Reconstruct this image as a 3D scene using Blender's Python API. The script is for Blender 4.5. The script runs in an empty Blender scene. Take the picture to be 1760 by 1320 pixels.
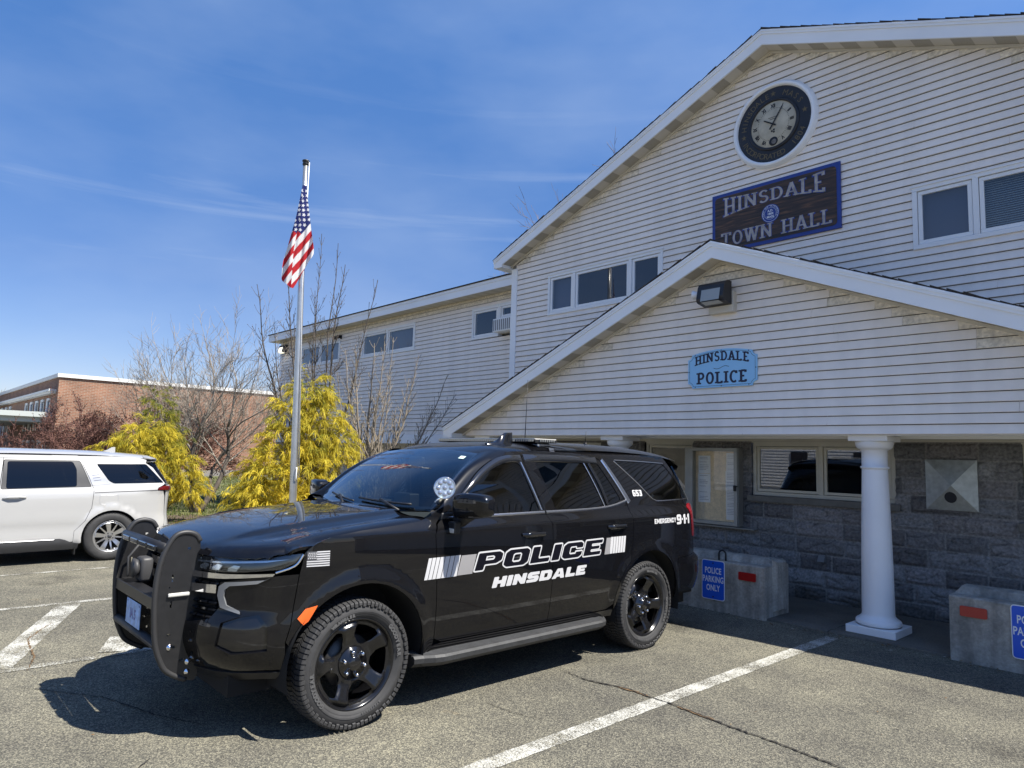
import bpy, bmesh, math, random
import numpy as np
from mathutils import Vector, Matrix, noise, geometry

random.seed(7)
R = math.radians
scene = bpy.context.scene
COL = scene.collection

# ------------------------------------------------------------------ camera, sky, sun, exposure
YAW, PITCH, ROLL, FPX, CAMH = 0.8263708, 0.1040436, 0.0294256, 1188.196, 1.757
_f = Vector((-math.sin(YAW)*math.cos(PITCH), math.cos(YAW)*math.cos(PITCH), math.sin(PITCH)))
_r = Vector((math.cos(YAW), math.sin(YAW), 0.0))
_u = _r.cross(_f)
_r2 = math.cos(ROLL)*_r + math.sin(ROLL)*_u
_u2 = -math.sin(ROLL)*_r + math.cos(ROLL)*_u
cam = bpy.data.cameras.new("camera")
cam.sensor_width = 36.0
cam.lens = 36.0*FPX/1760.0
cam.clip_start = 0.05
cam.clip_end = 2000.0
camo = bpy.data.objects.new("camera", cam)
COL.objects.link(camo)
m3 = Matrix((_r2, _u2, -_f)).transposed()
camo.matrix_world = Matrix.Translation((0, 0, CAMH)) @ m3.to_4x4()
scene.camera = camo

SUN = Vector((0.62, 0.25, 1.0)).normalized()
SUN_EL = math.asin(SUN.z)
SUN_AZ = math.atan2(SUN.x, SUN.y)
world = bpy.data.worlds.new("World")
scene.world = world
world.use_nodes = True
wn, wl = world.node_tree.nodes, world.node_tree.links
wn.clear()
w_out = wn.new('ShaderNodeOutputWorld')
w_bg = wn.new('ShaderNodeBackground')
w_sky = wn.new('ShaderNodeTexSky')
w_sky.sky_type = 'NISHITA'
w_sky.sun_disc = False
w_sky.sun_elevation = SUN_EL
w_sky.sun_rotation = SUN_AZ
w_sky.altitude = 400.0
w_sky.air_density = 1.0
w_sky.dust_density = 0.35
w_sky.ozone_density = 2.2
w_bg.inputs['Strength'].default_value = 0.092
# thin cirrus: stretched noise on the sky direction mixed over the sky colour
w_tc = wn.new('ShaderNodeTexCoord')
w_map = wn.new('ShaderNodeMapping')
w_map.inputs['Rotation'].default_value = (R(2), R(-2), R(60))
w_map.inputs['Scale'].default_value = (1.3, 1.3, 24.0)
w_no = wn.new('ShaderNodeTexNoise')
w_no.inputs['Scale'].default_value = 1.25
w_no.inputs['Detail'].default_value = 7.0
w_no.inputs['Roughness'].default_value = 0.55
w_no.inputs['Distortion'].default_value = 0.5
w_rmp = wn.new('ShaderNodeValToRGB')
w_rmp.color_ramp.elements[0].position = 0.60
w_rmp.color_ramp.elements[1].position = 1.0
w_sep = wn.new('ShaderNodeSeparateXYZ')
w_band = wn.new('ShaderNodeValToRGB')        # only low over the horizon
w_band.color_ramp.elements[0].position = 0.0
w_band.color_ramp.elements[0].color = (0.16, 0.16, 0.16, 1)
w_band.color_ramp.elements[1].position = 0.50
w_band.color_ramp.elements[1].color = (0.04, 0.04, 0.04, 1)
e = w_band.color_ramp.elements.new(0.27)
e.color = (0.50, 0.50, 0.50, 1)
w_mul = wn.new('ShaderNodeMath'); w_mul.operation = 'MULTIPLY'
w_hsv = wn.new('ShaderNodeHueSaturation')
w_hsv.inputs['Saturation'].default_value = 1.22
w_mix = wn.new('ShaderNodeMix'); w_mix.data_type = 'RGBA'
w_mix.inputs['B'].default_value = (4.4, 4.9, 5.6, 1)
wl.new(w_tc.outputs['Generated'], w_map.inputs['Vector'])
wl.new(w_map.outputs['Vector'], w_no.inputs['Vector'])
wl.new(w_no.outputs['Fac'], w_rmp.inputs['Fac'])
wl.new(w_tc.outputs['Generated'], w_sep.inputs['Vector'])
wl.new(w_sep.outputs['Z'], w_band.inputs['Fac'])
wl.new(w_rmp.outputs['Color'], w_mul.inputs[0])
wl.new(w_band.outputs['Color'], w_mul.inputs[1])
wl.new(w_mul.outputs[0], w_mix.inputs['Factor'])
wl.new(w_sky.outputs['Color'], w_hsv.inputs['Color'])
w_tone = wn.new('ShaderNodeValToRGB')        # deeper, less green towards the horizon
w_tone.color_ramp.elements[0].position = 0.0
w_tone.color_ramp.elements[0].color = (0.66, 0.60, 0.70, 1)
w_tone.color_ramp.elements[1].position = 0.55
w_tone.color_ramp.elements[1].color = (0.98, 1.0, 1.12, 1)
e2 = w_tone.color_ramp.elements.new(0.22)
e2.color = (0.74, 0.66, 0.77, 1)
w_tm = wn.new('ShaderNodeMix'); w_tm.data_type = 'RGBA'; w_tm.blend_type = 'MULTIPLY'
w_tm.inputs['Factor'].default_value = 1.0
wl.new(w_sep.outputs['Z'], w_tone.inputs['Fac'])
wl.new(w_hsv.outputs['Color'], w_tm.inputs['A'])
wl.new(w_tone.outputs['Color'], w_tm.inputs['B'])
wl.new(w_tm.outputs['Result'], w_mix.inputs['A'])
w_no2 = wn.new('ShaderNodeTexNoise')          # broad pale veil
w_no2.inputs['Scale'].default_value = 2.2
w_no2.inputs['Detail'].default_value = 5.0
w_map2 = wn.new('ShaderNodeMapping')
w_map2.inputs['Location'].default_value = (0.35, 0.1, 0.0)
w_map2.inputs['Scale'].default_value = (1.0, 1.0, 2.6)
w_r2 = wn.new('ShaderNodeMapRange')
w_r2.inputs['From Min'].default_value = 0.42; w_r2.inputs['From Max'].default_value = 0.85
w_r2.inputs['To Min'].default_value = 0.0; w_r2.inputs['To Max'].default_value = 0.34
w_mix2 = wn.new('ShaderNodeMix'); w_mix2.data_type = 'RGBA'
w_mix2.inputs['B'].default_value = (3.6, 4.3, 5.4, 1)
wl.new(w_tc.outputs['Generated'], w_map2.inputs['Vector'])
wl.new(w_map2.outputs['Vector'], w_no2.inputs['Vector'])
wl.new(w_no2.outputs['Fac'], w_r2.inputs['Value'])
wl.new(w_r2.outputs[0], w_mix2.inputs['Factor'])
wl.new(w_mix.outputs['Result'], w_mix2.inputs['A'])
wl.new(w_mix2.outputs['Result'], w_bg.inputs['Color'])
wl.new(w_bg.outputs['Background'], w_out.inputs['Surface'])

sun = bpy.data.lights.new("sun", 'SUN')
sun.energy = 4.9
sun.angle = R(0.5)
sun.color = (1.0, 0.95, 0.86)
suno = bpy.data.objects.new("sun", sun)
COL.objects.link(suno)
suno.rotation_euler = SUN.to_track_quat('Z', 'Y').to_euler()

scene.view_settings.view_transform = 'Standard'
scene.view_settings.look = 'None'
scene.view_settings.gamma = 1.0
scene.view_settings.exposure = 1.0
scene.cycles.max_bounces = 10
scene.cycles.transparent_max_bounces = 24
scene.cycles.sample_clamp_indirect = 6.0

# ------------------------------------------------------------------ materials
def mat(name, col, rough=0.5, metal=0.0, coat=0.0, coat_rough=0.03, spec=0.5, var=0.0, vscale=6.0,
        bump=0.0, bscale=60.0, trans=0.0, detail=4.0, emit=None, rvar=0.0, var2=0.0, v2scale=60.0, ior=1.5):
    m = bpy.data.materials.new(name)
    m.use_nodes = True
    nt = m.node_tree
    b = nt.nodes['Principled BSDF']
    b.inputs['Base Color'].default_value = (*col, 1)
    b.inputs['Roughness'].default_value = rough
    b.inputs['Metallic'].default_value = metal
    b.inputs['Specular IOR Level'].default_value = spec
    b.inputs['Coat Weight'].default_value = coat
    b.inputs['Coat Roughness'].default_value = coat_rough
    b.inputs['IOR'].default_value = ior
    if emit:
        b.inputs['Emission Color'].default_value = (*emit[:3], 1)
        b.inputs['Emission Strength'].default_value = emit[3]
    tc = None
    def tex():
        nonlocal tc
        if tc is None:
            tc = nt.nodes.new('ShaderNodeTexCoord')
        return tc.outputs['Object']
    def nz(scale, det=detail):
        n = nt.nodes.new('ShaderNodeTexNoise')
        n.inputs['Scale'].default_value = scale
        n.inputs['Detail'].default_value = det
        nt.links.new(tex(), n.inputs['Vector'])
        return n
    last = None
    if var > 0 or var2 > 0:
        for amt, sc in ((var, vscale), (var2, v2scale)):
            if amt <= 0:
                continue
            n = nz(sc)
            mr = nt.nodes.new('ShaderNodeMapRange')
            mr.inputs['From Min'].default_value = 0.28
            mr.inputs['From Max'].default_value = 0.72
            mr.inputs['To Min'].default_value = 1-amt
            mr.inputs['To Max'].default_value = 1+amt
            nt.links.new(n.outputs['Fac'], mr.inputs['Value'])
            mx = nt.nodes.new('ShaderNodeVectorMath'); mx.operation = 'SCALE'
            if last is None:
                mx.inputs[0].default_value = col
            else:
                nt.links.new(last, mx.inputs[0])
            nt.links.new(mr.outputs[0], mx.inputs['Scale'])
            last = mx.outputs[0]
        nt.links.new(last, b.inputs['Base Color'])
    if rvar > 0:
        n = nz(9.0)
        mr = nt.nodes.new('ShaderNodeMapRange')
        mr.inputs['From Min'].default_value = 0.3; mr.inputs['From Max'].default_value = 0.7
        mr.inputs['To Min'].default_value = max(0, rough-rvar); mr.inputs['To Max'].default_value = rough+rvar
        nt.links.new(n.outputs['Fac'], mr.inputs['Value'])
        nt.links.new(mr.outputs[0], b.inputs['Roughness'])
    if bump > 0:
        n = nz(bscale, 3.0)
        bp = nt.nodes.new('ShaderNodeBump')
        bp.inputs['Strength'].default_value = bump
        bp.inputs['Distance'].default_value = 0.01
        nt.links.new(n.outputs['Fac'], bp.inputs['Height'])
        nt.links.new(bp.outputs['Normal'], b.inputs['Normal'])
    return m

def glass_mat(name, tint, rough=0.0, ior=1.5, refl=1.0):
    """clear sheet: fresnel mirror over tinted transparency"""
    m = bpy.data.materials.new(name)
    m.use_nodes = True
    nt = m.node_tree
    nt.nodes.clear()
    out = nt.nodes.new('ShaderNodeOutputMaterial')
    mix = nt.nodes.new('ShaderNodeMixShader')
    tr = nt.nodes.new('ShaderNodeBsdfTransparent')
    tr.inputs['Color'].default_value = (*tint, 1)
    gl = nt.nodes.new('ShaderNodeBsdfGlossy')
    gl.inputs['Roughness'].default_value = rough
    gl.inputs['Color'].default_value = (refl, refl, refl, 1)
    # schlick term from the angle alone, so it holds for either side of the sheet
    f0 = ((ior-1)/(ior+1))**2
    ge = nt.nodes.new('ShaderNodeNewGeometry')
    dt = nt.nodes.new('ShaderNodeVectorMath'); dt.operation = 'DOT_PRODUCT'
    nt.links.new(ge.outputs['Incoming'], dt.inputs[0]); nt.links.new(ge.outputs['Normal'], dt.inputs[1])
    def mth(op, a=None, b=None):
        q = nt.nodes.new('ShaderNodeMath'); q.operation = op; q.use_clamp = op in ('SUBTRACT',)
        for i, w in enumerate((a, b)):
            if w is None: continue
            if isinstance(w, (int, float)): q.inputs[i].default_value = w
            else: nt.links.new(w, q.inputs[i])
        return q.outputs[0]
    c = mth('ABSOLUTE', dt.outputs['Value'])
    c = mth('SUBTRACT', 1.0, c)
    c = mth('POWER', c, 5.0)
    c = mth('MULTIPLY_ADD', c, (1-f0))
    c.node.inputs[2].default_value = f0
    c = mth('MULTIPLY', c, 1.7)          # both faces of the sheet
    c.node.use_clamp = True
    nt.links.new(c, mix.inputs['Fac'])
    nt.links.new(tr.outputs[0], mix.inputs[1])
    nt.links.new(gl.outputs[0], mix.inputs[2])
    nt.links.new(mix.outputs[0], out.inputs['Surface'])
    return m

def leaf_mat(name, attr=True, col=(0.3, 0.3, 0.05), transl=0.35, rough=0.6):
    m = bpy.data.materials.new(name)
    m.use_nodes = True
    nt = m.node_tree
    b = nt.nodes['Principled BSDF']
    b.inputs['Roughness'].default_value = rough
    b.inputs['Specular IOR Level'].default_value = 0.25
    out = nt.nodes['Material Output']
    tl = nt.nodes.new('ShaderNodeBsdfTranslucent')
    mix = nt.nodes.new('ShaderNodeMixShader')
    mix.inputs['Fac'].default_value = transl
    if attr:
        a = nt.nodes.new('ShaderNodeAttribute')
        a.attribute_name = 'tint'
        nt.links.new(a.outputs['Color'], b.inputs['Base Color'])
        nt.links.new(a.outputs['Color'], tl.inputs['Color'])
    else:
        b.inputs['Base Color'].default_value = (*col, 1)
        tl.inputs['Color'].default_value = (*col, 1)
    nt.links.new(b.outputs[0], mix.inputs[1])
    nt.links.new(tl.outputs[0], mix.inputs[2])
    nt.links.new(mix.outputs[0], out.inputs['Surface'])
    return m

def attr_mat(name, rough=0.7, transl=0.0):
    return leaf_mat(name, True, transl=transl, rough=rough)

# ------------------------------------------------------------------ mesh helpers
class MB:
    """collects shapes, then links them as ONE mesh object"""
    def __init__(self):
        self.v, self.f, self.mi, self.sm, self.tint = [], [], [], [], []
        self.cur = 0; self.smooth = False; self.c = None
    def add(self, vs, fs):
        o = len(self.v)
        self.v += [tuple(p) for p in vs]
        for f in fs:
            self.f.append([o+i for i in f]); self.mi.append(self.cur); self.sm.append(self.smooth)
        if self.c is not None:
            self.tint += [self.c]*len(vs)
        return o
    def box(self, x0, x1, y0, y1, z0, z1, ch=0.0):
        if ch > 0:
            bm = bmesh.new()
            bmesh.ops.create_cube(bm, size=1.0)
            for v in bm.verts:
                v.co = Vector(((x0+x1)/2+v.co.x*(x1-x0), (y0+y1)/2+v.co.y*(y1-y0), (z0+z1)/2+v.co.z*(z1-z0)))
            bmesh.ops.bevel(bm, geom=bm.edges[:], offset=ch, segments=2, affect='EDGES', profile=0.5)
            self.addbm(bm); return
        vs = [(x0,y0,z0),(x1,y0,z0),(x1,y1,z0),(x0,y1,z0),(x0,y0,z1),(x1,y0,z1),(x1,y1,z1),(x0,y1,z1)]
        self.add(vs, [(3,2,1,0),(4,5,6,7),(0,1,5,4),(1,2,6,5),(2,3,7,6),(3,0,4,7)])
    def addbm(self, bm, mtx=None):
        if mtx is not None:
            bm.transform(mtx)
        bm.verts.index_update()
        self.add([v.co[:] for v in bm.verts], [[v.index for v in f.verts] for f in bm.faces])
        bm.free()
    def prism(self, pts, axis, a, b, fn=None):
        """2-D outline extruded along an axis: axis 'y' -> pts are (x,z); 'x' -> (y,z); 'z' -> (x,y)"""
        def P(p, t):
            if axis == 'y': q = (p[0], t, p[1])
            elif axis == 'x': q = (t, p[0], p[1])
            else: q = (p[0], p[1], t)
            return fn(q) if fn else q
        n = len(pts)
        area = sum(pts[i][0]*pts[(i+1) % n][1]-pts[(i+1) % n][0]*pts[i][1] for i in range(n))
        vs = [P(p, a) for p in pts]+[P(p, b) for p in pts]
        tris = geometry.tessellate_polygon([[Vector((p[0], p[1], 0)) for p in pts]])
        fs = []
        for t in tris:
            fs.append(tuple(t)); fs.append(tuple(n+i for i in reversed(t)))
        for i in range(n):
            j = (i+1) % n
            fs.append((i, j, n+j, n+i))
        self.add(vs, fs)
    def tube(self, pts, rad, n=8, cap=True):
        pts = [Vector(p) for p in pts]
        if not isinstance(rad, (list, tuple)):
            rad = [rad]*len(pts)
        vs, fs = [], []
        up = None
        for i, p in enumerate(pts):
            t = (pts[min(i+1, len(pts)-1)]-pts[max(i-1, 0)])
            if t.length < 1e-9: t = Vector((0, 0, 1))
            t.normalize()
            if up is None:
                up = t.orthogonal().normalized()
            else:
                up = (up - t*up.dot(t))
                up = up.normalized() if up.length > 1e-6 else t.orthogonal().normalized()
            s = t.cross(up)
            for k in range(n):
                a = 2*math.pi*k/n
                vs.append(p+(up*math.cos(a)+s*math.sin(a))*rad[i])
        for i in range(len(pts)-1):
            for k in range(n):
                k2 = (k+1) % n
                fs.append((i*n+k, i*n+k2, (i+1)*n+k2, (i+1)*n+k))
        if cap:
            fs.append(tuple(range(n-1, -1, -1)))
            fs.append(tuple((len(pts)-1)*n+k for k in range(n)))
        self.add(vs, fs)
    def lathe(self, prof, n=32, origin=(0, 0, 0), axis='z', a0=0.0, a1=2*math.pi):
        """prof: list of (r, h)"""
        full = abs(a1-a0-2*math.pi) < 1e-6
        m = n if full else n+1
        vs, fs = [], []
        for r, h in prof:
            for k in range(m):
                a = a0+(a1-a0)*k/n
                c, s = r*math.cos(a), r*math.sin(a)
                if axis == 'z': q = (c, s, h)
                elif axis == 'x': q = (h, c, s)
                else: q = (s, h, c)
                vs.append((origin[0]+q[0], origin[1]+q[1], origin[2]+q[2]))
        for i in range(len(prof)-1):
            for k in range(n):
                k2 = (k+1) % m
                fs.append((i*m+k, i*m+k2, (i+1)*m+k2, (i+1)*m+k))
        self.add(vs, fs)
    def grid(self, rows):
        """rows: list of equally long lists of points"""
        n = len(rows[0])
        vs = [p for r in rows for p in r]
        fs = [(i*n+k, i*n+k+1, (i+1)*n+k+1, (i+1)*n+k) for i in range(len(rows)-1) for k in range(n-1)]
        self.add(vs, fs)
    def build(self, name, mats, parent=None, fix=True):
        me = bpy.data.meshes.new(name)
        me.from_pydata(self.v, [], self.f)
        if not isinstance(mats, (list, tuple)):
            mats = [mats]
        for m in mats:
            me.materials.append(m)
        me.polygons.foreach_set('material_index', self.mi)
        me.polygons.foreach_set('use_smooth', self.sm)
        if fix:
            bm = bmesh.new(); bm.from_mesh(me)
            bmesh.ops.recalc_face_normals(bm, faces=bm.faces[:])
            bm.to_mesh(me); bm.free()
        if self.tint and len(self.tint) == len(self.v):
            at = me.color_attributes.new('tint', 'FLOAT_COLOR', 'POINT')
            at.data.foreach_set('color', np.array([(*c, 1.0) for c in self.tint], dtype=np.float32).ravel())
        me.update()
        return link(name, me, parent)

def link(name, me, parent=None):
    o = bpy.data.objects.new(name, me)
    COL.objects.link(o)
    if parent is not None:
        o.parent = parent
        if parent.get('keep_world'):
            o.matrix_parent_inverse = Matrix.Translation(-Vector(parent.get('origin')))
    return o

def thing(name, label, cat, loc=(0, 0, 0), group=None, local=False):
    """an Empty at the thing's base; parts are given in world coordinates unless local"""
    o = bpy.data.objects.new(name, None)
    COL.objects.link(o)
    o.location = loc
    o.empty_display_size = 0.2
    o['label'] = label; o['category'] = cat
    if group: o['group'] = group
    if not local:
        o['keep_world'] = True; o['origin'] = list(loc)
    return o

def sub(parent, o):
    """parent o (already built in world or local coordinates) under a mesh part"""
    o.parent = parent
    return o

def tag(o, label, cat, group=None, kind=None):
    o['label'] = label; o['category'] = cat
    if group: o['group'] = group
    if kind: o['kind'] = kind
    return o

def struct(o):
    o['kind'] = 'structure'
    return o

def hermite(xs, ys):
    xs = list(map(float, xs)); ys = list(map(float, ys)); n = len(xs)
    d = [(ys[i+1]-ys[i])/(xs[i+1]-xs[i]) for i in range(n-1)]
    m = [d[0]]
    for i in range(1, n-1):
        if d[i-1]*d[i] <= 0:
            m.append(0.0)
        else:
            m.append(2*d[i-1]*d[i]/(d[i-1]+d[i]))
    m.append(d[-1])
    def f(x):
        if x <= xs[0]: return ys[0]+m[0]*(x-xs[0])
        if x >= xs[-1]: return ys[-1]+m[-1]*(x-xs[-1])
        lo, hi = 0, n-1
        while hi-lo > 1:
            k = (lo+hi)//2
            if xs[k] <= x: lo = k
            else: hi = k
        h = xs[lo+1]-xs[lo]; t = (x-xs[lo])/h
        return ((2*t**3-3*t*t+1)*ys[lo]+(t**3-2*t*t+t)*h*m[lo]+(-2*t**3+3*t*t)*ys[lo+1]+(t**3-t*t)*h*m[lo+1])
    return f

def sstep(a, b, x):
    t = min(1.0, max(0.0, (x-a)/(b-a)))
    return t*t*(3-2*t)

def round_poly(pts, r, seg=4):
    """round the corners of a 2-D outline; r is one radius or one per corner"""
    n = len(pts); out = []
    for i in range(n):
        p0, p1, p2 = Vector(pts[i-1][:2]), Vector(pts[i][:2]), Vector(pts[(i+1) % n][:2])
        rr = r[i] if isinstance(r, (list, tuple)) else r
        a, b = p0-p1, p2-p1
        if rr <= 0 or a.length < 1e-6 or b.length < 1e-6:
            out.append((p1.x, p1.y)); continue
        L = min(rr, a.length*0.45, b.length*0.45)
        a.normalize(); b.normalize()
        if abs(a.dot(b)) > 0.995:
            out.append((p1.x, p1.y)); continue
        q0, q2 = p1+a*L, p1+b*L
        for k in range(seg+1):
            t = k/seg
            q = q0*(1-t)**2+p1*2*t*(1-t)+q2*t*t
            out.append((q.x, q.y))
    return out

def smooth_open(pts, n=6):
    """catmull-rom through open 2-D or 3-D points"""
    P = [Vector(p) for p in pts]; out = []
    for i in range(len(P)-1):
        p0 = P[i-1] if i > 0 else P[i]*2-P[i+1]
        p3 = P[i+2] if i+2 < len(P) else P[i+1]*2-P[i]
        p1, p2 = P[i], P[i+1]
        for k in range(n):
            t = k/n
            out.append(tuple(0.5*((2*p1)+(p2-p0)*t+(2*p0-5*p1+4*p2-p3)*t*t+(3*p1-p0-3*p2+p3)*t**3)))
    out.append(tuple(P[-1]))
    return out

def inset(pts, d):
    n = len(pts)
    area = sum(pts[i][0]*pts[(i+1) % n][1]-pts[(i+1) % n][0]*pts[i][1] for i in range(n))
    sg = 1 if area > 0 else -1
    out = []
    for i in range(n):
        a = Vector(pts[i])-Vector(pts[i-1]); b = Vector(pts[(i+1) % n])-Vector(pts[i])
        na = Vector((-a.y, a.x)).normalized() if a.length > 1e-9 else Vector((0, 0))
        nb = Vector((-b.y, b.x)).normalized() if b.length > 1e-9 else Vector((0, 0))
        nn = na+nb
        if nn.length < 1e-6: nn = na
        nn.normalize()
        c = max(0.4, nn.dot(na))
        out.append((pts[i][0]+sg*nn.x*d/c, pts[i][1]+sg*nn.y*d/c))
    return out

def inside(px, py, poly):
    c = np.zeros(len(px), bool)
    n = len(poly)
    for i in range(n):
        x0, y0 = poly[i]; x1, y1 = poly[(i+1) % n]
        if y0 == y1: continue
        cond = ((y0 > py) != (y1 > py)) & (px < (x1-x0)*(py-y0)/(y1-y0)+x0)
        c ^= cond
    return c

def resample(poly, res):
    out = []
    n = len(poly)
    for i in range(n):
        a, b = Vector(poly[i]), Vector(poly[(i+1) % n])
        L = (b-a).length
        if L < 1e-5: continue
        k = max(1, int(math.ceil(L/res)))
        for j in range(k):
            q = a.lerp(b, j/k); out.append((q.x, q.y))
    return out

def fill2d(outer, holes, res):
    """triangles filling an outline with holes, points no further apart than res"""
    loops = [resample(outer, res)]+[resample(h, res) for h in holes]
    B = np.array([p for l in loops for p in l])
    x0, y0 = B.min(0); x1, y1 = B.max(0)
    gx, gy = np.meshgrid(np.arange(x0+res/2, x1, res), np.arange(y0+res/2, y1, res))
    gx = gx + (np.arange(gx.shape[0]) % 2)[:, None]*res*0.5
    gx, gy = gx.ravel(), gy.ravel()
    if len(gx):
        k = inside(gx, gy, loops[0])
        for h in loops[1:]:
            k &= ~inside(gx, gy, h)
        gx, gy = gx[k], gy[k]
    if len(gx):
        keep = np.ones(len(gx), bool)
        for s in range(0, len(gx), 2000):
            d = (gx[s:s+2000, None]-B[None, :, 0])**2+(gy[s:s+2000, None]-B[None, :, 1])**2
            keep[s:s+2000] = d.min(1) > (0.55*res)**2
        gx, gy = gx[keep], gy[keep]
    vs = [Vector(p) for p in B]+[Vector((a, b)) for a, b in zip(gx, gy)]
    ed = []; o = 0
    for l in loops:
        n = len(l)
        ed += [(o+i, o+(i+1) % n) for i in range(n)]
        o += n
    ov, oe, of, _, _, _ = geometry.delaunay_2d_cdt(vs, ed, [], 0, 1e-6)
    P = np.array([(v.x, v.y) for v in ov])
    T = np.array([f for f in of if len(f) == 3])
    cen = P[T].mean(1)
    k = inside(cen[:, 0], cen[:, 1], loops[0])
    for h in loops[1:]:
        k &= ~inside(cen[:, 0], cen[:, 1], h)
    T = T[k]
    # boundary edges
    cnt = {}
    for t in T:
        for a, b in ((t[0], t[1]), (t[1], t[2]), (t[2], t[0])):
            cnt[(a, b)] = 1
    bnd = [(a, b) for (a, b) in cnt if (b, a) not in cnt]
    return P, T, bnd

def panel(name, outer, fn, m, parent=None, holes=(), res=0.04, thick=0.012, gap=0.0, lift=0.0, mirror=False, soft=0.0012):
    """sheet with rolled edges cut to an outline and laid on the surface fn(u,v)->(x,y,z)"""
    if gap:
        outer = inset(outer, gap)
        holes = [inset(h, -gap) for h in holes]
    P, T, bnd = fill2d(outer, holes, res)
    sg = -1.0 if mirror else 1.0
    pts, nrm = [], []
    e = 0.004
    for u, v in P:
        p = Vector(fn(u, v))
        du = Vector(fn(u+e, v))-Vector(fn(u-e, v)); dv = Vector(fn(u, v+e))-Vector(fn(u, v-e))
        n = du.cross(dv)
        n = n.normalized() if n.length > 1e-12 else Vector((1, 0, 0))
        pts.append(p+n*lift); nrm.append(n)
    bset = {a for a, b in bnd} | {b for a, b in bnd}
    V = [pts[i]-(nrm[i]*soft if (i in bset and thick > 0) else Vector()) for i in range(len(pts))]
    N = list(nrm)
    F = [tuple(int(i) for i in t) for t in T]
    if thick > 0:
        mp = {}
        for i in bset:
            mp[i] = (len(V), len(V)+1)
            V.append(V[i].copy()); V.append(pts[i]-nrm[i]*thick)
            N.append(nrm[i]); N.append(nrm[i])
        for a, b in bnd:
            F.append((mp[b][0], mp[a][0], mp[a][1], mp[b][1]))
            s = (V[mp[b][0]]-V[mp[a][0]]).cross(nrm[a])
            if s.length > 1e-9:
                s.normalize()
                for k in (*mp[a], *mp[b]): N[k] = s
    if mirror:
        V = [Vector((-p.x, p.y, p.z)) for p in V]
        N = [Vector((-n.x, n.y, n.z)) for n in N]
        F = [tuple(reversed(f)) for f in F]
    me = bpy.data.meshes.new(name)
    me.from_pydata([v[:] for v in V], [], F)
    me.materials.append(m)
    me.polygons.foreach_set('use_smooth', [True]*len(F))
    me.update()
    me.normals_split_custom_set_from_vertices([n.normalized()[:] if n.length > 1e-9 else (0, 0, 1) for n in N])
    return link(name, me, parent)

# ------------------------------------------------------------------ lettering
def text_mesh(txt, size, bold=0.0, shear=0.0, align='CENTER', xscale=1.0, spacing=1.0):
    """built-in font outlines as flat triangles: list of (x,y), faces"""
    cu = bpy.data.curves.new('lettering', 'FONT')
    cu.body = txt; cu.size = size; cu.offset = bold; cu.shear = shear
    cu.align_x = align; cu.space_character = spacing
    cu.resolution_u = 3
    o = bpy.data.objects.new('lettering', cu)
    COL.objects.link(o)
    dg = bpy.context.evaluated_depsgraph_get()
    me = o.evaluated_get(dg).to_mesh()
    vs = [(v.co.x*xscale, v.co.y) for v in me.vertices]
    fs = [tuple(p.vertices) for p in me.polygons]
    o.evaluated_get(dg).to_mesh_clear()
    bpy.data.objects.remove(o); bpy.data.curves.remove(cu)
    return vs, fs

def put_text(mb, txt, size, fn, **k):
    vs, fs = text_mesh(txt, size, **k)
    mb.add([fn(x, y) for x, y in vs], fs)

def stroke_poly(pts, t0, t1=None):
    """ribbon polygon quads along a polyline"""
    t1 = t0 if t1 is None else t1
    P = [Vector(p) for p in pts]; L, Rr = [], []
    for i, p in enumerate(P):
        d = P[min(i+1, len(P)-1)]-P[max(i-1, 0)]
        d.normalize(); n = Vector((-d.y, d.x))
        a = i/(len(P)-1)
        # contrast: vertical strokes thick, horizontal strokes thin
        t = (t0*abs(d.y)+t1*abs(d.x))/(abs(d.x)+abs(d.y))
        L.append(p+n*t/2); Rr.append(p-n*t/2)
    return L, Rr

def arc(cx, cy, rx, ry, a0, a1, n=14):
    return [(cx+rx*math.cos(R(a0+(a1-a0)*i/n)), cy+ry*math.sin(R(a0+(a1-a0)*i/n))) for i in range(n+1)]

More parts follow.
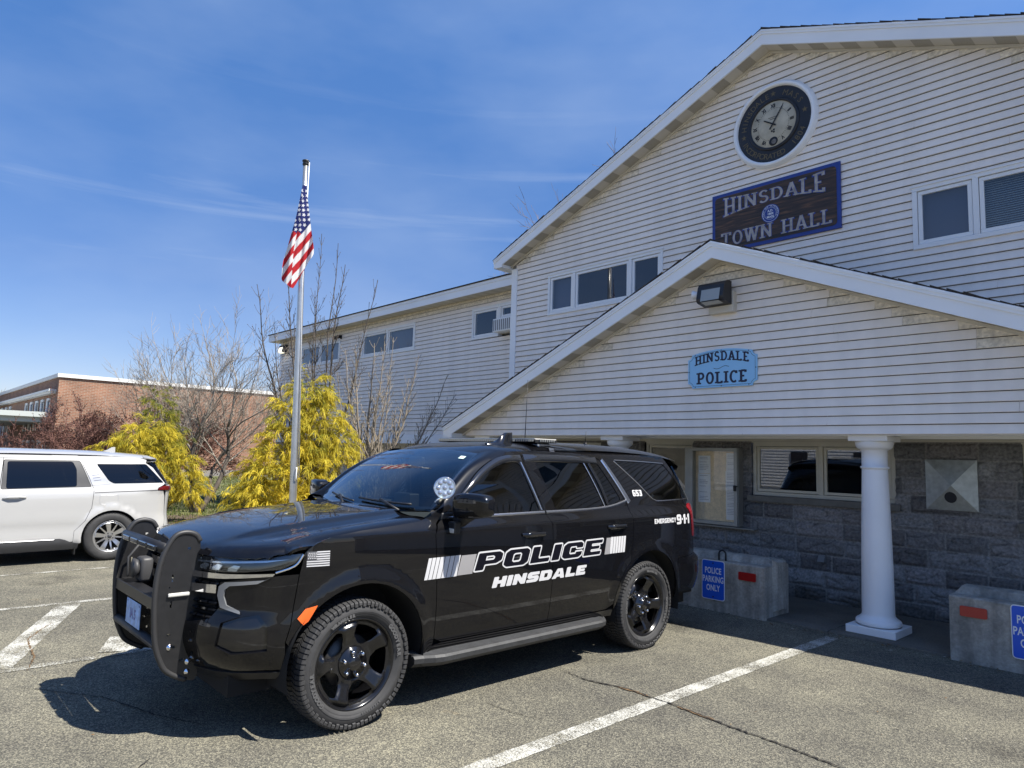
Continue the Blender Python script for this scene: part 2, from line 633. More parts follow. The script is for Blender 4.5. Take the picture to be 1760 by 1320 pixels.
def serif_glyph(ch, T=0.17, t=0.08):
    """strokes (polylines in a box 1 high), serif bars, width"""
    s, b = [], []
    def stem(x, top=True, bot=True):
        s.append([(x, 0), (x, 1)])
        if bot: b.append((x, 0))
        if top: b.append((x, 1))
    if ch == 'H': stem(.17); stem(.73); s.append([(.17, .5), (.73, .5)]); w = .9
    elif ch == 'I': stem(.17); w = .34
    elif ch == 'N': stem(.15); stem(.78, True, False); s.append([(.13, .97), (.8, .03)]); w = .93
    elif ch == 'S': s.append(arc(.36, .74, .24, .23, 25, 270, 12)[:-1]+arc(.36, .265, .26, .24, 90, -155, 12)); w = .7
    elif ch == 'D': stem(.17); s.append([(.17, .96), (.4, .96)]+arc(.4, .5, .36, .46, 85, -85, 14)+[(.4, .04), (.17, .04)]); w = .86
    elif ch == 'A': s.append([(.1, 0), (.43, 1)]); s.append([(.43, 1), (.77, 0)]); s.append([(.22, .32), (.66, .32)]); b += [(.1, 0), (.77, 0)]; w = .87
    elif ch == 'L': stem(.17); s.append([(.17, .04), (.66, .04)]); s.append([(.64, 0), (.64, .2)]); w = .72
    elif ch == 'E': stem(.17); s.append([(.17, .04), (.64, .04)]); s.append([(.17, .96), (.62, .96)]); s.append([(.17, .5), (.5, .5)]); s.append([(.64, 0), (.64, .2)]); s.append([(.62, .8), (.62, 1)]); w = .72
    elif ch == 'T': stem(.4, False); s.append([(.04, .96), (.76, .96)]); s.append([(.05, .78), (.05, 1)]); s.append([(.75, .78), (.75, 1)]); w = .8
    elif ch == 'O': s.append(arc(.43, .5, .33, .46, 90, 450, 26)); w = .86
    elif ch == 'W': s += [[(.08, 1), (.34, 0)], [(.34, 0), (.58, .95)], [(.58, .95), (.84, 0)], [(.84, 0), (1.1, 1)]]; b += [(.08, 1), (1.1, 1), (.58, 1)]; w = 1.18
    elif ch == 'P': stem(.17, True, True); s.append([(.17, .96), (.42, .96)]+arc(.42, .71, .26, .25, 85, -85, 12)+[(.42, .46), (.17, .46)]); w = .76
    elif ch == 'C': s.append(arc(.44, .5, .34, .46, 50, 310, 20)); s.append([(.69, .76), (.69, 1)]); w = .8
    else: w = .4
    return s, b, w

def put_serif(mb, txt, fn, height, space=0.12, T=0.17, t=0.08, xs=1.0, height_fn=None, start_depth=0.0, total=None):
    """serif lettering; fn(x, y, depth) -> 3-D, centred on x. height_fn(xn) gives (base, height) for arched words"""
    x = 0.0; items = []
    for ch in txt:
        s, b, w = serif_glyph(ch)
        if ch == ' ': w = 0.45
        items.append((x, s, b)); x += (w+space)
    W = x-space
    k = height*xs
    if total: k = total/W
    dep = start_depth
    def M(px, py, d):
        X = (px-W/2)*k
        if height_fn:
            b0, h0 = height_fn((px-W/2)/(W/2))
            return fn(X, b0+py*h0, d)
        return fn(X, py*height, d)
    for x0, s, b in items:
        for st in s:
            L, Q = stroke_poly(st, T, t if len(st) > 2 or st[0][1] == st[1][1] else T*0.95)
            n = len(L); dep += 0.00025
            vs = [M(x0+p.x, p.y, dep) for p in L]+[M(x0+p.x, p.y, dep) for p in Q]
            mb.add(vs, [(i, i+1, n+i+1, n+i) for i in range(n-1)])
        for bx, by in b:
            dep += 0.00025
            y0, y1 = (0, t*0.9) if by == 0 else (1-t*0.9, 1)
            hw = T*1.05
            mb.add([M(x0+bx-hw, y0, dep), M(x0+bx+hw, y0, dep), M(x0+bx+hw, y1, dep), M(x0+bx-hw, y1, dep)], [(0, 1, 2, 3)])
        dep -= 0.00025*(len(s)+len(b))

BLOCK = {   # heavy squared letters: outline, holes, width (height 1)
 'P': ([(0,0),(.36,0),(.36,.30),(.82,.30),(1.02,.46),(1.02,.84),(.84,1),(0,1)], [[(.36,.56),(.64,.56),(.68,.62),(.68,.70),(.62,.76),(.36,.76)]], 1.02),
 'O': ([(.16,0),(.9,0),(1.06,.16),(1.06,.84),(.9,1),(.16,1),(0,.84),(0,.16)], [[(.42,.26),(.64,.26),(.70,.33),(.70,.67),(.64,.74),(.42,.74),(.36,.67),(.36,.33)]], 1.06),
 'L': ([(0,0),(.88,0),(.88,.28),(.36,.28),(.36,1),(0,1)], [], .88),
 'I': ([(0,0),(.38,0),(.38,1),(0,1)], [], .38),
 'C': ([(.16,0),(.86,0),(1.0,.14),(1.0,.40),(.66,.40),(.66,.28),(.40,.28),(.36,.33),(.36,.67),(.40,.72),(.66,.72),(.66,.60),(1.0,.60),(1.0,.86),(.86,1),(.16,1),(0,.84),(0,.16)], [], 1.0),
 'E': ([(0,0),(.92,0),(.92,.26),(.36,.26),(.36,.38),(.80,.38),(.80,.62),(.36,.62),(.36,.74),(.92,.74),(.92,1),(0,1)], [], .92),
 'H': ([(0,0),(.36,0),(.36,.36),(.66,.36),(.66,0),(1.02,0),(1.02,1),(.66,1),(.66,.63),(.36,.63),(.36,1),(0,1)], [], 1.02),
 'N': ([(0,0),(.34,0),(.34,.48),(.70,0),(1.04,0),(1.04,1),(.70,1),(.70,.52),(.34,1),(0,1)], [], 1.04),
 'S': ([(0,0),(.84,0),(1.0,.16),(1.0,.48),(.86,.62),(.36,.62),(.36,.74),(.98,.74),(.98,1),(.16,1),(0,.84),(0,.52),(.14,.38),(.64,.38),(.64,.26),(0,.26)], [], 1.0),
 'D': ([(0,0),(.86,0),(1.04,.18),(1.04,.82),(.86,1),(0,1)], [[(.36,.26),(.62,.26),(.68,.33),(.68,.67),(.62,.74),(.36,.74)]], 1.04),
 '6': ([(.14,0),(.78,0),(.92,.14),(.92,.50),(.78,.62),(.34,.60),(.34,.80),(.88,.80),(.88,1),(.14,1),(0,.86),(0,.14)], [[(.34,.22),(.58,.22),(.58,.42),(.34,.42)]], .92),
 '5': ([(0,0),(.78,0),(.92,.14),(.92,.50),(.78,.64),(.34,.64),(.34,.76),(.88,.76),(.88,1),(0,1),(0,.40),(.58,.40),(.58,.24),(0,.24)], [], .92),
 '3': ([(0,0),(.78,0),(.92,.14),(.92,.42),(.84,.51),(.92,.60),(.92,.86),(.78,1),(0,1),(0,.76),(.58,.76),(.58,.62),(.18,.62),(.18,.40),(.58,.40),(.58,.24),(0,.24)], [], .92),
 '9': ([(0,0),(.78,0),(.92,.14),(.92,.86),(.78,1),(.14,1),(0,.86),(0,.50),(.14,.38),(.58,.38),(.58,.24),(0,.24)], [[(.34,.58),(.58,.58),(.58,.78),(.34,.78)]], .92),
 '1': ([(.10,0),(.46,0),(.46,1),(.16,1),(0,.84),(0,.66),(.10,.66)], [], .46),
 '-': ([(0,.40),(.26,.40),(.26,.62),(0,.62)], [], .26),
 'M': ([(0,0),(.32,0),(.32,.56),(.52,.18),(.72,.18),(.92,.56),(.92,0),(1.24,0),(1.24,1),(.90,1),(.62,.50),(.34,1),(0,1)], [], 1.24),
 'R': ([(0,0),(.34,0),(.34,.30),(.44,.30),(.66,0),(1.02,0),(.76,.34),(.98,.46),(.98,.86),(.84,1),(0,1)], [[(.34,.54),(.64,.54),(.64,.76),(.34,.76)]], 1.0),
 'G': ([(.16,0),(.86,0),(1.0,.14),(1.0,.56),(.52,.56),(.52,.36),(.68,.36),(.68,.26),(.34,.26),(.34,.74),(1.0,.74),(1.0,1),(.16,1),(0,.84),(0,.16)], [], 1.0),
 'Y': ([(.34,0),(.68,0),(.68,.36),(1.02,1),(.66,1),(.51,.66),(.36,1),(0,1),(.34,.36)], [], 1.02),
 'A': ([(0,0),(.35,0),(.40,.18),(.74,.18),(.79,0),(1.14,0),(.80,1),(.34,1)], [[(.46,.40),(.68,.40),(.59,.76),(.55,.76)]], 1.14),
}
# ------------------------------------------------------------------ materials of the place
def asphalt_mat(name, paint=False, c0=(0.158, 0.154, 0.131), lo=0.42, hi=0.62):
    m = bpy.data.materials.new(name); m.use_nodes = True
    nt = m.node_tree; N, Lk = nt.nodes, nt.links
    b = N['Principled BSDF']; b.inputs['Roughness'].default_value = 0.9
    b.inputs['Specular IOR Level'].default_value = 0.06
    tc = N.new('ShaderNodeTexCoord')
    def noise_(scale, det=3.0, rough=0.6):
        n = N.new('ShaderNodeTexNoise'); n.inputs['Scale'].default_value = scale
        n.inputs['Detail'].default_value = det; n.inputs['Roughness'].default_value = rough
        Lk.new(tc.outputs['Object'], n.inputs['Vector']); return n
    def ramp(src, a, ca, b_, cb):
        r = N.new('ShaderNodeValToRGB')
        r.color_ramp.elements[0].position = a; r.color_ramp.elements[0].color = (*ca, 1)
        r.color_ramp.elements[1].position = b_; r.color_ramp.elements[1].color = (*cb, 1)
        Lk.new(src, r.inputs['Fac']); return r
    def mul(a, b_, fac=1.0):
        x = N.new('ShaderNodeMix'); x.data_type = 'RGBA'; x.blend_type = 'MULTIPLY'
        x.inputs['Factor'].default_value = fac
        Lk.new(a, x.inputs['A']); Lk.new(b_, x.inputs['B']); return x.outputs['Result']
    vor = N.new('ShaderNodeTexVoronoi'); vor.inputs['Scale'].default_value = 125.0
    vor.inputs['Randomness'].default_value = 1.0
    Lk.new(tc.outputs['Object'], vor.inputs['Vector'])
    sp = N.new('ShaderNodeSeparateColor'); Lk.new(vor.outputs['Color'], sp.inputs['Color'])
    stones = N.new('ShaderNodeValToRGB')           # each chip of aggregate has its own grey
    cr = stones.color_ramp
    cr.elements[0].position = 0.0; cr.elements[0].color = (0.50, 0.50, 0.51, 1)
    cr.elements[1].position = 1.0; cr.elements[1].color = (1.75, 1.70, 1.58, 1)
    for p, v in ((0.35, (0.72, 0.72, 0.73)), (0.62, (1.05, 1.03, 0.98)), (0.86, (1.5, 1.45, 1.32))):
        q = cr.elements.new(p); q.color = (*v, 1)
    Lk.new(sp.outputs['Red'], stones.inputs['Fac'])
    fine = noise_(210.0, 2.0)
    finer = ramp(fine.outputs['Fac'], 0.3, (0.55, 0.55, 0.55), 0.62, (1.2, 1.2, 1.2))
    big = noise_(0.33, 6.0)
    bigr = ramp(big.outputs['Fac'], 0.34, (0.76, 0.76, 0.78), 0.66, (1.22, 1.20, 1.14))
    mid = noise_(2.3, 5.0)
    midr = ramp(mid.outputs['Fac'], 0.32, (0.84, 0.84, 0.86), 0.68, (1.12, 1.12, 1.10))
    stain = noise_(0.85, 3.0, 0.5)
    stainr = ramp(stain.outputs['Fac'], 0.30, (0.62, 0.62, 0.64), 0.40, (1, 1, 1))
    rust = noise_(1.1, 5.0)
    rustr = ramp(rust.outputs['Fac'], 0.67, (1, 1, 1), 0.80, (1.25, 0.98, 0.70))
    rgb = N.new('ShaderNodeRGB'); rgb.outputs[0].default_value = (*c0, 1)
    c = mul(rgb.outputs[0], stones.outputs['Color'])
    c = mul(c, finer.outputs['Color'], 0.85)
    c = mul(c, bigr.outputs['Color']); c = mul(c, midr.outputs['Color']); c = mul(c, rustr.outputs['Color']); c = mul(c, stainr.outputs['Color'])
    h = N.new('ShaderNodeMath'); h.operation = 'ADD'
    Lk.new(vor.outputs['Distance'], h.inputs[0]); Lk.new(fine.outputs['Fac'], h.inputs[1])
    bp = N.new('ShaderNodeBump'); bp.inputs['Strength'].default_value = 0.75; bp.inputs['Distance'].default_value = 0.006
    Lk.new(h.outputs[0], bp.inputs['Height']); Lk.new(bp.outputs['Normal'], b.inputs['Normal'])
    if paint:
        # paint left on the high stones, worn through elsewhere
        a = noise_(95.0, 3.0); w = noise_(3.2, 4.0)
        s1 = N.new('ShaderNodeMath'); s1.operation = 'MULTIPLY_ADD'
        Lk.new(w.outputs['Fac'], s1.inputs[0]); s1.inputs[1].default_value = 0.75
        Lk.new(a.outputs['Fac'], s1.inputs[2])
        wr = ramp(s1.outputs[0], lo+0.36, (0, 0, 0), hi+0.36, (1, 1, 1))
        x = N.new('ShaderNodeMix'); x.data_type = 'RGBA'
        x.inputs['B'].default_value = (0.52, 0.515, 0.47, 1)
        Lk.new(wr.outputs['Color'], x.inputs['Factor']); Lk.new(c, x.inputs['A'])
        c = x.outputs['Result']
    Lk.new(c, b.inputs['Base Color'])
    return m

M = {}
M['asphalt'] = asphalt_mat('asphalt')
M['paint_line'] = asphalt_mat('worn_line_paint', True, lo=0.40, hi=0.66)
M['faded_line'] = asphalt_mat('faded_line_paint', True, lo=0.50, hi=0.74)
M['hatch_paint'] = asphalt_mat('hatch_paint', True, lo=0.46, hi=0.74)
M['crack'] = mat('asphalt_crack', (0.018, 0.016, 0.014), 0.95, var=0.4, vscale=20)
M['crackdirt'] = mat('crack_dirt', (0.12, 0.075, 0.035), 0.95, var=0.4, vscale=40)
M['concrete_walk'] = mat('walk_concrete', (0.135, 0.125, 0.105), 0.9, var=0.22, vscale=2.5, var2=0.25, v2scale=45, bump=0.3, bscale=140)
M['concrete'] = mat('barrier_concrete', (0.31, 0.295, 0.26), 0.9, var=0.28, vscale=4.5, var2=0.18, v2scale=38, bump=0.5, bscale=75)
def streaks(m, amt, sc=(9, 9, 1.1)):
    """run-off streaks down a surface"""
    nt = m.node_tree; b = nt.nodes['Principled BSDF']
    src = b.inputs['Base Color'].links[0].from_socket
    tc = nt.nodes.new('ShaderNodeTexCoord'); mp = nt.nodes.new('ShaderNodeMapping'); mp.inputs['Scale'].default_value = sc
    n = nt.nodes.new('ShaderNodeTexNoise'); n.inputs['Scale'].default_value = 1.0; n.inputs['Detail'].default_value = 5
    r = nt.nodes.new('ShaderNodeMapRange')
    r.inputs['From Min'].default_value = .35; r.inputs['From Max'].default_value = .65
    r.inputs['To Min'].default_value = 1-amt; r.inputs['To Max'].default_value = 1+amt*.6
    v = nt.nodes.new('ShaderNodeVectorMath'); v.operation = 'SCALE'
    nt.links.new(tc.outputs['Object'], mp.inputs[0]); nt.links.new(mp.outputs[0], n.inputs['Vector'])
    nt.links.new(n.outputs['Fac'], r.inputs['Value']); nt.links.new(src, v.inputs[0]); nt.links.new(r.outputs[0], v.inputs['Scale'])
    nt.links.new(v.outputs[0], b.inputs['Base Color'])
streaks(M['concrete'], .30)
M['siding'] = mat('cream_siding', (0.90, 0.825, 0.745), 0.55, var=0.035, vscale=0.8, var2=0.02, v2scale=14, bump=0.06, bscale=30)
M['lap'] = mat('lap_shade', (0.060, 0.052, 0.044), 0.8)  # contact shade under each board lap, painted in as a dark colour
M['stained'] = mat('stained_siding', (0.78, 0.71, 0.59), 0.65, var=0.14, vscale=5, var2=0.25, v2scale=26)
M['trim'] = mat('white_trim', (0.88, 0.90, 0.92), 0.42, var=0.04, vscale=1.6)
streaks(M['siding'], .045, (5, 5, .35))
M['soffit'] = mat('soffit_panel', (0.62, 0.58, 0.50), 0.6, var=0.06, vscale=3)
M['soffit_b'] = mat('soffit_panel_b', (0.55, 0.51, 0.43), 0.6, var=0.06, vscale=3)
M['soffit_vent'] = mat('vented_soffit_panel', (0.40, 0.37, 0.31), 0.7, var=0.15, vscale=120)
M['roofing'] = mat('dark_shingles', (0.045, 0.038, 0.034), 0.95, var=0.35, vscale=9, var2=0.4, v2scale=60, bump=0.6, bscale=60)
M['vinyl'] = mat('window_vinyl', (0.84, 0.85, 0.85), 0.4)
M['beige_frame'] = mat('beige_frame', (0.60, 0.58, 0.50), 0.5, var=0.05)
M['glass'] = glass_mat('window_glass', (0.70, 0.76, 0.80), 0.0, 1.62)
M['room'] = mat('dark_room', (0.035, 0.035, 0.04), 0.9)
M['blind'] = mat('window_blind', (0.33, 0.35, 0.34), 0.6)
M['curtain'] = mat('pale_blind', (0.09, 0.10, 0.15), 0.8)
M['column'] = mat('column_paint', (0.88, 0.88, 0.88), 0.38, var=0.03, vscale=3, bump=0.04, bscale=200)
M['galv'] = mat('galvanised_sheet', (0.42, 0.45, 0.44), 0.48, metal=0.75, var=0.18, vscale=18, rvar=0.1)
M['black'] = mat('black_plastic', (0.012, 0.012, 0.013), 0.5)
M['bronze'] = mat('dark_bronze_housing', (0.022, 0.021, 0.022), 0.42)
M['lens'] = mat('lamp_lens', (0.33, 0.34, 0.32), 0.25, coat=0.6)
M['grey_box'] = mat('grey_metal_box', (0.20, 0.21, 0.22), 0.5)

def stone_mat():
    m = bpy.data.materials.new('rock_face_block'); m.use_nodes = True
    nt = m.node_tree; N, Lk = nt.nodes, nt.links
    b = N['Principled BSDF']; b.inputs['Roughness'].default_value = 0.92
    b.inputs['Specular IOR Level'].default_value = 0.2
    at = N.new('ShaderNodeAttribute'); at.attribute_name = 'tint'
    tc = N.new('ShaderNodeTexCoord')
    n = N.new('ShaderNodeTexNoise'); n.inputs['Scale'].default_value = 34; n.inputs['Detail'].default_value = 5
    Lk.new(tc.outputs['Object'], n.inputs['Vector'])
    r = N.new('ShaderNodeValToRGB')
    r.color_ramp.elements[0].position = 0.3; r.color_ramp.elements[0].color = (0.62, 0.62, 0.62, 1)
    r.color_ramp.elements[1].position = 0.72; r.color_ramp.elements[1].color = (1.3, 1.3, 1.28, 1)
    Lk.new(n.outputs['Fac'], r.inputs['Fac'])
    x = N.new('ShaderNodeMix'); x.data_type = 'RGBA'; x.blend_type = 'MULTIPLY'; x.inputs['Factor'].default_value = 1
    Lk.new(at.outputs['Color'], x.inputs['A']); Lk.new(r.outputs['Color'], x.inputs['B'])
    Lk.new(x.outputs['Result'], b.inputs['Base Color'])
    bp = N.new('ShaderNodeBump'); bp.inputs['Strength'].default_value = 0.5; bp.inputs['Distance'].default_value = 0.008
    Lk.new(n.outputs['Fac'], bp.inputs['Height']); Lk.new(bp.outputs['Normal'], b.inputs['Normal'])
    return m
M['stone'] = stone_mat()

def brick_mat(name, c1, c2, mortar, scale=1.0):
    m = bpy.data.materials.new(name); m.use_nodes = True
    nt = m.node_tree; N, Lk = nt.nodes, nt.links
    b = N['Principled BSDF']; b.inputs['Roughness'].default_value = 0.9
    tc = N.new('ShaderNodeTexCoord')
    sep = N.new('ShaderNodeSeparateXYZ'); Lk.new(tc.outputs['Object'], sep.inputs[0])
    ad = N.new('ShaderNodeMath'); ad.operation = 'ADD'
    Lk.new(sep.outputs['X'], ad.inputs[0]); Lk.new(sep.outputs['Y'], ad.inputs[1])
    cb = N.new('ShaderNodeCombineXYZ'); Lk.new(ad.outputs[0], cb.inputs['X']); Lk.new(sep.outputs['Z'], cb.inputs['Y'])
    br = N.new('ShaderNodeTexBrick')
    br.inputs['Scale'].default_value = scale
    br.inputs['Brick Width'].default_value = 0.34; br.inputs['Row Height'].default_value = 0.11
    br.inputs['Mortar Size'].default_value = 0.016; br.inputs['Bias'].default_value = -0.2
    br.inputs['Color1'].default_value = (*c1, 1); br.inputs['Color2'].default_value = (*c2, 1)
    br.inputs['Mortar'].default_value = (*mortar, 1)
    Lk.new(cb.outputs[0], br.inputs['Vector'])
    n = N.new('ShaderNodeTexNoise'); n.inputs['Scale'].default_value = 0.9; n.inputs['Detail'].default_value = 6
    Lk.new(tc.outputs['Object'], n.inputs['Vector'])
    r = N.new('ShaderNodeValToRGB')
    r.color_ramp.elements[0].position = 0.3; r.color_ramp.elements[0].color = (0.78, 0.78, 0.78, 1)
    r.color_ramp.elements[1].position = 0.7; r.color_ramp.elements[1].color = (1.2, 1.18, 1.15, 1)
    Lk.new(n.outputs['Fac'], r.inputs['Fac'])
    x = N.new('ShaderNodeMix'); x.data_type = 'RGBA'; x.blend_type = 'MULTIPLY'; x.inputs['Factor'].default_value = 1
    Lk.new(br.outputs['Color'], x.inputs['A']); Lk.new(r.outputs['Color'], x.inputs['B'])
    Lk.new(x.outputs['Result'], b.inputs['Base Color'])
    return m
M['brick'] = brick_mat('orange_brick', (0.26, 0.118, 0.068), (0.17, 0.078, 0.046), (0.27, 0.215, 0.165))

def grass_ground_mat():
    m = mat('lawn_soil', (0.10, 0.105, 0.035), 0.95, var=0.45, vscale=1.2, var2=0.5, v2scale=22, bump=0.5, bscale=40)
    return m
M['lawn'] = grass_ground_mat()
M['mulch'] = mat('bed_mulch', (0.085, 0.062, 0.042), 0.95, var=0.4, vscale=8, var2=0.5, v2scale=60, bump=0.8, bscale=60)

# ------------------------------------------------------------------ ground, road markings
def sheet(name, pts, z, m):
    mb = MB()
    mb.add([(x, y, z) for x, y in pts], [tuple(range(len(pts)))])
    return struct(mb.build(name, m))
sheet('asphalt_ground', [(-420, -420), (420, -420), (420, 420), (-420, 420)], 0.0, M['asphalt'])
sheet('lawn', [(-44, 4.7), (-9.6, 4.7), (-9.6, 9.6), (-24, 9.6), (-24, 40), (-44, 40)], 0.004, M['lawn'])
sheet('planting_bed', [(-19, 4.75), (-9.65, 4.75), (-9.65, 9.55), (-13.2, 9.55), (-14.4, 7.0), (-19, 6.4)], 0.008, M['mulch'])

def marking(name, pts, m, z=0.004):
    """worn painted stripe with slightly ragged edges"""
    mb = MB()
    a, b, w = Vector(pts[0]), Vector(pts[1]), pts[2]
    d = (b-a); L = d.length; d.normalize(); n = Vector((-d.y, d.x))
    k = max(8, int(L/0.05)); vs = []
    for i in range(k+1):
        p = a+d*(L*i/k)
        for s in (-1, 1):
            q = p+n*s*(w/2+random.uniform(-1, 1)*0.004)
            vs.append((q.x, q.y, z))
    mb.add(vs, [(2*i, 2*i+2, 2*i+3, 2*i+1) for i in range(k)])
    return struct(mb.build(name, m))
marking('parking_line', ((-3.105, -0.6), (-3.105, 7.44), 0.135), M['paint_line'])
marking('parking_line', ((-6.66, -3.0), (-6.66, 7.4), 0.10), M['faded_line'])
marking('parking_line', ((-9.06, -3.0), (-9.06, 4.6), 0.10), M['faded_line'])
marking('parking_line', ((-11.33, -3.0), (-11.33, 4.6), 0.06), M['faded_line'])
marking('parking_line', ((0.45, -3.0), (0.45, 7.44), 0.105), M['paint_line'])
marking('hatch_line', ((-6.72, 0.86), (-8.98, 1.78), 0.22), M['hatch_paint'], 0.006)
marking('hatch_line', ((-6.72, -1.2), (-8.98, -0.28), 0.22), M['hatch_paint'], 0.006)
marking('hatch_line', ((-6.72, 1.72), (-7.2, 1.92), 0.30), M['hatch_paint'], 0.0065)

def crack(name, pts, w, m, z=0.007):
    P = []
    for i in range(len(pts)-1):
        a, b = Vector(pts[i]), Vector(pts[i+1])
        k = max(2, int((b-a).length/0.025))
        for j in range(k):
            q = a.lerp(b, j/k)
            P.append(q+Vector((random.uniform(-1, 1), random.uniform(-1, 1)))*0.008)
    mb = MB(); vs = []
    for i, p in enumerate(P):
        d = P[min(i+1, len(P)-1)]-P[max(i-1, 0)]
        d.normalize(); n = Vector((-d.y, d.x))
        ww = w*random.uniform(0.35, 1.2)*min(1, 6*min(i+1, len(P)-i)/len(P))
        vs += [(p.x+n.x*ww, p.y+n.y*ww, z), (p.x-n.x*ww, p.y-n.y*ww, z)]
    mb.add(vs, [(2*i, 2*i+1, 2*i+3, 2*i+2) for i in range(len(P)-1)])
    return struct(mb.build(name, m))
crack('asphalt_crack', [(-4.15, 4.40), (-3.75, 4.36), (-3.41, 4.455), (-3.18, 4.437), (-2.98, 4.44), (-2.54, 4.393), (-2.17, 4.378), (-1.83, 4.341), (-1.2, 4.35)], 0.010, M['crack'])
crack('asphalt_crack', [(-3.5, 4.43), (-3.3, 4.45), (-3.18, 4.437)], 0.016, M['crackdirt'], 0.0062)
crack('asphalt_crack', [(-2.95, 4.43), (-2.75, 4.415), (-2.6, 4.40)], 0.016, M['crackdirt'], 0.0062)
crack('asphalt_crack', [(-6.2, 0.92), (-5.6, 1.35), (-5.0, 1.55), (-4.6, 1.75)], 0.006, M['crack'])
crack('asphalt_crack', [(-6.55, 1.05), (-6.9, 1.15), (-7.6, 1.2), (-8.2, 1.5)], 0.008, M['crackdirt'])
crack('asphalt_crack', [(-4.35, 1.32), (-4.25, 1.22), (-4.3, 1.05)], 0.006, M['crack'])
crack('asphalt_crack', [(-3.9, 3.4), (-3.6, 3.42), (-3.35, 3.5)], 0.003, M['crack'])

# concrete walk under the porch
mb = MB()
xs = [-9.7, -6.7, -5.0, -3.22, -1.45, 0.6, 2.4]
for a, b in zip(xs[:-1], xs[1:]):
    mb.box(a+0.006, b-0.006, 7.60, 9.40, -0.1, 0.022, 0.006)
struct(mb.build('concrete_walk', M['concrete_walk']))
# kerb along the planting bed
mb = MB()
mb.box(-44, -9.62, 4.55, 4.70, -0.1, 0.11, 0.02)
struct(mb.build('kerb', M['concrete']))

# ------------------------------------------------------------------ town hall
HALL = thing('town_hall', 'cream sided two storey town hall with white gables and a grey stone ground floor', 'building', (-4.55, 9.15, 0))
YM, YP, YW = 9.15, 7.75, 9.97           # wall planes: main gable, porch gable, long wing
PITCH_S = 0.1024

def siding(name, y, left, right, z0, z1, openings=(), seamgap=3.7, parent=HALL):
    """clapboard courses: every course a slanted board with a lip; left(z), right(z) bound the wall"""
    mb = MB()
    nc = int(math.ceil((z1-z0)/PITCH_S))
    for k in range(nc):
        a = z0+k*PITCH_S; b = min(a+PITCH_S, z1)
        mid = (a+b)/2
        l, r = left(mid), right(mid)
        if r-l < 0.02: continue
        segs = [(l, r)]
        for (ox0, ox1, oz0, oz1) in openings:
            if mid > oz0 and mid < oz1:
                ns = []
                for s in segs:
                    if ox1 <= s[0] or ox0 >= s[1]: ns.append(s)
                    else:
                        if ox0 > s[0]: ns.append((s[0], ox0))
                        if ox1 < s[1]: ns.append((ox1, s[1]))
                segs = ns
        for s0, s1 in segs:
            x = s0; first = True
            rakeL = abs(left(a)-left(b)) > 1e-6 and abs(s0-l) < 1e-6; rakeR = abs(right(a)-right(b)) > 1e-6 and abs(s1-r) < 1e-6
            cutL = s0+random.uniform(.12, .5) if rakeL else s0; cutR = s1-random.uniform(.12, .5) if rakeR else s1
            if cutR-cutL < .2: cutL = cutR = (s0+s1)/2
            while x < s1-1e-6:
                step = seamgap if not first else random.uniform(0.5, seamgap)
                if k % 2: step = random.choice([step, step*0.8])
                x2 = min(s1, x+step)
                if s1-x2 < 0.25: x2 = s1
                if x < cutL-1e-6: x2 = cutL
                elif x < cutR-1e-6: x2 = min(x2, cutR)
                else: x2 = s1
                soiled = (rakeL and x < cutL-1e-6) or (rakeR and x >= cutR-1e-6) or (name == 'wing_siding' and z1-a < .22)
                d = random.uniform(-0.0012, 0.0012)
                # slanted raking ends follow the roof
                la = left(a) if abs(x-l) < 1e-6 else x; lb = left(b) if abs(x-l) < 1e-6 else x
                ra = right(a) if abs(x2-r) < 1e-6 else x2; rb = right(b) if abs(x2-r) < 1e-6 else x2
                yb, yt = y-0.024+d, y-0.004+d
                g = 0.0015
                # face, rolled nose, then the hollow under the lap
                wv = [random.uniform(-.0010, .0010) for _ in range(2)]
                mb.cur = 2 if soiled else 0
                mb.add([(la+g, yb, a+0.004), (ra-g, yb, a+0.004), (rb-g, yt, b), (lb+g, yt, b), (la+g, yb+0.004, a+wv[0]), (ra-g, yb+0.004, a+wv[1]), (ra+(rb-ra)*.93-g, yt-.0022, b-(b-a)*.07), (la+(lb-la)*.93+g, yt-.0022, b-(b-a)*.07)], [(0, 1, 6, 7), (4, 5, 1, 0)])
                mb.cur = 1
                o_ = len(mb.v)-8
                mb.f.append([o_+7, o_+6, o_+2, o_+3]); mb.mi.append(1); mb.sm.append(False)  # strip at the board top coloured dark as the shade of the lap above
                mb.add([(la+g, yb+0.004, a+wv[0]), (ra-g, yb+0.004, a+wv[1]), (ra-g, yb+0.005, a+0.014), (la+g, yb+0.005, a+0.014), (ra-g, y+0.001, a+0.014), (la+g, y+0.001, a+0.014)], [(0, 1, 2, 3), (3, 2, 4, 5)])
                mb.cur = 0
                x = x2; first = False
    # sheathing behind the boards
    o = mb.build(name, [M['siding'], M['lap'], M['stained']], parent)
    return o

def lin(x0, z0, x1, z1):
    return lambda z: x0+(z-z0)*(x1-x0)/(z1-z0)

XA = -4.55
# main gable wall
M1 = (-8.985, -6.40, 4.40, 5.17); M2 = (-2.75, -0.12, 4.40, 5.18)
mainL = lambda z: -9.86 if z < 5.56 else lin(-9.86, 5.56, XA, 7.78)(z)
mainR = lambda z: 2*XA+9.86 if z < 5.56 else 2*XA-lin(-9.86, 5.56, XA, 7.78)(z)
siding('gable_siding', YM, mainL, mainR, 2.16, 7.78, (M1, M2))
# porch gable wall
porL = lambda z: -9.55 if z < 2.20 else lin(-9.55, 2.20, XA, 4.30)(z)
porR = lambda z: 0.50 if z < 2.20 else lin(0.50, 2.20, XA, 4.30)(z)
siding('porch_siding', YP, porL, porR, 2.096, 4.30)
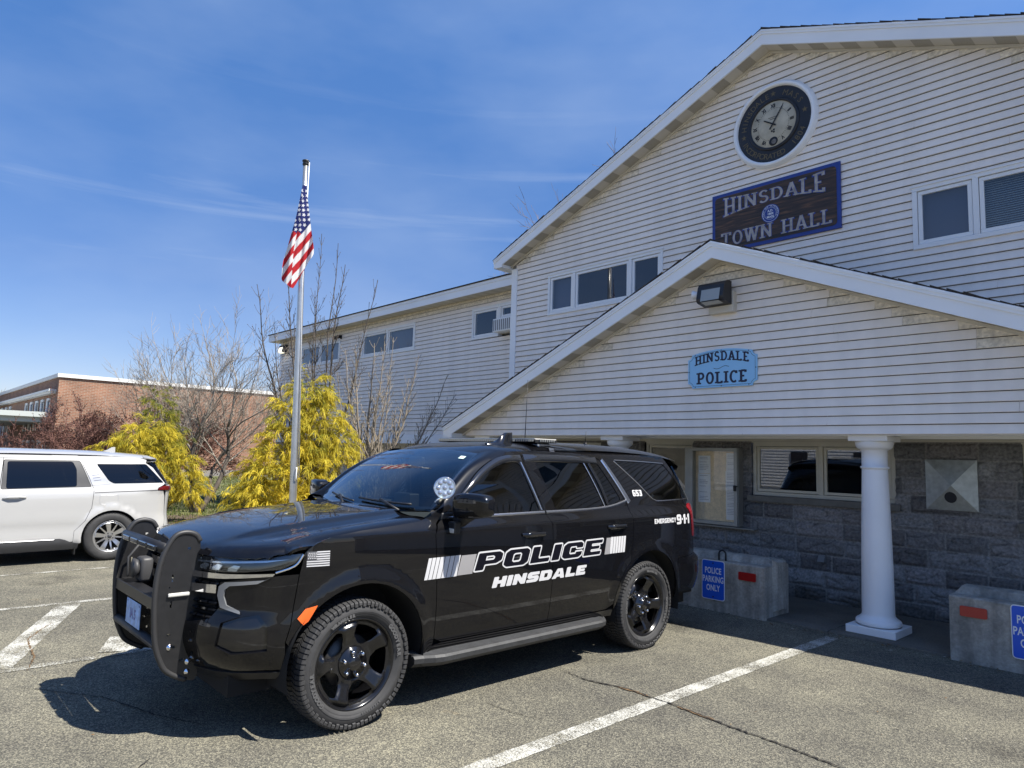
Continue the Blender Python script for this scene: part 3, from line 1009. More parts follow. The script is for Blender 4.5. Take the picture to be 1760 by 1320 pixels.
# long wing
WINW = [(-20.85, -18.35, 4.37, 5.07), (-17.1, -14.5, 4.37, 5.075), (-12.22, -9.9, 4.38, 5.09)]
siding('wing_siding', YW, lambda z: -22.35, lambda z: -9.9, 2.22, 5.36, WINW)
# the mirror wing on the other side, out of the frame but in the reflections
siding('wing_siding', YW, lambda z: 0.76, lambda z: 13.2, 2.22, 5.36, [(3.0, 5.4, 4.37, 5.07)])

mb = MB()   # sheathing and hidden walls
mb.box(-9.86, 0.76, YM+0.004, YM+0.05, 2.1, 4.38); mb.box(-9.86, -9.0, YM+0.004, YM+0.05, 4.38, 5.5); mb.box(-6.38, -2.77, YM+0.004, YM+0.05, 4.38, 5.5)
mb.box(-0.1, 0.76, YM+0.004, YM+0.05, 4.38, 5.5)
mb.prism([(-9.86, 5.19), (0.76, 5.19), (0.76, 5.56), (XA, 7.78), (-9.86, 5.56)], 'y', YM+0.004, YM+0.05)
mb.box(-9.9, -9.86, YM, 25, 0, 5.56); mb.box(0.76, 0.8, YM, 25, 0, 5.56)
mb.box(-9.9, 0.8, 24.9, 25, 0, 5.56)
mb.prism([(-9.55, 2.096), (0.5, 2.096), (0.5, 2.2), (XA, 4.3), (-9.55, 2.2)], 'y', YP+0.004, YP+0.14)
mb.build('sheathing', M['siding'], HALL)
mb = MB()
for (a, b) in ((-22.35, -9.9), (0.8, 13.2)):
    mb.box(a, b, YW+0.004, YW+0.03, 2.2, 4.36); mb.box(a, b, YW+0.004, YW+0.03, 5.1, 5.4)
    mb.box(a-0.001, a+0.03, YW, 20, 0.0, 5.36); mb.box(b-0.03, b+0.001, YW+0.06, 20, 0, 5.36); mb.box(a, b, 19.9, 20, 0, 5.36)
    mb.box(a, b, YW+0.9, YW+0.96, 0, 2.1)
for (a, b) in ((-22.35, -20.87), (-18.33, -17.12), (-14.48, -12.24), (0.8, 2.98), (5.42, 13.2)):
    mb.box(a, b, YW+0.004, YW+0.03, 4.36, 5.1)
mb.build('wing_wall', M['siding'], HALL)

# skirt boards, corner boards
for nm, bx in (('skirt_board', (-22.4, -9.87, YW-0.035, YW+0.02, 2.0, 2.22)), ('skirt_board', (0.77, 13.2, YW-0.035, YW+0.02, 2.0, 2.22)),
               ('corner_board', (-10.0, -9.845, YM-0.03, YM+0.10, 2.05, 5.47)), ('corner_board', (0.745, 0.9, YM-0.03, YM+0.10, 2.05, 5.47)),
               ('corner_board', (-22.42, -22.28, YW-0.03, YW+0.10, 2.2, 5.36))):
    mb = MB(); mb.box(*bx, 0.004); mb.build(nm, M['trim'], HALL)

def gable_trim(xa, za, xl, zl, xr, zr, yf, yw, fh, tag_, drip=0.07, ret=0.24, back=None, zmin=None):
    """fascia boards, soffit panels, shingle edge of one gable end"""
    sl = (za-zl)/(xa-xl); sr = (za-zr)/(xr-xa)
    mb = MB()
    for sgn, xe, ze, s in ((-1, xl, zl, sl), (1, xr, zr, sr)):
        # main board, with the level cut and boxed return at the eave
        def top(x): return za-abs(x-xa)*s
        xi = xe-sgn*ret
        pts = [(xa, za-drip*0.9), (xa, za-fh), (xi, top(xi)-fh), (xi, top(xe)-0.175), (xe, top(xe)-0.175), (xe, top(xe)-drip*0.9)]
        mb.prism(pts, 'y', yf, yf+0.025)
        # upper trim, proud of the board, and the drip edge
        mb.prism([(xa, za), (xa, za-drip), (xe-0*sgn, top(xe)-drip), (xe, top(xe))], 'y', yf-0.014, yf+0.02)
        mb.prism([(xa, za-0.006), (xa, za-0.034), (xe, top(xe)-0.034), (xe, top(xe)-0.006)], 'y', yf-0.022, yf-0.013)
        # eave return box
        mb.box(min(xe, xi), max(xe, xi), yf+0.024, yw+0.3, top(xe)-0.173, top(xe)-0.05)
        # eave gutter board running back
        mb.box(min(xe, xe-sgn*0.02)-0.002, max(xe, xe-sgn*0.02), yf+0.02, back or yw, top(xe)-0.17, top(xe)-0.01)
    mb.build('fascia', M['trim'], HALL)
    for sgn, xe, s in ((-1, xl, sl), (1, xr, sr)):
        mb = MB()
        xi = xe-sgn*ret
        n = int(abs(xi-xa)/0.105)
        vs = []
        for i in range(n+1):
            x0 = xa+sgn*abs(xi-xa)*i/n
            z0 = za-abs(x0-xa)*s-fh+0.012
            vs += [(x0, yf+0.02, z0), (x0, yw, z0)]
        o_ = len(mb.v); mb.v += vs
        for i in range(n):
            mb.f.append([2*i, 2*i+1, 2*i+3, 2*i+2]); mb.mi.append((i//2) % 2); mb.sm.append(False)
        mb.build('soffit_panel', [M['soffit'], M['soffit_vent']], HALL)
    mb = MB()    # backing above the panels and moulding at the wall
    for sgn, xe, s in ((-1, xl, sl), (1, xr, sr)):
        xi = xe-sgn*ret
        f = lambda x: za-abs(x-xa)*s-fh
        mb.prism([(xa, f(xa)+0.03), (xa, f(xa)+0.02), (xi, f(xi)+0.02), (xi, f(xi)+0.03)], 'y', yf+0.02, yw+0.02)
        mb.prism([(xa, f(xa)+0.010), (xa, f(xa)-0.026), (xi, f(xi)-0.026), (xi, f(xi)+0.010)], 'y', yw-0.034, yw-0.002)
    mb.build('soffit_moulding', M['soffit'], HALL)
    mb = MB()    # roof slabs; tabbed shingle edge
    for sgn, xe, s in ((-1, xl, sl), (1, xr, sr)):
        f = lambda x: za-abs(x-xa)*s
        xo = xe+sgn*0.03
        mb.prism([(xa, za+0.012), (xo, f(xo)+0.012), (xo, f(xo)-0.002), (xa, za-0.002)], 'y', yf+0.0, back)
        n = int(abs(xe-xa)/0.14)
        for i in range(n):
            x0 = xa+(xo-xa)*i/n; x1 = xa+(xo-xa)*(i+1)/n
            d = random.uniform(-0.012, 0.01); h = random.uniform(0.018, 0.034)
            mb.prism([(x0, f(x0)+h), (x1, f(x1)+h*0.55), (x1, f(x1)+0.008), (x0, f(x0)+0.008)], 'y', yf-0.02+d, yf+0.35)
    mb.build('roof', M['roofing'], HALL)
gable_trim(XA, 7.965, -10.27, 5.655, 2*XA+10.27, 5.655, 8.87, YM, 0.225, 'main', back=25.2)
gable_trim(-4.52, 4.50, -9.88, 2.232, 0.83, 2.31, 7.47, YP, 0.215, 'porch', back=YM-0.01)

# wing eaves
for a, b in ((-22.62, -9.98), (0.88, 13.5)):
    mb = MB(); mr = MB(); ms = MB()
    mb.box(a, b, 9.60, 9.625, 5.345, 5.565); mb.box(a, b, 9.585, 9.6, 5.50, 5.565)
    mb.box(a, a+0.02, 9.6, 20.2, 5.345, 5.56)
    mr.add([(a-0.03, 9.56, 5.568), (b, 9.56, 5.568), (b, 20.3, 7.2), (a-0.03, 20.3, 7.2), (a-0.03, 9.56, 5.592), (b, 9.56, 5.592), (b, 20.3, 7.225), (a-0.03, 20.3, 7.225)],
           [(3, 2, 1, 0), (4, 5, 6, 7), (0, 1, 5, 4), (1, 2, 6, 5), (2, 3, 7, 6), (3, 0, 4, 7)])
    n = int((b-a)/0.15)
    ms.v += [(a+(b-a)*i/n, yy, 5.358) for i in range(n+1) for yy in (9.62, YW)]
    for i in range(n):
        ms.f.append([2*i, 2*i+1, 2*i+3, 2*i+2]); ms.mi.append(i % 2); ms.sm.append(False)
    mb.build('wing_fascia', M['trim'], HALL); mr.build('wing_roof', M['roofing'], HALL)
    ms.build('wing_soffit', [M['soffit'], M['soffit_b']], HALL)

# ------------------------------------------------------------------ windows
def window(x0, x1, z0, z1, y, splits=(), fr=0.055, m=None, depth=0.09, sash=0.045, blinds=None, name='window', proud=0.03, dark=True):
    """casing, one sash and pane per light; a part of the town hall with frame, panes and blind under it"""
    m = m or M['vinyl']
    mb = MB()
    yo = y-proud
    # outer casing
    mb.box(x0, x1, yo, y+depth, z1-fr, z1, 0.004); mb.box(x0, x1, yo, y+depth, z0, z0+fr, 0.004)
    mb.box(x0, x0+fr, yo+0.0008, y+depth, z0+fr, z1-fr, 0.004); mb.box(x1-fr, x1, yo+0.0008, y+depth, z0+fr, z1-fr, 0.004)
    xs = [x0+fr]+list(splits)+[x1-fr]
    for s in splits:
        mb.box(s-fr*0.55, s+fr*0.55, yo+0.0008, y+depth, z0+fr, z1-fr, 0.003)
    mb.box(x0-0.008, x1+0.008, yo-0.012, y, z1-0.004, z1+0.014)      # drip cap
    w = mb.build(name, m, HALL)
    for i in range(len(xs)-1):
        a = xs[i]+(fr*0.55 if i > 0 else 0); b = xs[i+1]-(fr*0.55 if i < len(xs)-2 else 0)
        sb = MB(); ys = yo+0.016
        c0, c1, d0, d1 = a+0.006, b-0.006, z0+fr+0.006, z1-fr-0.006
        sb.box(c0, c1, ys, ys+0.04, d1-sash, d1, 0.003); sb.box(c0, c1, ys, ys+0.04, d0, d0+sash, 0.003)
        sb.box(c0, c0+sash, ys+0.0008, ys+0.04, d0+sash, d1-sash, 0.003); sb.box(c1-sash, c1, ys+0.0008, ys+0.04, d0+sash, d1-sash, 0.003)
        o = sb.build('sash', m); sub(w, o); o.matrix_parent_inverse = Matrix.Identity(4)
        gb = MB(); gy = ys+0.02
        gb.add([(c0+sash, gy, d0+sash), (c1-sash, gy, d0+sash), (c1-sash, gy, d1-sash), (c0+sash, gy, d1-sash)], [(0, 1, 2, 3)])
        o = gb.build('pane', M['glass']); sub(w, o)
        kind = blinds[i] if blinds else None
        if kind == 'slats':
            bb = MB(); k = int((d1-d0)/0.026)
            for j in range(k):
                zz = d0+(j+0.5)*(d1-d0)/k
                bb.add([(a, gy+0.055, zz-0.010), (b, gy+0.055, zz-0.010), (b, gy+0.072, zz+0.010), (a, gy+0.072, zz+0.010)], [(0, 1, 2, 3)])
            o = bb.build('blind', M['blind']); sub(w, o)
        elif kind == 'shade':
            bb = MB(); bb.box(a, b, gy+0.08, gy+0.084, d0, d1)
            o = bb.build('blind', M['curtain']); sub(w, o)
    return w

window(*M1, YM, (-8.325, -7.055), blinds=['shade', None, None])
window(*M2, YM, (-2.085, -0.80), blinds=['shade', 'slats', 'slats'])
window(*WINW[0], YW, (-19.6,), blinds=['shade', 'shade'])
window(*WINW[1], YW, (-15.78,), blinds=[None, 'shade'])
# the light by the corner: one pane, then a hung sash lifted over an air conditioner
window(-12.22, -11.285, 4.38, 5.09, YW)
window(-11.28, -10.10, 4.74, 5.09, YW, fr=0.05)
window(3.0, 5.4, 4.37, 5.07, YW, (4.2,), blinds=['shade', 'shade'])
# dark rooms behind the panes
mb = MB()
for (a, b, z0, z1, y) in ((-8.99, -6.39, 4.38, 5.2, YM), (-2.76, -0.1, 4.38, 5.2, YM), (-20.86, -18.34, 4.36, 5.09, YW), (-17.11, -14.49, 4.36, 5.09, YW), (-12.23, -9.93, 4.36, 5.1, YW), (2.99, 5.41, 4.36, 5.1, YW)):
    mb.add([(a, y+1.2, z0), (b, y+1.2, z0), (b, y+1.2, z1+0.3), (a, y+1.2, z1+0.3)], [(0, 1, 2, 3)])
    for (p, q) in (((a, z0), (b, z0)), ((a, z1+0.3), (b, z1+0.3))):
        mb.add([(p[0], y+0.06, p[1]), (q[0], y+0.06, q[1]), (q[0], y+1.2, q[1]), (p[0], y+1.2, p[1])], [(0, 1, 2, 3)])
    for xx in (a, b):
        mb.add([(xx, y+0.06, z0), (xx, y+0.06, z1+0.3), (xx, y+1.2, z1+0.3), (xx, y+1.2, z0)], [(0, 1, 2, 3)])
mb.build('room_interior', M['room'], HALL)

# ------------------------------------------------------------------ stone ground floor
SOPEN = [(-9.50, -7.62, 0.0, 2.03), (-6.72, -5.84, 1.22, 2.055), (-4.885, -3.03, 1.32, 2.05), (-1.76, 0.1, 1.2, 2.05)]
def stone_wall():
    x0, x1, z0, z1 = -9.9, 0.76, -0.02, 2.075
    xs = sorted(set([round(x0+i*0.0155, 4) for i in range(int((x1-x0)/0.0155)+1)]+[x1]+[o[0] for o in SOPEN]+[o[1] for o in SOPEN]))
    zs = sorted(set([round(z0+i*0.0135, 4) for i in range(int((z1-z0)/0.0135)+1)]+[z1]+[o[2] for o in SOPEN if o[2] > 0]+[o[3] for o in SOPEN]))
    ch = 0.208
    rnd = random.Random(3)
    rows = []
    nrow = int((z1-z0)/ch)+2
    for k in range(nrow):
        x = x0-rnd.uniform(0, 0.45); js = []
        while x < x1+0.6:
            js.append(x); x += rnd.choice([0.42, 0.42, 0.62, 0.3, 0.52])
        rows.append((js, [(rnd.uniform(-0.008, 0.008), rnd.uniform(0, 100), rnd.uniform(0.62, 1.28), rnd.uniform(-1, 1)) for _ in js]))
    vs, tint = [], []
    for z in zs:
        k = int((z-z0)/ch); lz = (z-z0)-k*ch
        js, info = rows[k]
        bi = 0
        for x in xs:
            while bi+1 < len(js) and js[bi+1] <= x: bi += 1
            lx = x-js[bi]; wx = (js[bi+1]-js[bi]) if bi+1 < len(js) else 0.4
            edge = min(lx, wx-lx, lz, ch-lz)
            dz, seed, val, hue = info[bi]
            n1 = noise.noise(Vector((x*5.5, z*9+seed, seed)))
            n2 = noise.noise(Vector((x*16, z*22+seed, seed*2)))
            rg = 1-abs(noise.noise(Vector((x*4.2+seed, z*11, seed*0.7))))
            t = sstep(0.006, 0.05, edge)
            n4 = abs(noise.noise(Vector((x*2.6+seed*2, z*7.5, seed))))
            h = t*(0.028+0.020*n1+0.009*n2+0.030*(rg-0.62)+dz*0.7-0.022*max(0, .07-n4)/.07)
            y = YM-max(h, -0.004)
            vs.append((x, y, z))
            if edge < 0.0075:
                c = (0.29, 0.285, 0.275)
            else:
                g = (0.235+0.04*n1)*val
                g *= 1-.45*sstep(.035, .0, n4)
                c = (g*(1.0+0.02*hue), g*(0.985-0.01*hue), g*(1.0-0.02*hue))
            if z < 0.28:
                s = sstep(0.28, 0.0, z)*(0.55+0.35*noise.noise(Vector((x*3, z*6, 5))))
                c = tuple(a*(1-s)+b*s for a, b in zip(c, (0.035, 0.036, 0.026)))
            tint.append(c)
    nx = len(xs); fs = []
    for i in range(len(zs)-1):
        zm = (zs[i]+zs[i+1])/2
        for j in range(nx-1):
            xm = (xs[j]+xs[j+1])/2
            if any(o[0] < xm < o[1] and o[2] < zm < o[3] for o in SOPEN): continue
            fs.append((i*nx+j, i*nx+j+1, (i+1)*nx+j+1, (i+1)*nx+j))
    mb = MB(); mb.smooth = True
    mb.add(vs, fs); mb.tint = tint
    return mb.build('stone_wall', M['stone'], HALL)
stone_wall()
mb = MB()
mb.box(-9.6, 0.76, YM-0.012, YM+0.05, 2.066, 2.10); mb.box(-9.6, 0.76, YP+0.14, YM, 2.112, 2.13)
mb.build('porch_ceiling', M['beige_frame'], HALL)
mb = MB()
mb.box(-9.5, 0.45, YP+0.02, YP+0.16, 2.085, 2.094); mb.box(-9.5, 0.45, YP+0.50, YP+0.62, 2.07, 2.115)
mb.build('porch_beam', M['trim'], HALL)

def stone_window(x0, x1, z0, z1, splits, name='window'):
    w = window(x0, x1, z0, z1, YM+0.03, splits, fr=0.05, m=M['beige_frame'], proud=0.02, name=name, sash=0.035)
    sb = MB()
    if z0 > 0.3:
        sb.box(x0-0.05, x1+0.06, YM-0.075, YM+0.05, z0-0.085, z0-0.004, 0.006)
        o = sb.build('sill', M['stone_sill']); sub(w, o)
    return w
M['stone_sill'] = mat('stone_sill', (0.17, 0.165, 0.15), 0.9, var=0.2, vscale=9)
stone_window(-4.885, -3.03, 1.32, 2.05, (-3.935,))
stone_window(-6.72, -5.84, 1.22, 2.055, ())
stone_window(-1.76, 0.1, 1.2, 2.05, (-0.83,))
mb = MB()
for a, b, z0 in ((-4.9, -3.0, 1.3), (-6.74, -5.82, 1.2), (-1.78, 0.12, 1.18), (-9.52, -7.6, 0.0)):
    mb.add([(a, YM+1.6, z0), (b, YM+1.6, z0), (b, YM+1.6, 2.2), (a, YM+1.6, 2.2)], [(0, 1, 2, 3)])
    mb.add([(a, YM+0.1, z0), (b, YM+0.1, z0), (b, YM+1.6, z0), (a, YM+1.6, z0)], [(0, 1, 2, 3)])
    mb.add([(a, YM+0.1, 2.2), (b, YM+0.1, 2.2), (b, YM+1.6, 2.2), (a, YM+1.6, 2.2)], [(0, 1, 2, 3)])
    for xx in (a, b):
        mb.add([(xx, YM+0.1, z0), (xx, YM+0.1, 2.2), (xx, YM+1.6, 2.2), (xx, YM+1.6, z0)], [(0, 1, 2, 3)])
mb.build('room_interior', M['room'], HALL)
# entrance: beige door frame with glazed leaves
mb = MB()
mb.box(-9.50, -7.62, YM-0.03, YM+0.08, 1.95, 2.03, 0.004)
for a, b in ((-9.50, -9.42), (-8.60, -8.52), (-7.70, -7.62)):
    mb.box(a, b, YM-0.03, YM+0.08, 0.0, 1.95, 0.004)
mb.box(-9.42, -7.70, YM, YM+0.05, 0.02, 0.25, 0.004)
d = mb.build('entrance_door', M['beige_frame'], HALL)
mb = MB()
for a, b in ((-9.42, -8.60), (-8.52, -7.70)):
    mb.add([(a, YM+0.03, 0.25), (b, YM+0.03, 0.25), (b, YM+0.03, 1.95), (a, YM+0.03, 1.95)], [(0, 1, 2, 3)])
sub(d, mb.build('pane', M['glass']))

# ------------------------------------------------------------------ porch columns
def column(x, y):
    mb = MB()
    mb.box(x-0.245, x+0.245, y-0.245, y+0.245, 0.0222, 0.10, 0.006)
    mb.box(x-0.20, x+0.20, y-0.20, y+0.20, 2.03, 2.086, 0.005)
    mb.smooth = True
    prof = [(0.0, 0.10), (0.215, 0.10)]
    for k in range(9):
        a = -90+180*k/8
        prof.append((0.193+0.028*math.cos(R(a)), 0.133+0.033*math.sin(R(a))))
    prof += [(0.192, 0.170), (0.176, 0.182), (0.161, 0.20)]
    for k in range(13):
        t = k/12
        prof.append((0.158-0.031*t**1.5, 0.22+(1.72-0.22)*t))
    prof += [(0.127, 1.735), (0.139, 1.74), (0.142, 1.75), (0.139, 1.76), (0.127, 1.765), (0.126, 1.93), (0.140, 1.94)]
    for k in range(7):
        a = R(90*k/6)
        prof.append((0.142+0.046*math.sin(a), 1.945+0.07*(1-math.cos(a))))
    prof += [(0.190, 2.03), (0.0, 2.03)]
    mb.lathe(prof, 48, (x, y, 0))
    return mb.build('column', M['column'], HALL)
for cx in (-9.2, -6.33, -2.855, 0.2):
    column(cx, 8.0)
# ------------------------------------------------------------------ clock on the gable
def on_wall(cx, cz, y):
    return lambda x, z, d=0.0: (cx+x, y-d, cz+z)
M['ring_black'] = mat('clock_ring', (0.016, 0.016, 0.019), 0.45, var=0.3, vscale=4)
M['clock_face'] = mat('aged_clock_face', (0.47, 0.43, 0.33), 0.6, var=0.22, vscale=7)
M['dull_gold'] = mat('dull_gold_lettering', (0.14, 0.105, 0.045), 0.6)
M['ink'] = mat('black_ink', (0.012, 0.012, 0.014), 0.6)
M['weathered_hole'] = mat('worn_hatch', (0.16, 0.15, 0.14), 0.7, var=0.5, vscale=20)
CX, CZ, CY = -4.50, 6.605, YM
clock = thing('wall_clock', 'round black and cream clock with white rim high under the gable peak', 'clock', (CX, CY, CZ))
mb = MB(); mb.smooth = True
mb.lathe([(0.55, 0.03-0.08), (0.555, -0.075), (0.575, -0.095), (0.60, -0.088), (0.615, -0.075), (0.622, -0.05), (0.632, -0.045), (0.636, -0.01), (0.636, 0.01)], 72, (CX, CY, CZ), 'y')
mb.build('rim', M['trim'], clock)
mb = MB(); mb.lathe([(0.0, -0.052), (0.556, -0.052)], 64, (CX, CY, CZ), 'y')
dial = mb.build('ring_board', M['ring_black'], clock)
mb = MB(); mb.smooth = True
mb.lathe([(0.0, -0.058), (0.335, -0.058), (0.338, -0.056)], 64, (CX, CY, CZ), 'y')
mb.build('face', M['clock_face'], clock)
mb = MB(); mb.smooth = True
mb.lathe([(0.336, -0.052), (0.34, -0.07), (0.365, -0.076), (0.38, -0.064), (0.384, -0.052)], 64, (CX, CY, CZ), 'y')
mb.build('bezel', M['ring_black'], clock)
fn0 = on_wall(CX, CZ, CY-0.0535)
mb = MB()
def ring_text(txt, rad, a_mid, size, up=True, step=None, f=fn0):
    n = len(txt); step = step or size*0.78/rad
    for i, chx in enumerate(txt):
        if chx == ' ': continue
        a = a_mid+(-(i-(n-1)/2) if up else (i-(n-1)/2))*step
        ca, sa = math.cos(a), math.sin(a)
        rot = a-math.pi/2 if up else a+math.pi/2
        cr, sr = math.cos(rot), math.sin(rot)
        put_text(mb, chx, size, lambda x, y: f(rad*ca+(x*cr-y*sr), rad*sa+(x*sr+y*cr), 0.0), bold=0.0)
ring_text('HINSDALE', 0.415, R(137), 0.115, True, 0.175)
ring_text('MASS', 0.415, R(48), 0.115, True, 0.21)
ring_text('INCORPORATED', 0.505, R(244), 0.115, False, 0.135)
ring_text('1804', 0.505, R(322), 0.115, False, 0.145)
mb.build('lettering', M['dull_gold'], clock)
for aa, rr in ((90, 0.46), (8, 0.46), (188, 0.46)):
    st = []
    for k in range(10):
        q = (0.045 if k % 2 == 0 else 0.017); b_ = R(90+36*k)
        st.append(fn0(rr*math.cos(R(aa))+q*math.cos(b_), rr*math.sin(R(aa))+q*math.sin(b_), 0.0003))
    mb = MB(); mb.add(st, [tuple(range(10))])
    mb.build('star', M['dull_gold'], clock)
mb = MB()
fn1 = on_wall(CX, CZ, CY-0.0595)
for i, num in enumerate(['XII', 'I', 'II', 'III', 'IIII', 'V', 'VI', 'VII', 'VIII', 'IX', 'X', 'XI']):
    if num == 'VI': continue
    a = R(90-30*i); rot = a-math.pi/2
    ca, sa, cr, sr = math.cos(a), math.sin(a), math.cos(rot), math.sin(rot)
    put_text(mb, num, 0.075, lambda x, y: fn1(0.25*ca+x*cr-y*sr, 0.25*sa+x*sr+y*cr, 0.0), bold=0.004, xscale=0.75)
for i in range(60):
    a = R(6*i)
    for r0, r1, w in ((0.226, 0.240, 0.003),):
        c_, s_ = math.cos(a), math.sin(a)
        mb.add([fn1(r0*c_-w*s_, r0*s_+w*c_), fn1(r0*c_+w*s_, r0*s_-w*c_), fn1(r1*c_+w*s_, r1*s_-w*c_), fn1(r1*c_-w*s_, r1*s_+w*c_)], [(0, 1, 2, 3)])
for k in range(6):    # small rosette under the hands
    a0 = R(60*k)
    pts = [fn1(0.02*math.cos(a0)+0.016*math.cos(R(t)), -0.10+0.02*math.sin(a0)+0.016*math.sin(R(t)), 0.0004*(k+1)) for t in range(0, 360, 60)]
    if k % 2: mb.add(pts, [tuple(range(6))])
for yy, w in ((0.10, 0.07), (0.075, 0.05)):
    for j in range(9):
        x0 = -w+2*w*j/9
        mb.add([fn1(x0, yy, 0.0002), fn1(x0+w*0.16, yy, 0.0002), fn1(x0+w*0.16, yy+0.012, 0.0002), fn1(x0, yy+0.012, 0.0002)], [(0, 1, 2, 3)])
mb.build('numerals', M['ink'], clock)
mb = MB()
for ang, l0, l1, w, d in ((147, 0.05, 0.17, 0.011, 0.010), (57, 0.085, 0.285, 0.010, 0.016)):
    c_, s_ = math.cos(R(ang)), math.sin(R(ang))
    pts = [(-l0, -w), (l1*0.9, -w*0.8), (l1, 0), (l1*0.9, w*0.8), (-l0, w)]
    mb.prism([(p[0]*c_-p[1]*s_, p[0]*s_+p[1]*c_) for p in pts], 'y', -d-0.004, -d, lambda q: (CX+q[0], CY-0.058+q[1], CZ+q[2]))
mb.build('hand', M['ink'], clock)
mb = MB(); mb.smooth = True
mb.lathe([(0.0, -0.061), (0.04, -0.063), (0.062, -0.064), (0.066, -0.058)], 32, (CX+0.0, CY, CZ-0.255), 'y')
hole = mb.build('winding_hole', M['ink'], clock)
mb = MB(); mb.lathe([(0.0, -0.0655), (0.036, -0.0655)], 20, (CX+0.01, CY, CZ-0.262), 'y')
sub(hole, mb.build('hole_cover', M['weathered_hole'])).matrix_parent_inverse = Matrix.Translation((0, 0, 0))
hole.children[0].matrix_parent_inverse = Matrix.Translation((0, 0, 0))

# ------------------------------------------------------------------ town hall sign
def wood_mat():
    m = bpy.data.materials.new('dark_plank_sign'); m.use_nodes = True
    nt = m.node_tree; N, Lk = nt.nodes, nt.links
    b = N['Principled BSDF']; b.inputs['Roughness'].default_value = 0.45
    tc = N.new('ShaderNodeTexCoord'); mp = N.new('ShaderNodeMapping')
    mp.inputs['Scale'].default_value = (1.1, 1, 13)
    n = N.new('ShaderNodeTexNoise'); n.inputs['Scale'].default_value = 2.2; n.inputs['Detail'].default_value = 8; n.inputs['Distortion'].default_value = 0.8
    r = N.new('ShaderNodeValToRGB')
    r.color_ramp.elements[0].position = 0.36; r.color_ramp.elements[0].color = (0.016, 0.010, 0.007, 1)
    r.color_ramp.elements[1].position = 0.78; r.color_ramp.elements[1].color = (0.24, 0.11, 0.045, 1)
    q = r.color_ramp.elements.new(0.56); q.color = (0.062, 0.032, 0.017, 1)
    Lk.new(tc.outputs['Object'], mp.inputs[0]); Lk.new(mp.outputs[0], n.inputs['Vector'])
    Lk.new(n.outputs['Fac'], r.inputs['Fac']); Lk.new(r.outputs['Color'], b.inputs['Base Color'])
    return m
M['plank'] = wood_mat()
M['sign_blue'] = mat('sign_blue', (0.020, 0.050, 0.26), 0.4)
M['silver_letter'] = mat('silver_lettering', (0.40, 0.365, 0.34), 0.5, var=0.35, vscale=14)
SX, SZ, SY = -4.537, 5.328, YM-0.018
SW, SH = 1.90, 0.913
sign = thing('town_hall_sign', 'dark wooden HINSDALE TOWN HALL board edged in blue below the clock', 'sign', (SX, SY, SZ))
sf = lambda x, z, d=0.0: (SX+x, SY-0.03-d, SZ+z)
mb = MB(); mb.box(SX-SW/2, SX+SW/2, SY-0.03, SY, SZ-SH/2, SZ+SH/2, 0.003)
mb.build('border', M['sign_blue'], sign)
mb = MB()
rp = round_poly([(-SW/2+0.05, -SH/2+0.05), (SW/2-0.05, -SH/2+0.05), (SW/2-0.05, SH/2-0.05), (-SW/2+0.05, SH/2-0.05)], 0.06)
mb.prism(rp, 'y', -0.004, 0.0, lambda q: (SX+q[0], SY-0.03+q[1], SZ+q[2]))
mb.build('board', M['plank'], sign)
def arch_h(xn):      # letters taller at both ends, base bowed up in the middle
    b0 = 0.085+0.075*(1-xn*xn); t = 0.375-0.0*xn
    t = 0.335+0.045*xn*xn
    return b0, t-b0
for mm, dd, TT, tt in ((M['sign_blue'], 0.0045, 0.26, 0.15), (M['silver_letter'], 0.0075, 0.19, 0.085)):
    mb = MB()
    put_serif(mb, 'HINSDALE', lambda x, y, d: sf(x, y, d), 0.25, T=TT, t=tt, height_fn=arch_h, start_depth=dd, total=1.50, space=0.15)
    mb.build('lettering', mm, sign); mb = MB()
    put_serif(mb, 'TOWN HALL', lambda x, y, d: sf(x+0.02, y-0.365, d), 0.20, T=TT, t=tt, start_depth=dd, total=1.62, space=0.16)
    mb.build('lettering', mm, sign)
mb = MB(); mb.lathe([(0.0, -0.004), (0.135, -0.004)], 40, (SX-0.02, SY-0.0345, SZ-0.03), 'y')
seal = mb.build('seal', M['sign_blue'], sign)
mb = MB(); mb.smooth = False
for r0, r1 in ((0.118, 0.122), (0.085, 0.088)):
    mb.lathe([(r0, -0.0055), (r1, -0.0055)], 40, (SX-0.02, SY-0.0345, SZ-0.03), 'y')
fs_ = lambda x, z, d=0.0: (SX-0.02+x, SY-0.0402-d, SZ-0.03+z)
_sv = mb
ring_text('TOWN OF HINSDALE', 0.096, R(90), 0.03, True, 0.27, fs_)
for k in range(5):
    put_text(mb, ['A.D.', '1804', 'MASS', '', ''][k], 0.045, lambda x, y: fs_(x, y+0.025-0.045*k), bold=0.001)
mb.build('seal_marks', M['trim'], sign)

# ------------------------------------------------------------------ police sign on the porch gable
M['pale_blue'] = mat('pale_blue_sign', (0.30, 0.60, 0.88), 0.4)
M['navy'] = mat('navy_lettering', (0.010, 0.012, 0.045), 0.5)
PX, PZ, PY = -4.527, 2.905, YP-0.016
psign = thing('police_sign', 'pale blue HINSDALE POLICE sign with scalloped corners on porch gable', 'sign', (PX, PY, PZ))
def sign_outline(w, h, n, top):
    pts = []
    def cor(cx, cy, a0, a1):
        return [(cx+n*math.cos(R(a0+(a1-a0)*k/6)), cy+n*math.sin(R(a0+(a1-a0)*k/6))) for k in range(7)]
    pts += cor(-w, -h, 90, 0)              # bottom left notch
    pts += cor(w, -h, 180, 90)
    pts += cor(w, h, 270, 180)
    xs_ = [(w-n)-(2*(w-n))*k/12 for k in range(1, 12)]
    pts += [(x, h+top*(1-(x/(w-n))**2)) for x in xs_]
    pts += cor(-w, h, 0, -90)
    return pts
mb = MB(); so = sign_outline(0.475, 0.215, 0.06, 0.05)
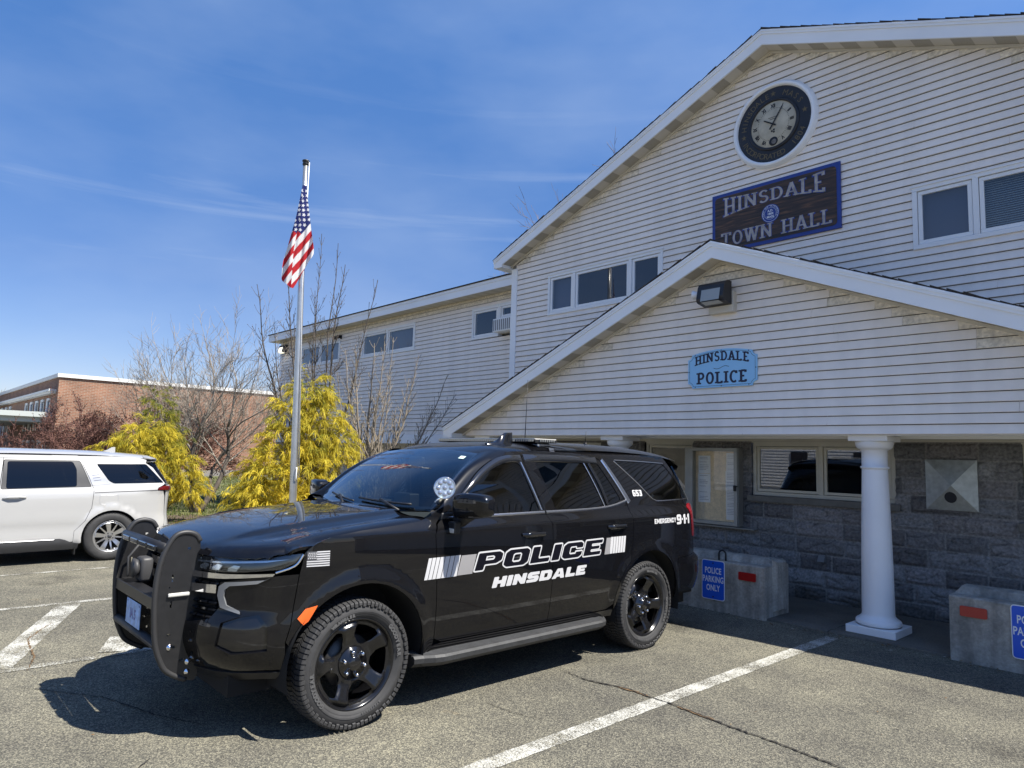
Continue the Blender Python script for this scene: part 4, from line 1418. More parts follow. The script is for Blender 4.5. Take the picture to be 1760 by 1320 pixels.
mb.prism(so, 'y', -0.022, 0.0, lambda q: (PX+q[0], PY+q[1], PZ+q[2]))
mb.build('board', M['pale_blue'], psign)
pf = lambda x, z, d=0.0: (PX+x, PY-0.0225-d, PZ+z)
mb = MB()
o1, o2 = inset(so, 0.020), inset(so, 0.024)
mb.add([pf(*p, 0.0003) for p in o1]+[pf(*p, 0.0003) for p in o2], [(i, (i+1) % len(o1), len(o1)+(i+1) % len(o1), len(o1)+i) for i in range(len(o1))])
put_serif(mb, 'HINSDALE', pf, 0.13, T=0.24, t=0.15, height_fn=lambda xn: (0.075+0.045*(1-xn*xn), 0.115), start_depth=0.0005, total=0.74, space=0.2)
put_serif(mb, 'POLICE', lambda x, y, d: pf(x, y-0.165, d), 0.145, T=0.25, t=0.15, start_depth=0.0005, total=0.68, space=0.22)
sq = [(-0.105+0.21*k/12, 0.028-0.014*math.sin(2*math.pi*k/12)+0.008*k/12) for k in range(13)]
L_, Q_ = stroke_poly(sq, 0.006, 0.006)
mb.add([pf(p.x, p.y, 0.0006) for p in L_]+[pf(p.x, p.y, 0.0006) for p in Q_], [(i, i+1, 14+i, 13+i) for i in range(12)])
for x, z in ((-0.37, 0.215), (0, 0.248), (0.37, 0.215), (-0.37, -0.20), (0, -0.20), (0.37, -0.20), (-0.462, 0), (0.462, 0)):
    mb.lathe([(0, -0.003), (0.006, -0.002), (0.007, 0)], 8, (PX+x, PY-0.0225, PZ+z), 'y')
mb.build('lettering', M['navy'], psign)

# ------------------------------------------------------------------ floodlights, camera
def flood(x, y, z, label, s=1.0, lit=False, cone=False, plate=True):
    t = thing('wall_floodlight', label, 'floodlight', (x, y, z))
    W = 0.215*s
    prof = [(0, 0.19), (-0.10, 0.19), (-0.165, 0.165), (-0.20, 0.12), (-0.245, -0.06), (-0.235, -0.10), (-0.20, -0.12), (0, -0.15)]
    mb = MB()
    n = len(prof)
    mb.prism([(p[0]*s, p[1]*s) for p in prof], 'x', -W, W, lambda q: (x+q[0], y+q[1], z+q[2]))
    mb.build('housing', M['bronze'], t)
    # lens: sloped front lower face, slightly proud of the housing
    a = Vector((0, -0.247*s, -0.055*s)); b = Vector((0, -0.214*s, 0.07*s))
    mb = MB()
    nn = Vector((0, -0.96, -0.27))*0.004
    a2, b2 = a.lerp(b, -0.15)+nn, a.lerp(b, 1.0)+nn
    lo0 = Vector((0, -0.12*s, -0.139*s)); lo1 = Vector((0, -0.232*s, -0.108*s))
    u = Vector((0, -0.25, -0.97))*0.003
    mb.add([(x-W*0.62, y+lo0.y, z+lo0.z-0.004), (x+W*0.72, y+lo0.y, z+lo0.z-0.004), (x+W*0.72, y+a2.y, z+a2.z-0.045*s), (x-W*0.62, y+a2.y, z+a2.z-0.045*s)], [(0, 1, 2, 3)])
    mb.add([(x-W*0.66, y+a2.y-0.001, z+a2.z-0.03*s), (x+W*0.74, y+a2.y-0.001, z+a2.z-0.03*s), (x+W*0.74, y+b2.y, z+b2.z), (x-W*0.66, y+b2.y, z+b2.z)], [(0, 1, 2, 3)])
    mb.build('lens', M['lens'] if not lit else M['lit_lens'], t)
    if plate:
        mb = MB(); mb.box(x-0.16*s, x+0.24*s, y+0.0, y+0.10, z-0.25*s, z+0.05*s, 0.004)
        mb.build('mounting_plate', M['soffit'], t)
    if cone:
        mb = MB(); mb.smooth = True
        mb.lathe([(0.0, -0.18), (0.020, -0.18), (0.028, -0.21), (0.056, -0.265), (0.060, -0.275), (0.0, -0.272)], 20, (x, y-0.12, z+0.03), 'x')
        mb.build('photocell', M['column'], t)
    return t
M['lit_lens'] = mat('bright_lens', (0.85, 0.85, 0.70), 0.2, emit=(1.0, 0.97, 0.75, 1.2))
flood(-4.53, YP-0.1, 3.83, 'dark bronze floodlight under the porch peak with white photocell cone', 0.86, cone=True)
flood(-21.95, YW-0.05, 5.06, 'small dark floodlight with pale lens at the far wing corner', 0.85, lit=True, plate=False)
mb = MB(); mb.smooth = True
mb.lathe([(0.0, 0.0), (0.05, 0.0), (0.05, 0.12), (0.042, 0.14), (0.0, 0.14)], 14, (-18.55, YW-0.15, 5.10), 'y')
mb.lathe([(0.0, 0.0), (0.045, 0.0), (0.045, 0.12), (0.0, 0.13)], 14, (-18.32, YW-0.15, 5.12), 'y')
mb.box(-18.6, -18.27, YW-0.03, YW-0.016, 5.06, 5.17, 0.004)
tag(mb.build('security_camera', M['black']), 'pair of small black camera eyes under the wing eave', 'camera')

# air conditioner in the corner window
ac = thing('air_conditioner', 'window air conditioner beside the white corner board of the gable', 'air conditioner', (-10.8, YW, 4.42))
mb = MB(); mb.box(-11.22, -10.5, YW-0.26, YW+0.25, 4.42, 4.71, 0.012); mb.build('case', M['vinyl'], ac)
mb = MB()
for k in range(11):
    xx = -11.19+0.062*k
    mb.box(xx, xx+0.03, YW-0.266, YW-0.2605, 4.45, 4.68)
mb.build('grille', M['grey_box'], ac)

# ------------------------------------------------------------------ notice board, vents
M['alu'] = mat('dull_aluminium', (0.36, 0.37, 0.36), 0.5, metal=0.6, var=0.1)
M['cork'] = mat('cork_board', (0.80, 0.62, 0.40), 0.9, var=0.15, vscale=12, var2=0.2, v2scale=90)
M['paper'] = mat('white_paper', (0.86, 0.87, 0.88), 0.7, var=0.05, vscale=5)
M['print'] = mat('grey_print', (0.33, 0.34, 0.38), 0.8)
M['clear'] = glass_mat('clear_door_glass', (0.93, 0.95, 0.95), 0.0, 1.45)
bx0, bx1, bz0, bz1, by = -5.80, -5.03, 0.87, 1.965, YM-0.17
nb = thing('notice_board', 'glazed aluminium notice case with papers on cork beside the window', 'notice board', (-5.41, YM, 0.87))
mb = MB()
mb.box(bx0, bx1, by, YM-0.02, bz1-0.05, bz1, 0.004); mb.box(bx0, bx1, by, YM-0.02, bz0, bz0+0.05, 0.004)
mb.box(bx0, bx0+0.05, by+0.001, YM-0.02, bz0+0.05, bz1-0.05); mb.box(bx1-0.05, bx1, by+0.001, YM-0.02, bz0+0.05, bz1-0.05)
mb.box(bx1, bx1+0.012, by+0.02, YM-0.02, bz0, bz1); mb.box(bx0-0.09, bx0, by+0.02, YM-0.02, bz0, bz1)
mb.build('frame', M['alu'], nb)
mb = MB(); mb.box(bx0+0.05, bx1-0.05, YM-0.08, YM-0.03, bz0+0.05, bz1-0.05); mb.build('cork_panel', M['cork'], nb)
mb = MB(); mp = MB(); yp = YM-0.083
def paper(cx, cz, w, h, k):
    tl = random.uniform(-0.02, 0.02)
    c_, s_ = math.cos(tl), math.sin(tl)
    mb.add([(cx+x*c_-z*s_, yp-0.0012*k, cz+x*s_+z*c_) for x, z in ((-w/2, -h/2), (w/2, -h/2), (w/2, h/2), (-w/2, h/2))], [(0, 1, 2, 3)])
    for j in range(int(h/0.022)-2):
        if random.random() < 0.25: continue
        zz = h/2-0.03-0.022*j; ww = w*random.uniform(0.5, 0.8)
        x0 = -w*0.4
        mp.add([(cx+x, yp-0.0012*k-0.0005, cz+z) for x, z in ((x0, zz), (x0+ww, zz), (x0+ww, zz+0.006), (x0, zz+0.006))], [(0, 1, 2, 3)])
paper(-5.60, 1.72, 0.20, 0.26, 1); paper(-5.60, 1.45, 0.205, 0.27, 2); paper(-5.60, 1.28, 0.20, 0.22, 3)
paper(-5.15, 1.75, 0.19, 0.28, 1); paper(-5.155, 1.50, 0.20, 0.27, 2); paper(-5.15, 1.27, 0.20, 0.28, 3); paper(-5.15, 1.08, 0.195, 0.26, 4)
mb.build('papers', M['paper'], nb); mp.build('print', M['print'], nb)
mb = MB(); mb.add([(bx0+0.05, by+0.012, bz0+0.05), (bx1-0.05, by+0.012, bz0+0.05), (bx1-0.05, by+0.012, bz1-0.05), (bx0+0.05, by+0.012, bz1-0.05)], [(0, 1, 2, 3)])
mb.build('glass_door', M['clear'], nb)
mb = MB(); mb.box(bx1-0.045, bx1-0.015, by-0.03, by, 1.36, 1.44, 0.004); mb.box(bx1-0.04, bx1+0.02, by-0.035, by-0.015, 1.42, 1.435, 0.003)
mb.build('lock', M['black'], nb)
mb = MB(); mb.box(-5.75, -4.80, YM-0.14, YM-0.02, 0.838, 0.855, 0.003)
mb.build('ledge', M['alu'], nb)

vt = thing('metal_vent_hood', 'square galvanised vent cover with a dark round hole on stone wall', 'vent', (-2.43, YM, 1.58))
mb = MB()
vx0, vx1, vz0, vz1, vy = -2.69, -2.17, 1.29, 1.862, YM-0.055
A_ = (-2.415, vy-0.07, 1.573)
vs = [(vx0, vy, vz0), (vx1, vy, vz0), (vx1, vy, vz1), (vx0, vy, vz1), A_]
mb.add(vs, [(0, 1, 4), (1, 2, 4), (2, 3, 4), (3, 0, 4)])
mb.box(vx0, vx1, vy+0.0008, YM-0.01, vz0, vz1)
mb.build('cover', M['galv'], vt)
mb = MB()
def hoodpt(x, z):        # point on the lower triangle
    t = (z-vz0)/(A_[2]-vz0); return vy-0.07*t
ring = [(-2.43+0.062*math.cos(R(a)), 1.437+0.062*math.sin(R(a))) for a in range(0, 360, 12)]
mb.add([(x, hoodpt(x, z)-0.003, z) for x, z in ring], [tuple(range(30))])
mb.build('opening', M['room'], vt)
mb = MB()
r2 = [(-2.43+0.07*math.cos(R(a)), 1.437+0.07*math.sin(R(a))) for a in range(0, 360, 12)]
mb.add([(x, hoodpt(x, z)-0.004, z) for x, z in ring]+[(x, hoodpt(x, z)-0.004, z) for x, z in r2], [(i, (i+1) % 30, 30+(i+1) % 30, 30+i) for i in range(30)])
mb.build('collar', M['galv'], vt)
mb = MB(); mb.prism([(YM-0.02, 0.52), (YM-0.11, 0.53), (YM-0.055, 0.612), (YM-0.02, 0.612)], 'x', -3.952, -3.868)
tag(mb.build('dryer_vent', M['grey_box']), 'tiny grey vent flap low on the stone wall behind the concrete block', 'vent')

# ------------------------------------------------------------------ concrete barriers
def barrier(x0, x1, label):
    t = thing('concrete_barrier', label, 'barrier', ((x0+x1)/2, 7.83, 0.0), group='concrete barriers before the porch')
    y0, y1, zt = 7.545, 8.13, 0.588
    prof = [(y0, 0.0), (y0, zt-0.012), (y0+0.012, zt), (7.72, zt), (7.755, zt+0.062), (7.775, zt+0.072), (7.93, zt+0.072), (7.95, zt+0.062), (7.985, zt), (y1-0.012, zt), (y1, zt-0.012), (y1, 0.0), (7.87, 0.0), (7.835, 0.07), (7.80, 0.0)]
    bm = bmesh.new()
    k = 34
    rings = []
    for i in range(k+1):
        x = x0+(x1-x0)*i/k
        row = []
        for j, (y, z) in enumerate(prof):
            # ridge stops short with a slope at both ends
            if z > zt+0.01:
                e = min(x-x0, x1-x)
                z = zt+(z-zt)*sstep(-0.01, 0.06, e)
            row.append(bm.verts.new((x, y, z)))
        rings.append(row)
    n = len(prof)
    for i in range(k):
        for j in range(n):
            bm.faces.new((rings[i][j], rings[i][(j+1) % n], rings[i+1][(j+1) % n], rings[i+1][j]))
    for row in (rings[0], rings[-1]):
        bm.faces.new(row)
    # tongue on the right end
    for xe, s in ((x1, 1), ):
        tv = [bm.verts.new((xe-0.005 if a == 0 else xe+s*0.055, yy, zz)) for a in (0, 1) for yy, zz in ((7.75-0.02*(1-a), 0.10-0.03*(1-a)), (7.97+0.02*(1-a), 0.10-0.03*(1-a)), (7.97+0.02*(1-a), 0.63+0.03*(1-a)), (7.75-0.02*(1-a), 0.63+0.03*(1-a)))]
        for q in ((0, 1, 5, 4), (1, 2, 6, 5), (2, 3, 7, 6), (3, 0, 4, 7), (4, 5, 6, 7)):
            bm.faces.new([tv[i] for i in q])
    bmesh.ops.triangulate(bm, faces=[f for f in bm.faces if len(f.verts) > 4])
    bmesh.ops.subdivide_edges(bm, edges=[e for e in bm.edges if e.calc_length() > 0.06], cuts=2, use_grid_fill=True)
    for v in bm.verts:
        p = v.co
        d = 0.004*noise.noise(p*9)+0.003*noise.noise(p*27)
        # chipped arris at the front top edge and the corners
        ed = abs(p.y-y0)+abs(p.z-zt)
        chip = max(0, 0.05-ed)/0.05*max(0, noise.noise(Vector((p.x*11, 3, 7))))*0.022
        v.co += Vector((d*0.6, d+chip, -chip*0.8+d*0.5 if p.z > 0.02 else 0))
        if v.co.z < 0.0: v.co.z = 0.0
    mb = MB(); mb.addbm(bm)
    mb.build('block', M['concrete'], t)
    return t
B1 = barrier(-5.70, -3.895, 'concrete barrier block behind the police car beside the column')
B2 = barrier(-2.07, -0.265, 'concrete barrier block at the right edge before the stone wall')
def reflector(t, xa, za):
    mb = MB()
    mb.prism(round_poly([(xa-0.107, za-0.046), (xa+0.107, za-0.046), (xa+0.107, za+0.046), (xa-0.107, za+0.046)], 0.016), 'y', 7.530, 7.5435)
    mb.build('reflector', M['red_refl'], t)
M['red_refl'] = mat('red_reflector', (0.36, 0.012, 0.012), 0.35, coat=0.4, var=0.1)
reflector(B1, -4.10, 0.458); reflector(B2, -1.873, 0.462); reflector(B1, -5.0, 0.458)
mb = MB(); mb.smooth = True
mb.tube([(-4.52, 7.64, 0.55)]+[(-4.52+0.045-0.045*math.cos(R(a)), 7.64, 0.66+0.045*math.sin(R(a))) for a in range(0, 181, 20)]+[(-4.43, 7.64, 0.55)], 0.011, 8)
mb.build('lifting_loop', M['black'], B1)
M['park_blue'] = mat('parking_sign_blue', (0.010, 0.10, 0.62), 0.4)
M['sign_white'] = mat('sign_white', (0.78, 0.80, 0.82), 0.45)
def park_sign(xc, zc, label):
    t = thing('parking_sign', label, 'sign', (xc, 7.53, zc), group='blue police parking signs')
    w, h = 0.305, 0.460
    o_ = round_poly([(-w/2, -h/2), (w/2, -h/2), (w/2, h/2), (-w/2, h/2)], 0.035)
    i_ = inset(o_, 0.008)
    f = lambda q: (xc+q[0], 7.531+q[1], zc+q[2])
    mb = MB(); mb.prism(o_, 'y', 0.0, 0.006, f); mb.build('plate', M['sign_white'], t)
    mb = MB(); mb.prism(i_, 'y', -0.0012, -0.0002, f); mb.build('blue_field', M['park_blue'], t)
    for ln, z in (('POLICE', 0.095), ('PARKING', -0.005), ('ONLY', -0.105)):
        mb = MB()
        put_text(mb, ln, 0.098, lambda x, y: (xc+x, 7.531-0.0022, zc+z+y-0.02), bold=0.0022, xscale=0.66, spacing=1.05)
        mb.build('lettering', M['sign_white'], t)
    mb = MB(); mb.smooth = True
    for z in (0.195, -0.195): mb.lathe([(0, -0.005), (0.007, -0.004), (0.009, 0.0)], 10, (xc, 7.5295, zc+z), 'y')
    mb.build('bolt', M['black'], t)
park_sign(-4.535, 0.361, 'blue POLICE PARKING ONLY sign on the barrier behind the police car')
park_sign(-1.437, 0.357, 'blue POLICE PARKING ONLY sign cut off by the right edge')

# ------------------------------------------------------------------ flagpole and flag
M['pole'] = mat('brushed_aluminium_pole', (0.60, 0.60, 0.58), 0.34, metal=0.85, var=0.08, vscale=6)
pole = thing('flagpole', 'tall silver flagpole with dark cap behind the police car bonnet', 'flagpole', (-10.82, 5.19, 0))
pb, pt = Vector((-10.82, 5.19, 0.0)), Vector((-10.885, 5.06, 6.62))
mb = MB(); mb.smooth = True
mb.tube([pb.lerp(pt, k/10) for k in range(11)], [0.066-0.024*k/10 for k in range(11)], 24)
mb.tube([pb+Vector((0, 0, 0)), pb+Vector((0, 0, 0.05)), pb+Vector((0, 0, 0.08))], [0.12, 0.11, 0.068], 24)
mb.build('shaft', M['pole'], pole)
mb = MB(); mb.smooth = True
mb.lathe([(0.0, 0.0), (0.05, 0.0), (0.055, 0.02), (0.045, 0.05), (0.06, 0.065), (0.06, 0.085), (0.03, 0.10), (0.0, 0.105)], 18, tuple(pt))
mb.tube([pt+Vector((0.0, 0, 0.06)), pt+Vector((0.05, 0.03, 0.05))], 0.02, 8)
mb.build('cap', M['black'], pole)
mb = MB(); mb.smooth = True
for q in (0.075, 0.095):
    mb.tube([pt+Vector((q*0.85, 0.03, 0.04)), pt+Vector((q*0.9, 0.04, -2.2)), pb+Vector((q, 0.02, 1.3))], 0.004, 5)
mb.tube([pb+Vector((0.066, -0.02, 1.25)), pb+Vector((0.085, -0.03, 1.3)), pb+Vector((0.085, -0.03, 1.42)), pb+Vector((0.066, -0.02, 1.47))], 0.010, 6)
mb.build('halyard', M['sign_white'], pole)
def make_flag():
    # limp cloth hanging from its hoist corner; the flag's own fly and hoist distances give the pattern
    rgt = Vector((0.42, 0.90, 0.0)).normalized()      # across, facing the camera side
    out = Vector((0.90, -0.42, 0.0)).normalized()
    top = Vector((-10.86, 5.06, 6.23))
    U = 0.00966
    left = hermite([0, 60, 110, 150, 170, 186], [-4*U, -12*U, -22*U, -29*U, -29*U, -14*U])
    right = hermite([0, 60, 100, 120, 140, 186], [2*U, 12*U, 19*U, 21.5*U, 12*U, -9*U])
    nx, nz = 110, 200
    rows, tint = [], []
    stars = []
    for r in range(9):
        for c in range(6 if r % 2 == 0 else 5):
            stars.append(((c*2+1+(r % 2))*0.760/12, (r+1)*0.657/10))
    for j in range(nz+1):
        d = 1.80*j/nz; px = d/U
        l, r = left(px), right(px)
        row = []
        for i in range(nx+1):
            s = i/nx
            x = l+(r-l)*s
            seam = -0.03-0.09*sstep(0.3, 1.3, d)
            # folds: bulge, pleat at the seam, tail turned under
            amp = 0.032*sstep(0, 0.6, d)
            fold = amp*math.sin((x-seam)*19+d*1.4)+0.035*sstep(0, 0.7, d)*math.exp(-((x-seam+0.02)/0.045)**2)
            fold += 0.02*math.sin(x*55+d*4)*sstep(0.2, 0.9, d)
            p = top+rgt*x-Vector((0, 0, d))+out*(0.075+fold)
            row.append(p)
            xx = x if x > seam else x+0.07
            f = 0.85*d-0.53*xx; h = 0.10+1.06*xx+0.66*d
            f = max(0, f); h = min(max(h, 0), 1.215)
            if f < 0.74 and h < 0.657:
                c = (0.020, 0.028, 0.14)
                for sx, sy in stars:
                    dx, dy = f-sx, h-sy
                    rr = math.hypot(dx, dy)
                    if rr < 0.034:
                        a = math.atan2(dx, -dy) % (2*math.pi/5)-math.pi/5
                        if rr < 0.034*(0.45+0.55*abs(a)/(math.pi/5))**1.0:
                            c = (0.75, 0.75, 0.75)
            else:
                c = (0.48, 0.022, 0.03) if int(h/(1.22/13)) % 2 == 0 else (0.78, 0.77, 0.75)
            tint.append(c)
        rows.append(row)
    mb = MB(); mb.smooth = True
    mb.grid(rows); mb.tint = tint
    return mb.build('flag', leaf_mat('flag_cloth', True, transl=0.35, rough=0.8))
tag(make_flag(), 'limp United States flag hanging folded against the silver pole', 'flag')

# ------------------------------------------------------------------ brick building across the lawn
BB = thing('brick_building', 'long orange brick building with flat white edged roof beyond the lawn', 'building', (-70, 20, 0))
BY, BX = 9.2, -56.0
mb = MB()
mb.box(-110, BX, BY, 45, -0.6, 6.30); mb.box(-90, BX-0.35, 16.9, 75, -0.6, 5.0)
mb.build('wall', M['brick'], BB)
M['white_edge'] = mat('white_roof_edge', (0.66, 0.66, 0.64), 0.5)
M['grey_paint'] = mat('grey_green_trim', (0.42, 0.45, 0.43), 0.6)
mb = MB()
mb.box(-110.1, BX+0.12, BY-0.12, 45.1, 6.27, 6.53); mb.box(-90, BX-0.2, 16.9, 75, 5.20, 5.48); mb.box(-90, BX-0.02, 17.0, 75, 4.93, 5.20)
mb.box(-110, BX-0.7, BY-0.35, BY-0.002, 5.18, 5.30); mb.box(-110, BX-0.6, BY-0.45, BY-0.002, 5.30, 5.46)
mb.build('roof_edge', M['white_edge'], BB)
mb = MB()
mb.box(-79, -57.4, 5.6, 9.15, 3.15, 3.50); mb.box(-79.4, -57.0, 5.4, 9.17, 3.50, 3.85)
mb.build('canopy', M['grey_paint'], BB)
mb = MB()
for x in (-78.3, -74.8):
    mb.box(x, x+0.9, 5.7, 6.3, 0, 3.25)

mb.build('canopy_post', M['grey_paint'], BB)
def bwin(x, z0, z1):
    mb = MB()
    mb.box(x-1.15, x-0.75, BY-0.10, BY-0.004, z0, z1); mb.box(x-0.751, x-0.05, BY-0.10, BY-0.004, z1-0.18, z1)
    f = mb.build('window_frame', M['white_edge'], BB)
    mb = MB(); mb.box(x-0.75, x-0.05, BY-0.03, BY-0.005, z0, z1-0.18)
    sub(f, mb.build('pane', M['dark_pane']))
M['dark_pane'] = mat('dark_window', (0.03, 0.035, 0.05), 0.12)
for k in range(5): bwin(-58.3-2.35*k, 2.6, 4.9)
for k in range(7): bwin(-76.7-2.6*k, 2.05, 4.93)
for k in range(5): bwin(-58.3-2.35*k, 0.3, 1.9)
mb = MB(); mb.box(-77.6, -75.4, 5.9, 7.6, 4.0, 4.25); mb.build('roof_unit', M['white_edge'], BB)
# path before it
sheet('path', [(-44, 4.7), (-56, 4.7), (-56, 40), (-44, 40)], 0.005, M['concrete_walk'])
# ------------------------------------------------------------------ vehicle bodies
class Wrap:
    """half body as a surface P(s,z): s runs along the plan outline from the nose (s=0) round the corner,
    along the side and round to the tail; d(s,z) pushes it inward"""
    def __init__(self, plan, dfun):
        pts = smooth_open(plan, 14)
        L = [0.0]
        for i in range(1, len(pts)):
            L.append(L[-1]+math.dist(pts[i], pts[i-1]))
        self.L = np.array(L); self.x = np.array([p[0] for p in pts]); self.y = np.array([p[1] for p in pts])
        tx = np.gradient(self.x, self.L); ty = np.gradient(self.y, self.L)
        k = 9; ker = np.ones(k)/k
        tx = np.convolve(np.pad(tx, k//2, mode='edge'), ker, 'valid'); ty = np.convolve(np.pad(ty, k//2, mode='edge'), ker, 'valid')
        self.nx, self.ny = ty/np.hypot(tx, ty), -tx/np.hypot(tx, ty)
        self.S = L[-1]; self.d = dfun
        self.imax = int(np.argmax(self.x))
    def base(self, s):
        s = min(max(s, 0), self.S)
        return (np.interp(s, self.L, self.x), np.interp(s, self.L, self.y), np.interp(s, self.L, self.nx), np.interp(s, self.L, self.ny))
    def sy(self, y):                    # s of a point on the side, by y
        return float(np.interp(y, self.y, self.L))
    def sx(self, x):                    # s of a point on the nose, by x
        return float(np.interp(x, self.x[:self.imax], self.L[:self.imax]))
    def sxr(self, x):                   # s on the tail, by x
        return float(np.interp(-x, -self.x[self.imax:], self.L[self.imax:]))
    def __call__(self, s, z):
        x, y, nx, ny = self.base(s)
        d = self.d(s, z, x, y)
        return (x-nx*d, y-ny*d, z)
    def at(self, y, z):
        return self(self.sy(y), z)

M['paint'] = mat('black_car_paint', (0.004, 0.004, 0.005), 0.35, coat=0.9, coat_rough=0.008, spec=0.06)
M['gloss_black'] = mat('gloss_black_trim', (0.006, 0.006, 0.007), 0.12, coat=0.6)
M['rim_black'] = mat('black_steel_wheel', (0.006, 0.006, 0.007), 0.22, coat=0.45, coat_rough=0.10, spec=0.35)
M['satin_black'] = mat('satin_black_metal', (0.011, 0.011, 0.012), 0.42, var=0.2, vscale=25)
M['rubber'] = mat('tyre_rubber', (0.030, 0.030, 0.031), 0.72, var=0.22, vscale=14, bump=0.1, bscale=150)
M['tyre_text'] = mat('tyre_lettering', (0.075, 0.075, 0.076), 0.7)
M['liner'] = mat('wheel_arch_liner', (0.008, 0.008, 0.008), 0.95)
M['chrome'] = mat('chrome', (0.78, 0.78, 0.80), 0.06, metal=1.0)
M['satin_chrome'] = mat('satin_chrome', (0.58, 0.58, 0.60), 0.22, metal=1.0)
M['tint_glass'] = glass_mat('tinted_glass', (0.035, 0.04, 0.045), 0.0, 1.55)
M['front_glass'] = glass_mat('front_side_glass', (0.22, 0.25, 0.26), 0.0, 1.52)
M['screen_glass'] = glass_mat('windscreen_glass', (0.52, 0.60, 0.60), 0.0, 1.58)
M['dash'] = mat('dark_dashboard', (0.035, 0.037, 0.038), 0.65)
M['seat_cloth'] = mat('dark_seat_cloth', (0.020, 0.020, 0.022), 0.9)
M['amber'] = mat('amber_marker', (0.80, 0.13, 0.02), 0.25, coat=0.7)
M['tail_red'] = mat('tail_lamp_red', (0.26, 0.01, 0.014), 0.15, coat=1.0)
M['decal_white'] = mat('white_reflective_decal', (0.50, 0.50, 0.51), 0.5)
M['decal_grey'] = mat('grey_reflective_decal', (0.24, 0.235, 0.24), 0.5)
M['decal_black'] = mat('black_decal', (0.004, 0.004, 0.008), 0.5, spec=0.12)
M['lamp_dark'] = mat('dark_lamp_interior', (0.03, 0.032, 0.036), 0.15, metal=0.6, coat=1.0)
M['lamp_clear'] = glass_mat('lamp_cover', (0.80, 0.84, 0.86), 0.0, 1.5)
M['lamp_bright'] = mat('lamp_reflector', (0.62, 0.65, 0.70), 0.12, metal=0.9)
M['step_plastic'] = mat('step_tread', (0.030, 0.031, 0.033), 0.6, var=0.25, vscale=12, var2=0.2, v2scale=70)
M['horn'] = mat('dark_grey_horn', (0.05, 0.05, 0.052), 0.5)
M['rubber2'] = mat('black_rubber_edge', (0.026,0.026,0.027), 0.5)
M['decal_grey2'] = mat('dark_flag_decal', (0.05,0.05,0.055), 0.5)
M['plate_blue'] = mat('pale_blue_plate', (0.22,0.40,0.70), 0.4, var=0.35, vscale=22)
M['led_strip'] = mat('pale_led_strip', (0.55, 0.54, 0.50), 0.3, coat=0.5)
M['led_cell'] = mat('led_cell', (0.30, 0.31, 0.32), 0.18, metal=0.6, coat=1.0)

SUV = thing('police_car', 'black police SUV with white POLICE lettering and a heavy push bumper', 'police car', (-5.015, 2.42, 0.0), local=True)

plan = [(0, -.935), (.15, -.932), (.32, -.922), (.50, -.893), (.66, -.838), (.79, -.752), (.885, -.635), (.945, -.49), (.982, -.31), (1.002, -.1), (1.014, .2), (1.02, .6), (1.026, 1.2), (1.03, 1.9),
        (1.028, 2.5), (1.022, 2.9), (1.012, 3.25), (.992, 3.6), (.962, 3.88), (.905, 4.10), (.80, 4.26), (.62, 4.355), (.38, 4.39), (.18, 4.40), (0, 4.40)]
_ds = hermite([.2, .32, .40, .47, .55, .64, .74, .85, .98, 1.08, 1.17, 1.215, 1.235, 1.262, 1.29, 1.33, 1.40, 1.50, 1.60, 1.70, 1.76, 1.80, 1.83, 1.86],
              [.13, .095, .070, .050, .034, .020, .009, .003, .000, .001, .005, .009, .017, .036, .055, .068, .089, .121, .158, .198, .226, .253, .30, .38])
_df = hermite([.30, .38, .45, .52, .60, .68, .74, .80, .88, .96, 1.03, 1.08, 1.12, 1.16], [.20, .12, .055, .02, .0, .004, .02, .035, .038, .04, .044, .052, .07, .11])
_dr = hermite([.30, .42, .50, .60, .75, .78, .90, 1.1, 1.25, 1.35, 1.5, 1.65, 1.75, 1.82], [.12, .05, .02, .0, .0, .05, .055, .06, .075, .11, .19, .285, .36, .45])
def suv_d(s, z, x, y):
    d = _ds(z)
    if y < -.30:
        k = sstep(-.30, -.72, y); d = d*(1-k)+_df(z)*k
    if y > 3.80:
        k = sstep(3.80, 4.25, y); d = d*(1-k)+_dr(z)*k
    for wy in (0.03, 3.12):
        if abs(y-wy) < 0.75 and z < 1.15:
            r = math.hypot(y-wy, z-.41)
            d -= 0.020*sstep(.62, .50, r)-0.004*sstep(.50, .47, r)
    return d
B = Wrap(plan, suv_d)
def Sy(pts): return [(B.sy(y), z) for y, z in pts]
def arcpts(cy, cz, r, a0, a1, n=22, rz=None):
    return [(cy+r*math.cos(R(a0+(a1-a0)*k/n)), cz+(rz or r)*math.sin(R(a0+(a1-a0)*k/n))) for k in range(n+1)]

AF = arcpts(0.030, .42, .487, -14, 187, 26)                 # front arch from rear foot to front foot
AR = arcpts(3.125, .42, .487, 194, -10, 26)                # rear arch from front foot over to the rear foot

G = 0.0025
parts = {}
def both(name, outer, m, holes=(), res=0.045, thick=0.014, gap=G, lift=0.0, parent=SUV):
    r = []
    for mir in (False, True):
        r.append(panel(name, outer, B, m, parent, holes, res if not mir else res*1.6, thick, gap, lift, mir))
    return r

# fender
fender = [(-.385, 1.125), (-.40, 1.00), (-.425, .735)] + [p for p in reversed(AF) if p[0] > -.47 and True]
fender = [(-.385, 1.125), (-.41, 1.00), (-.445, .70), (-.470, .60)] + [p for p in reversed(AF) if not (p[0] < -.44 and p[1] < .60)]
fender += [(.53, .38), (.625, .40), (.628, .46), (.577, 1.19), (.60, 1.262), (.66, 1.315), (.57, 1.318), (.45, 1.283), (.27, 1.268), (0, 1.248), (-.2, 1.222), (-.31, 1.185), (-.36, 1.15)]
both('fender', Sy(fender), M['paint'], res=0.035)
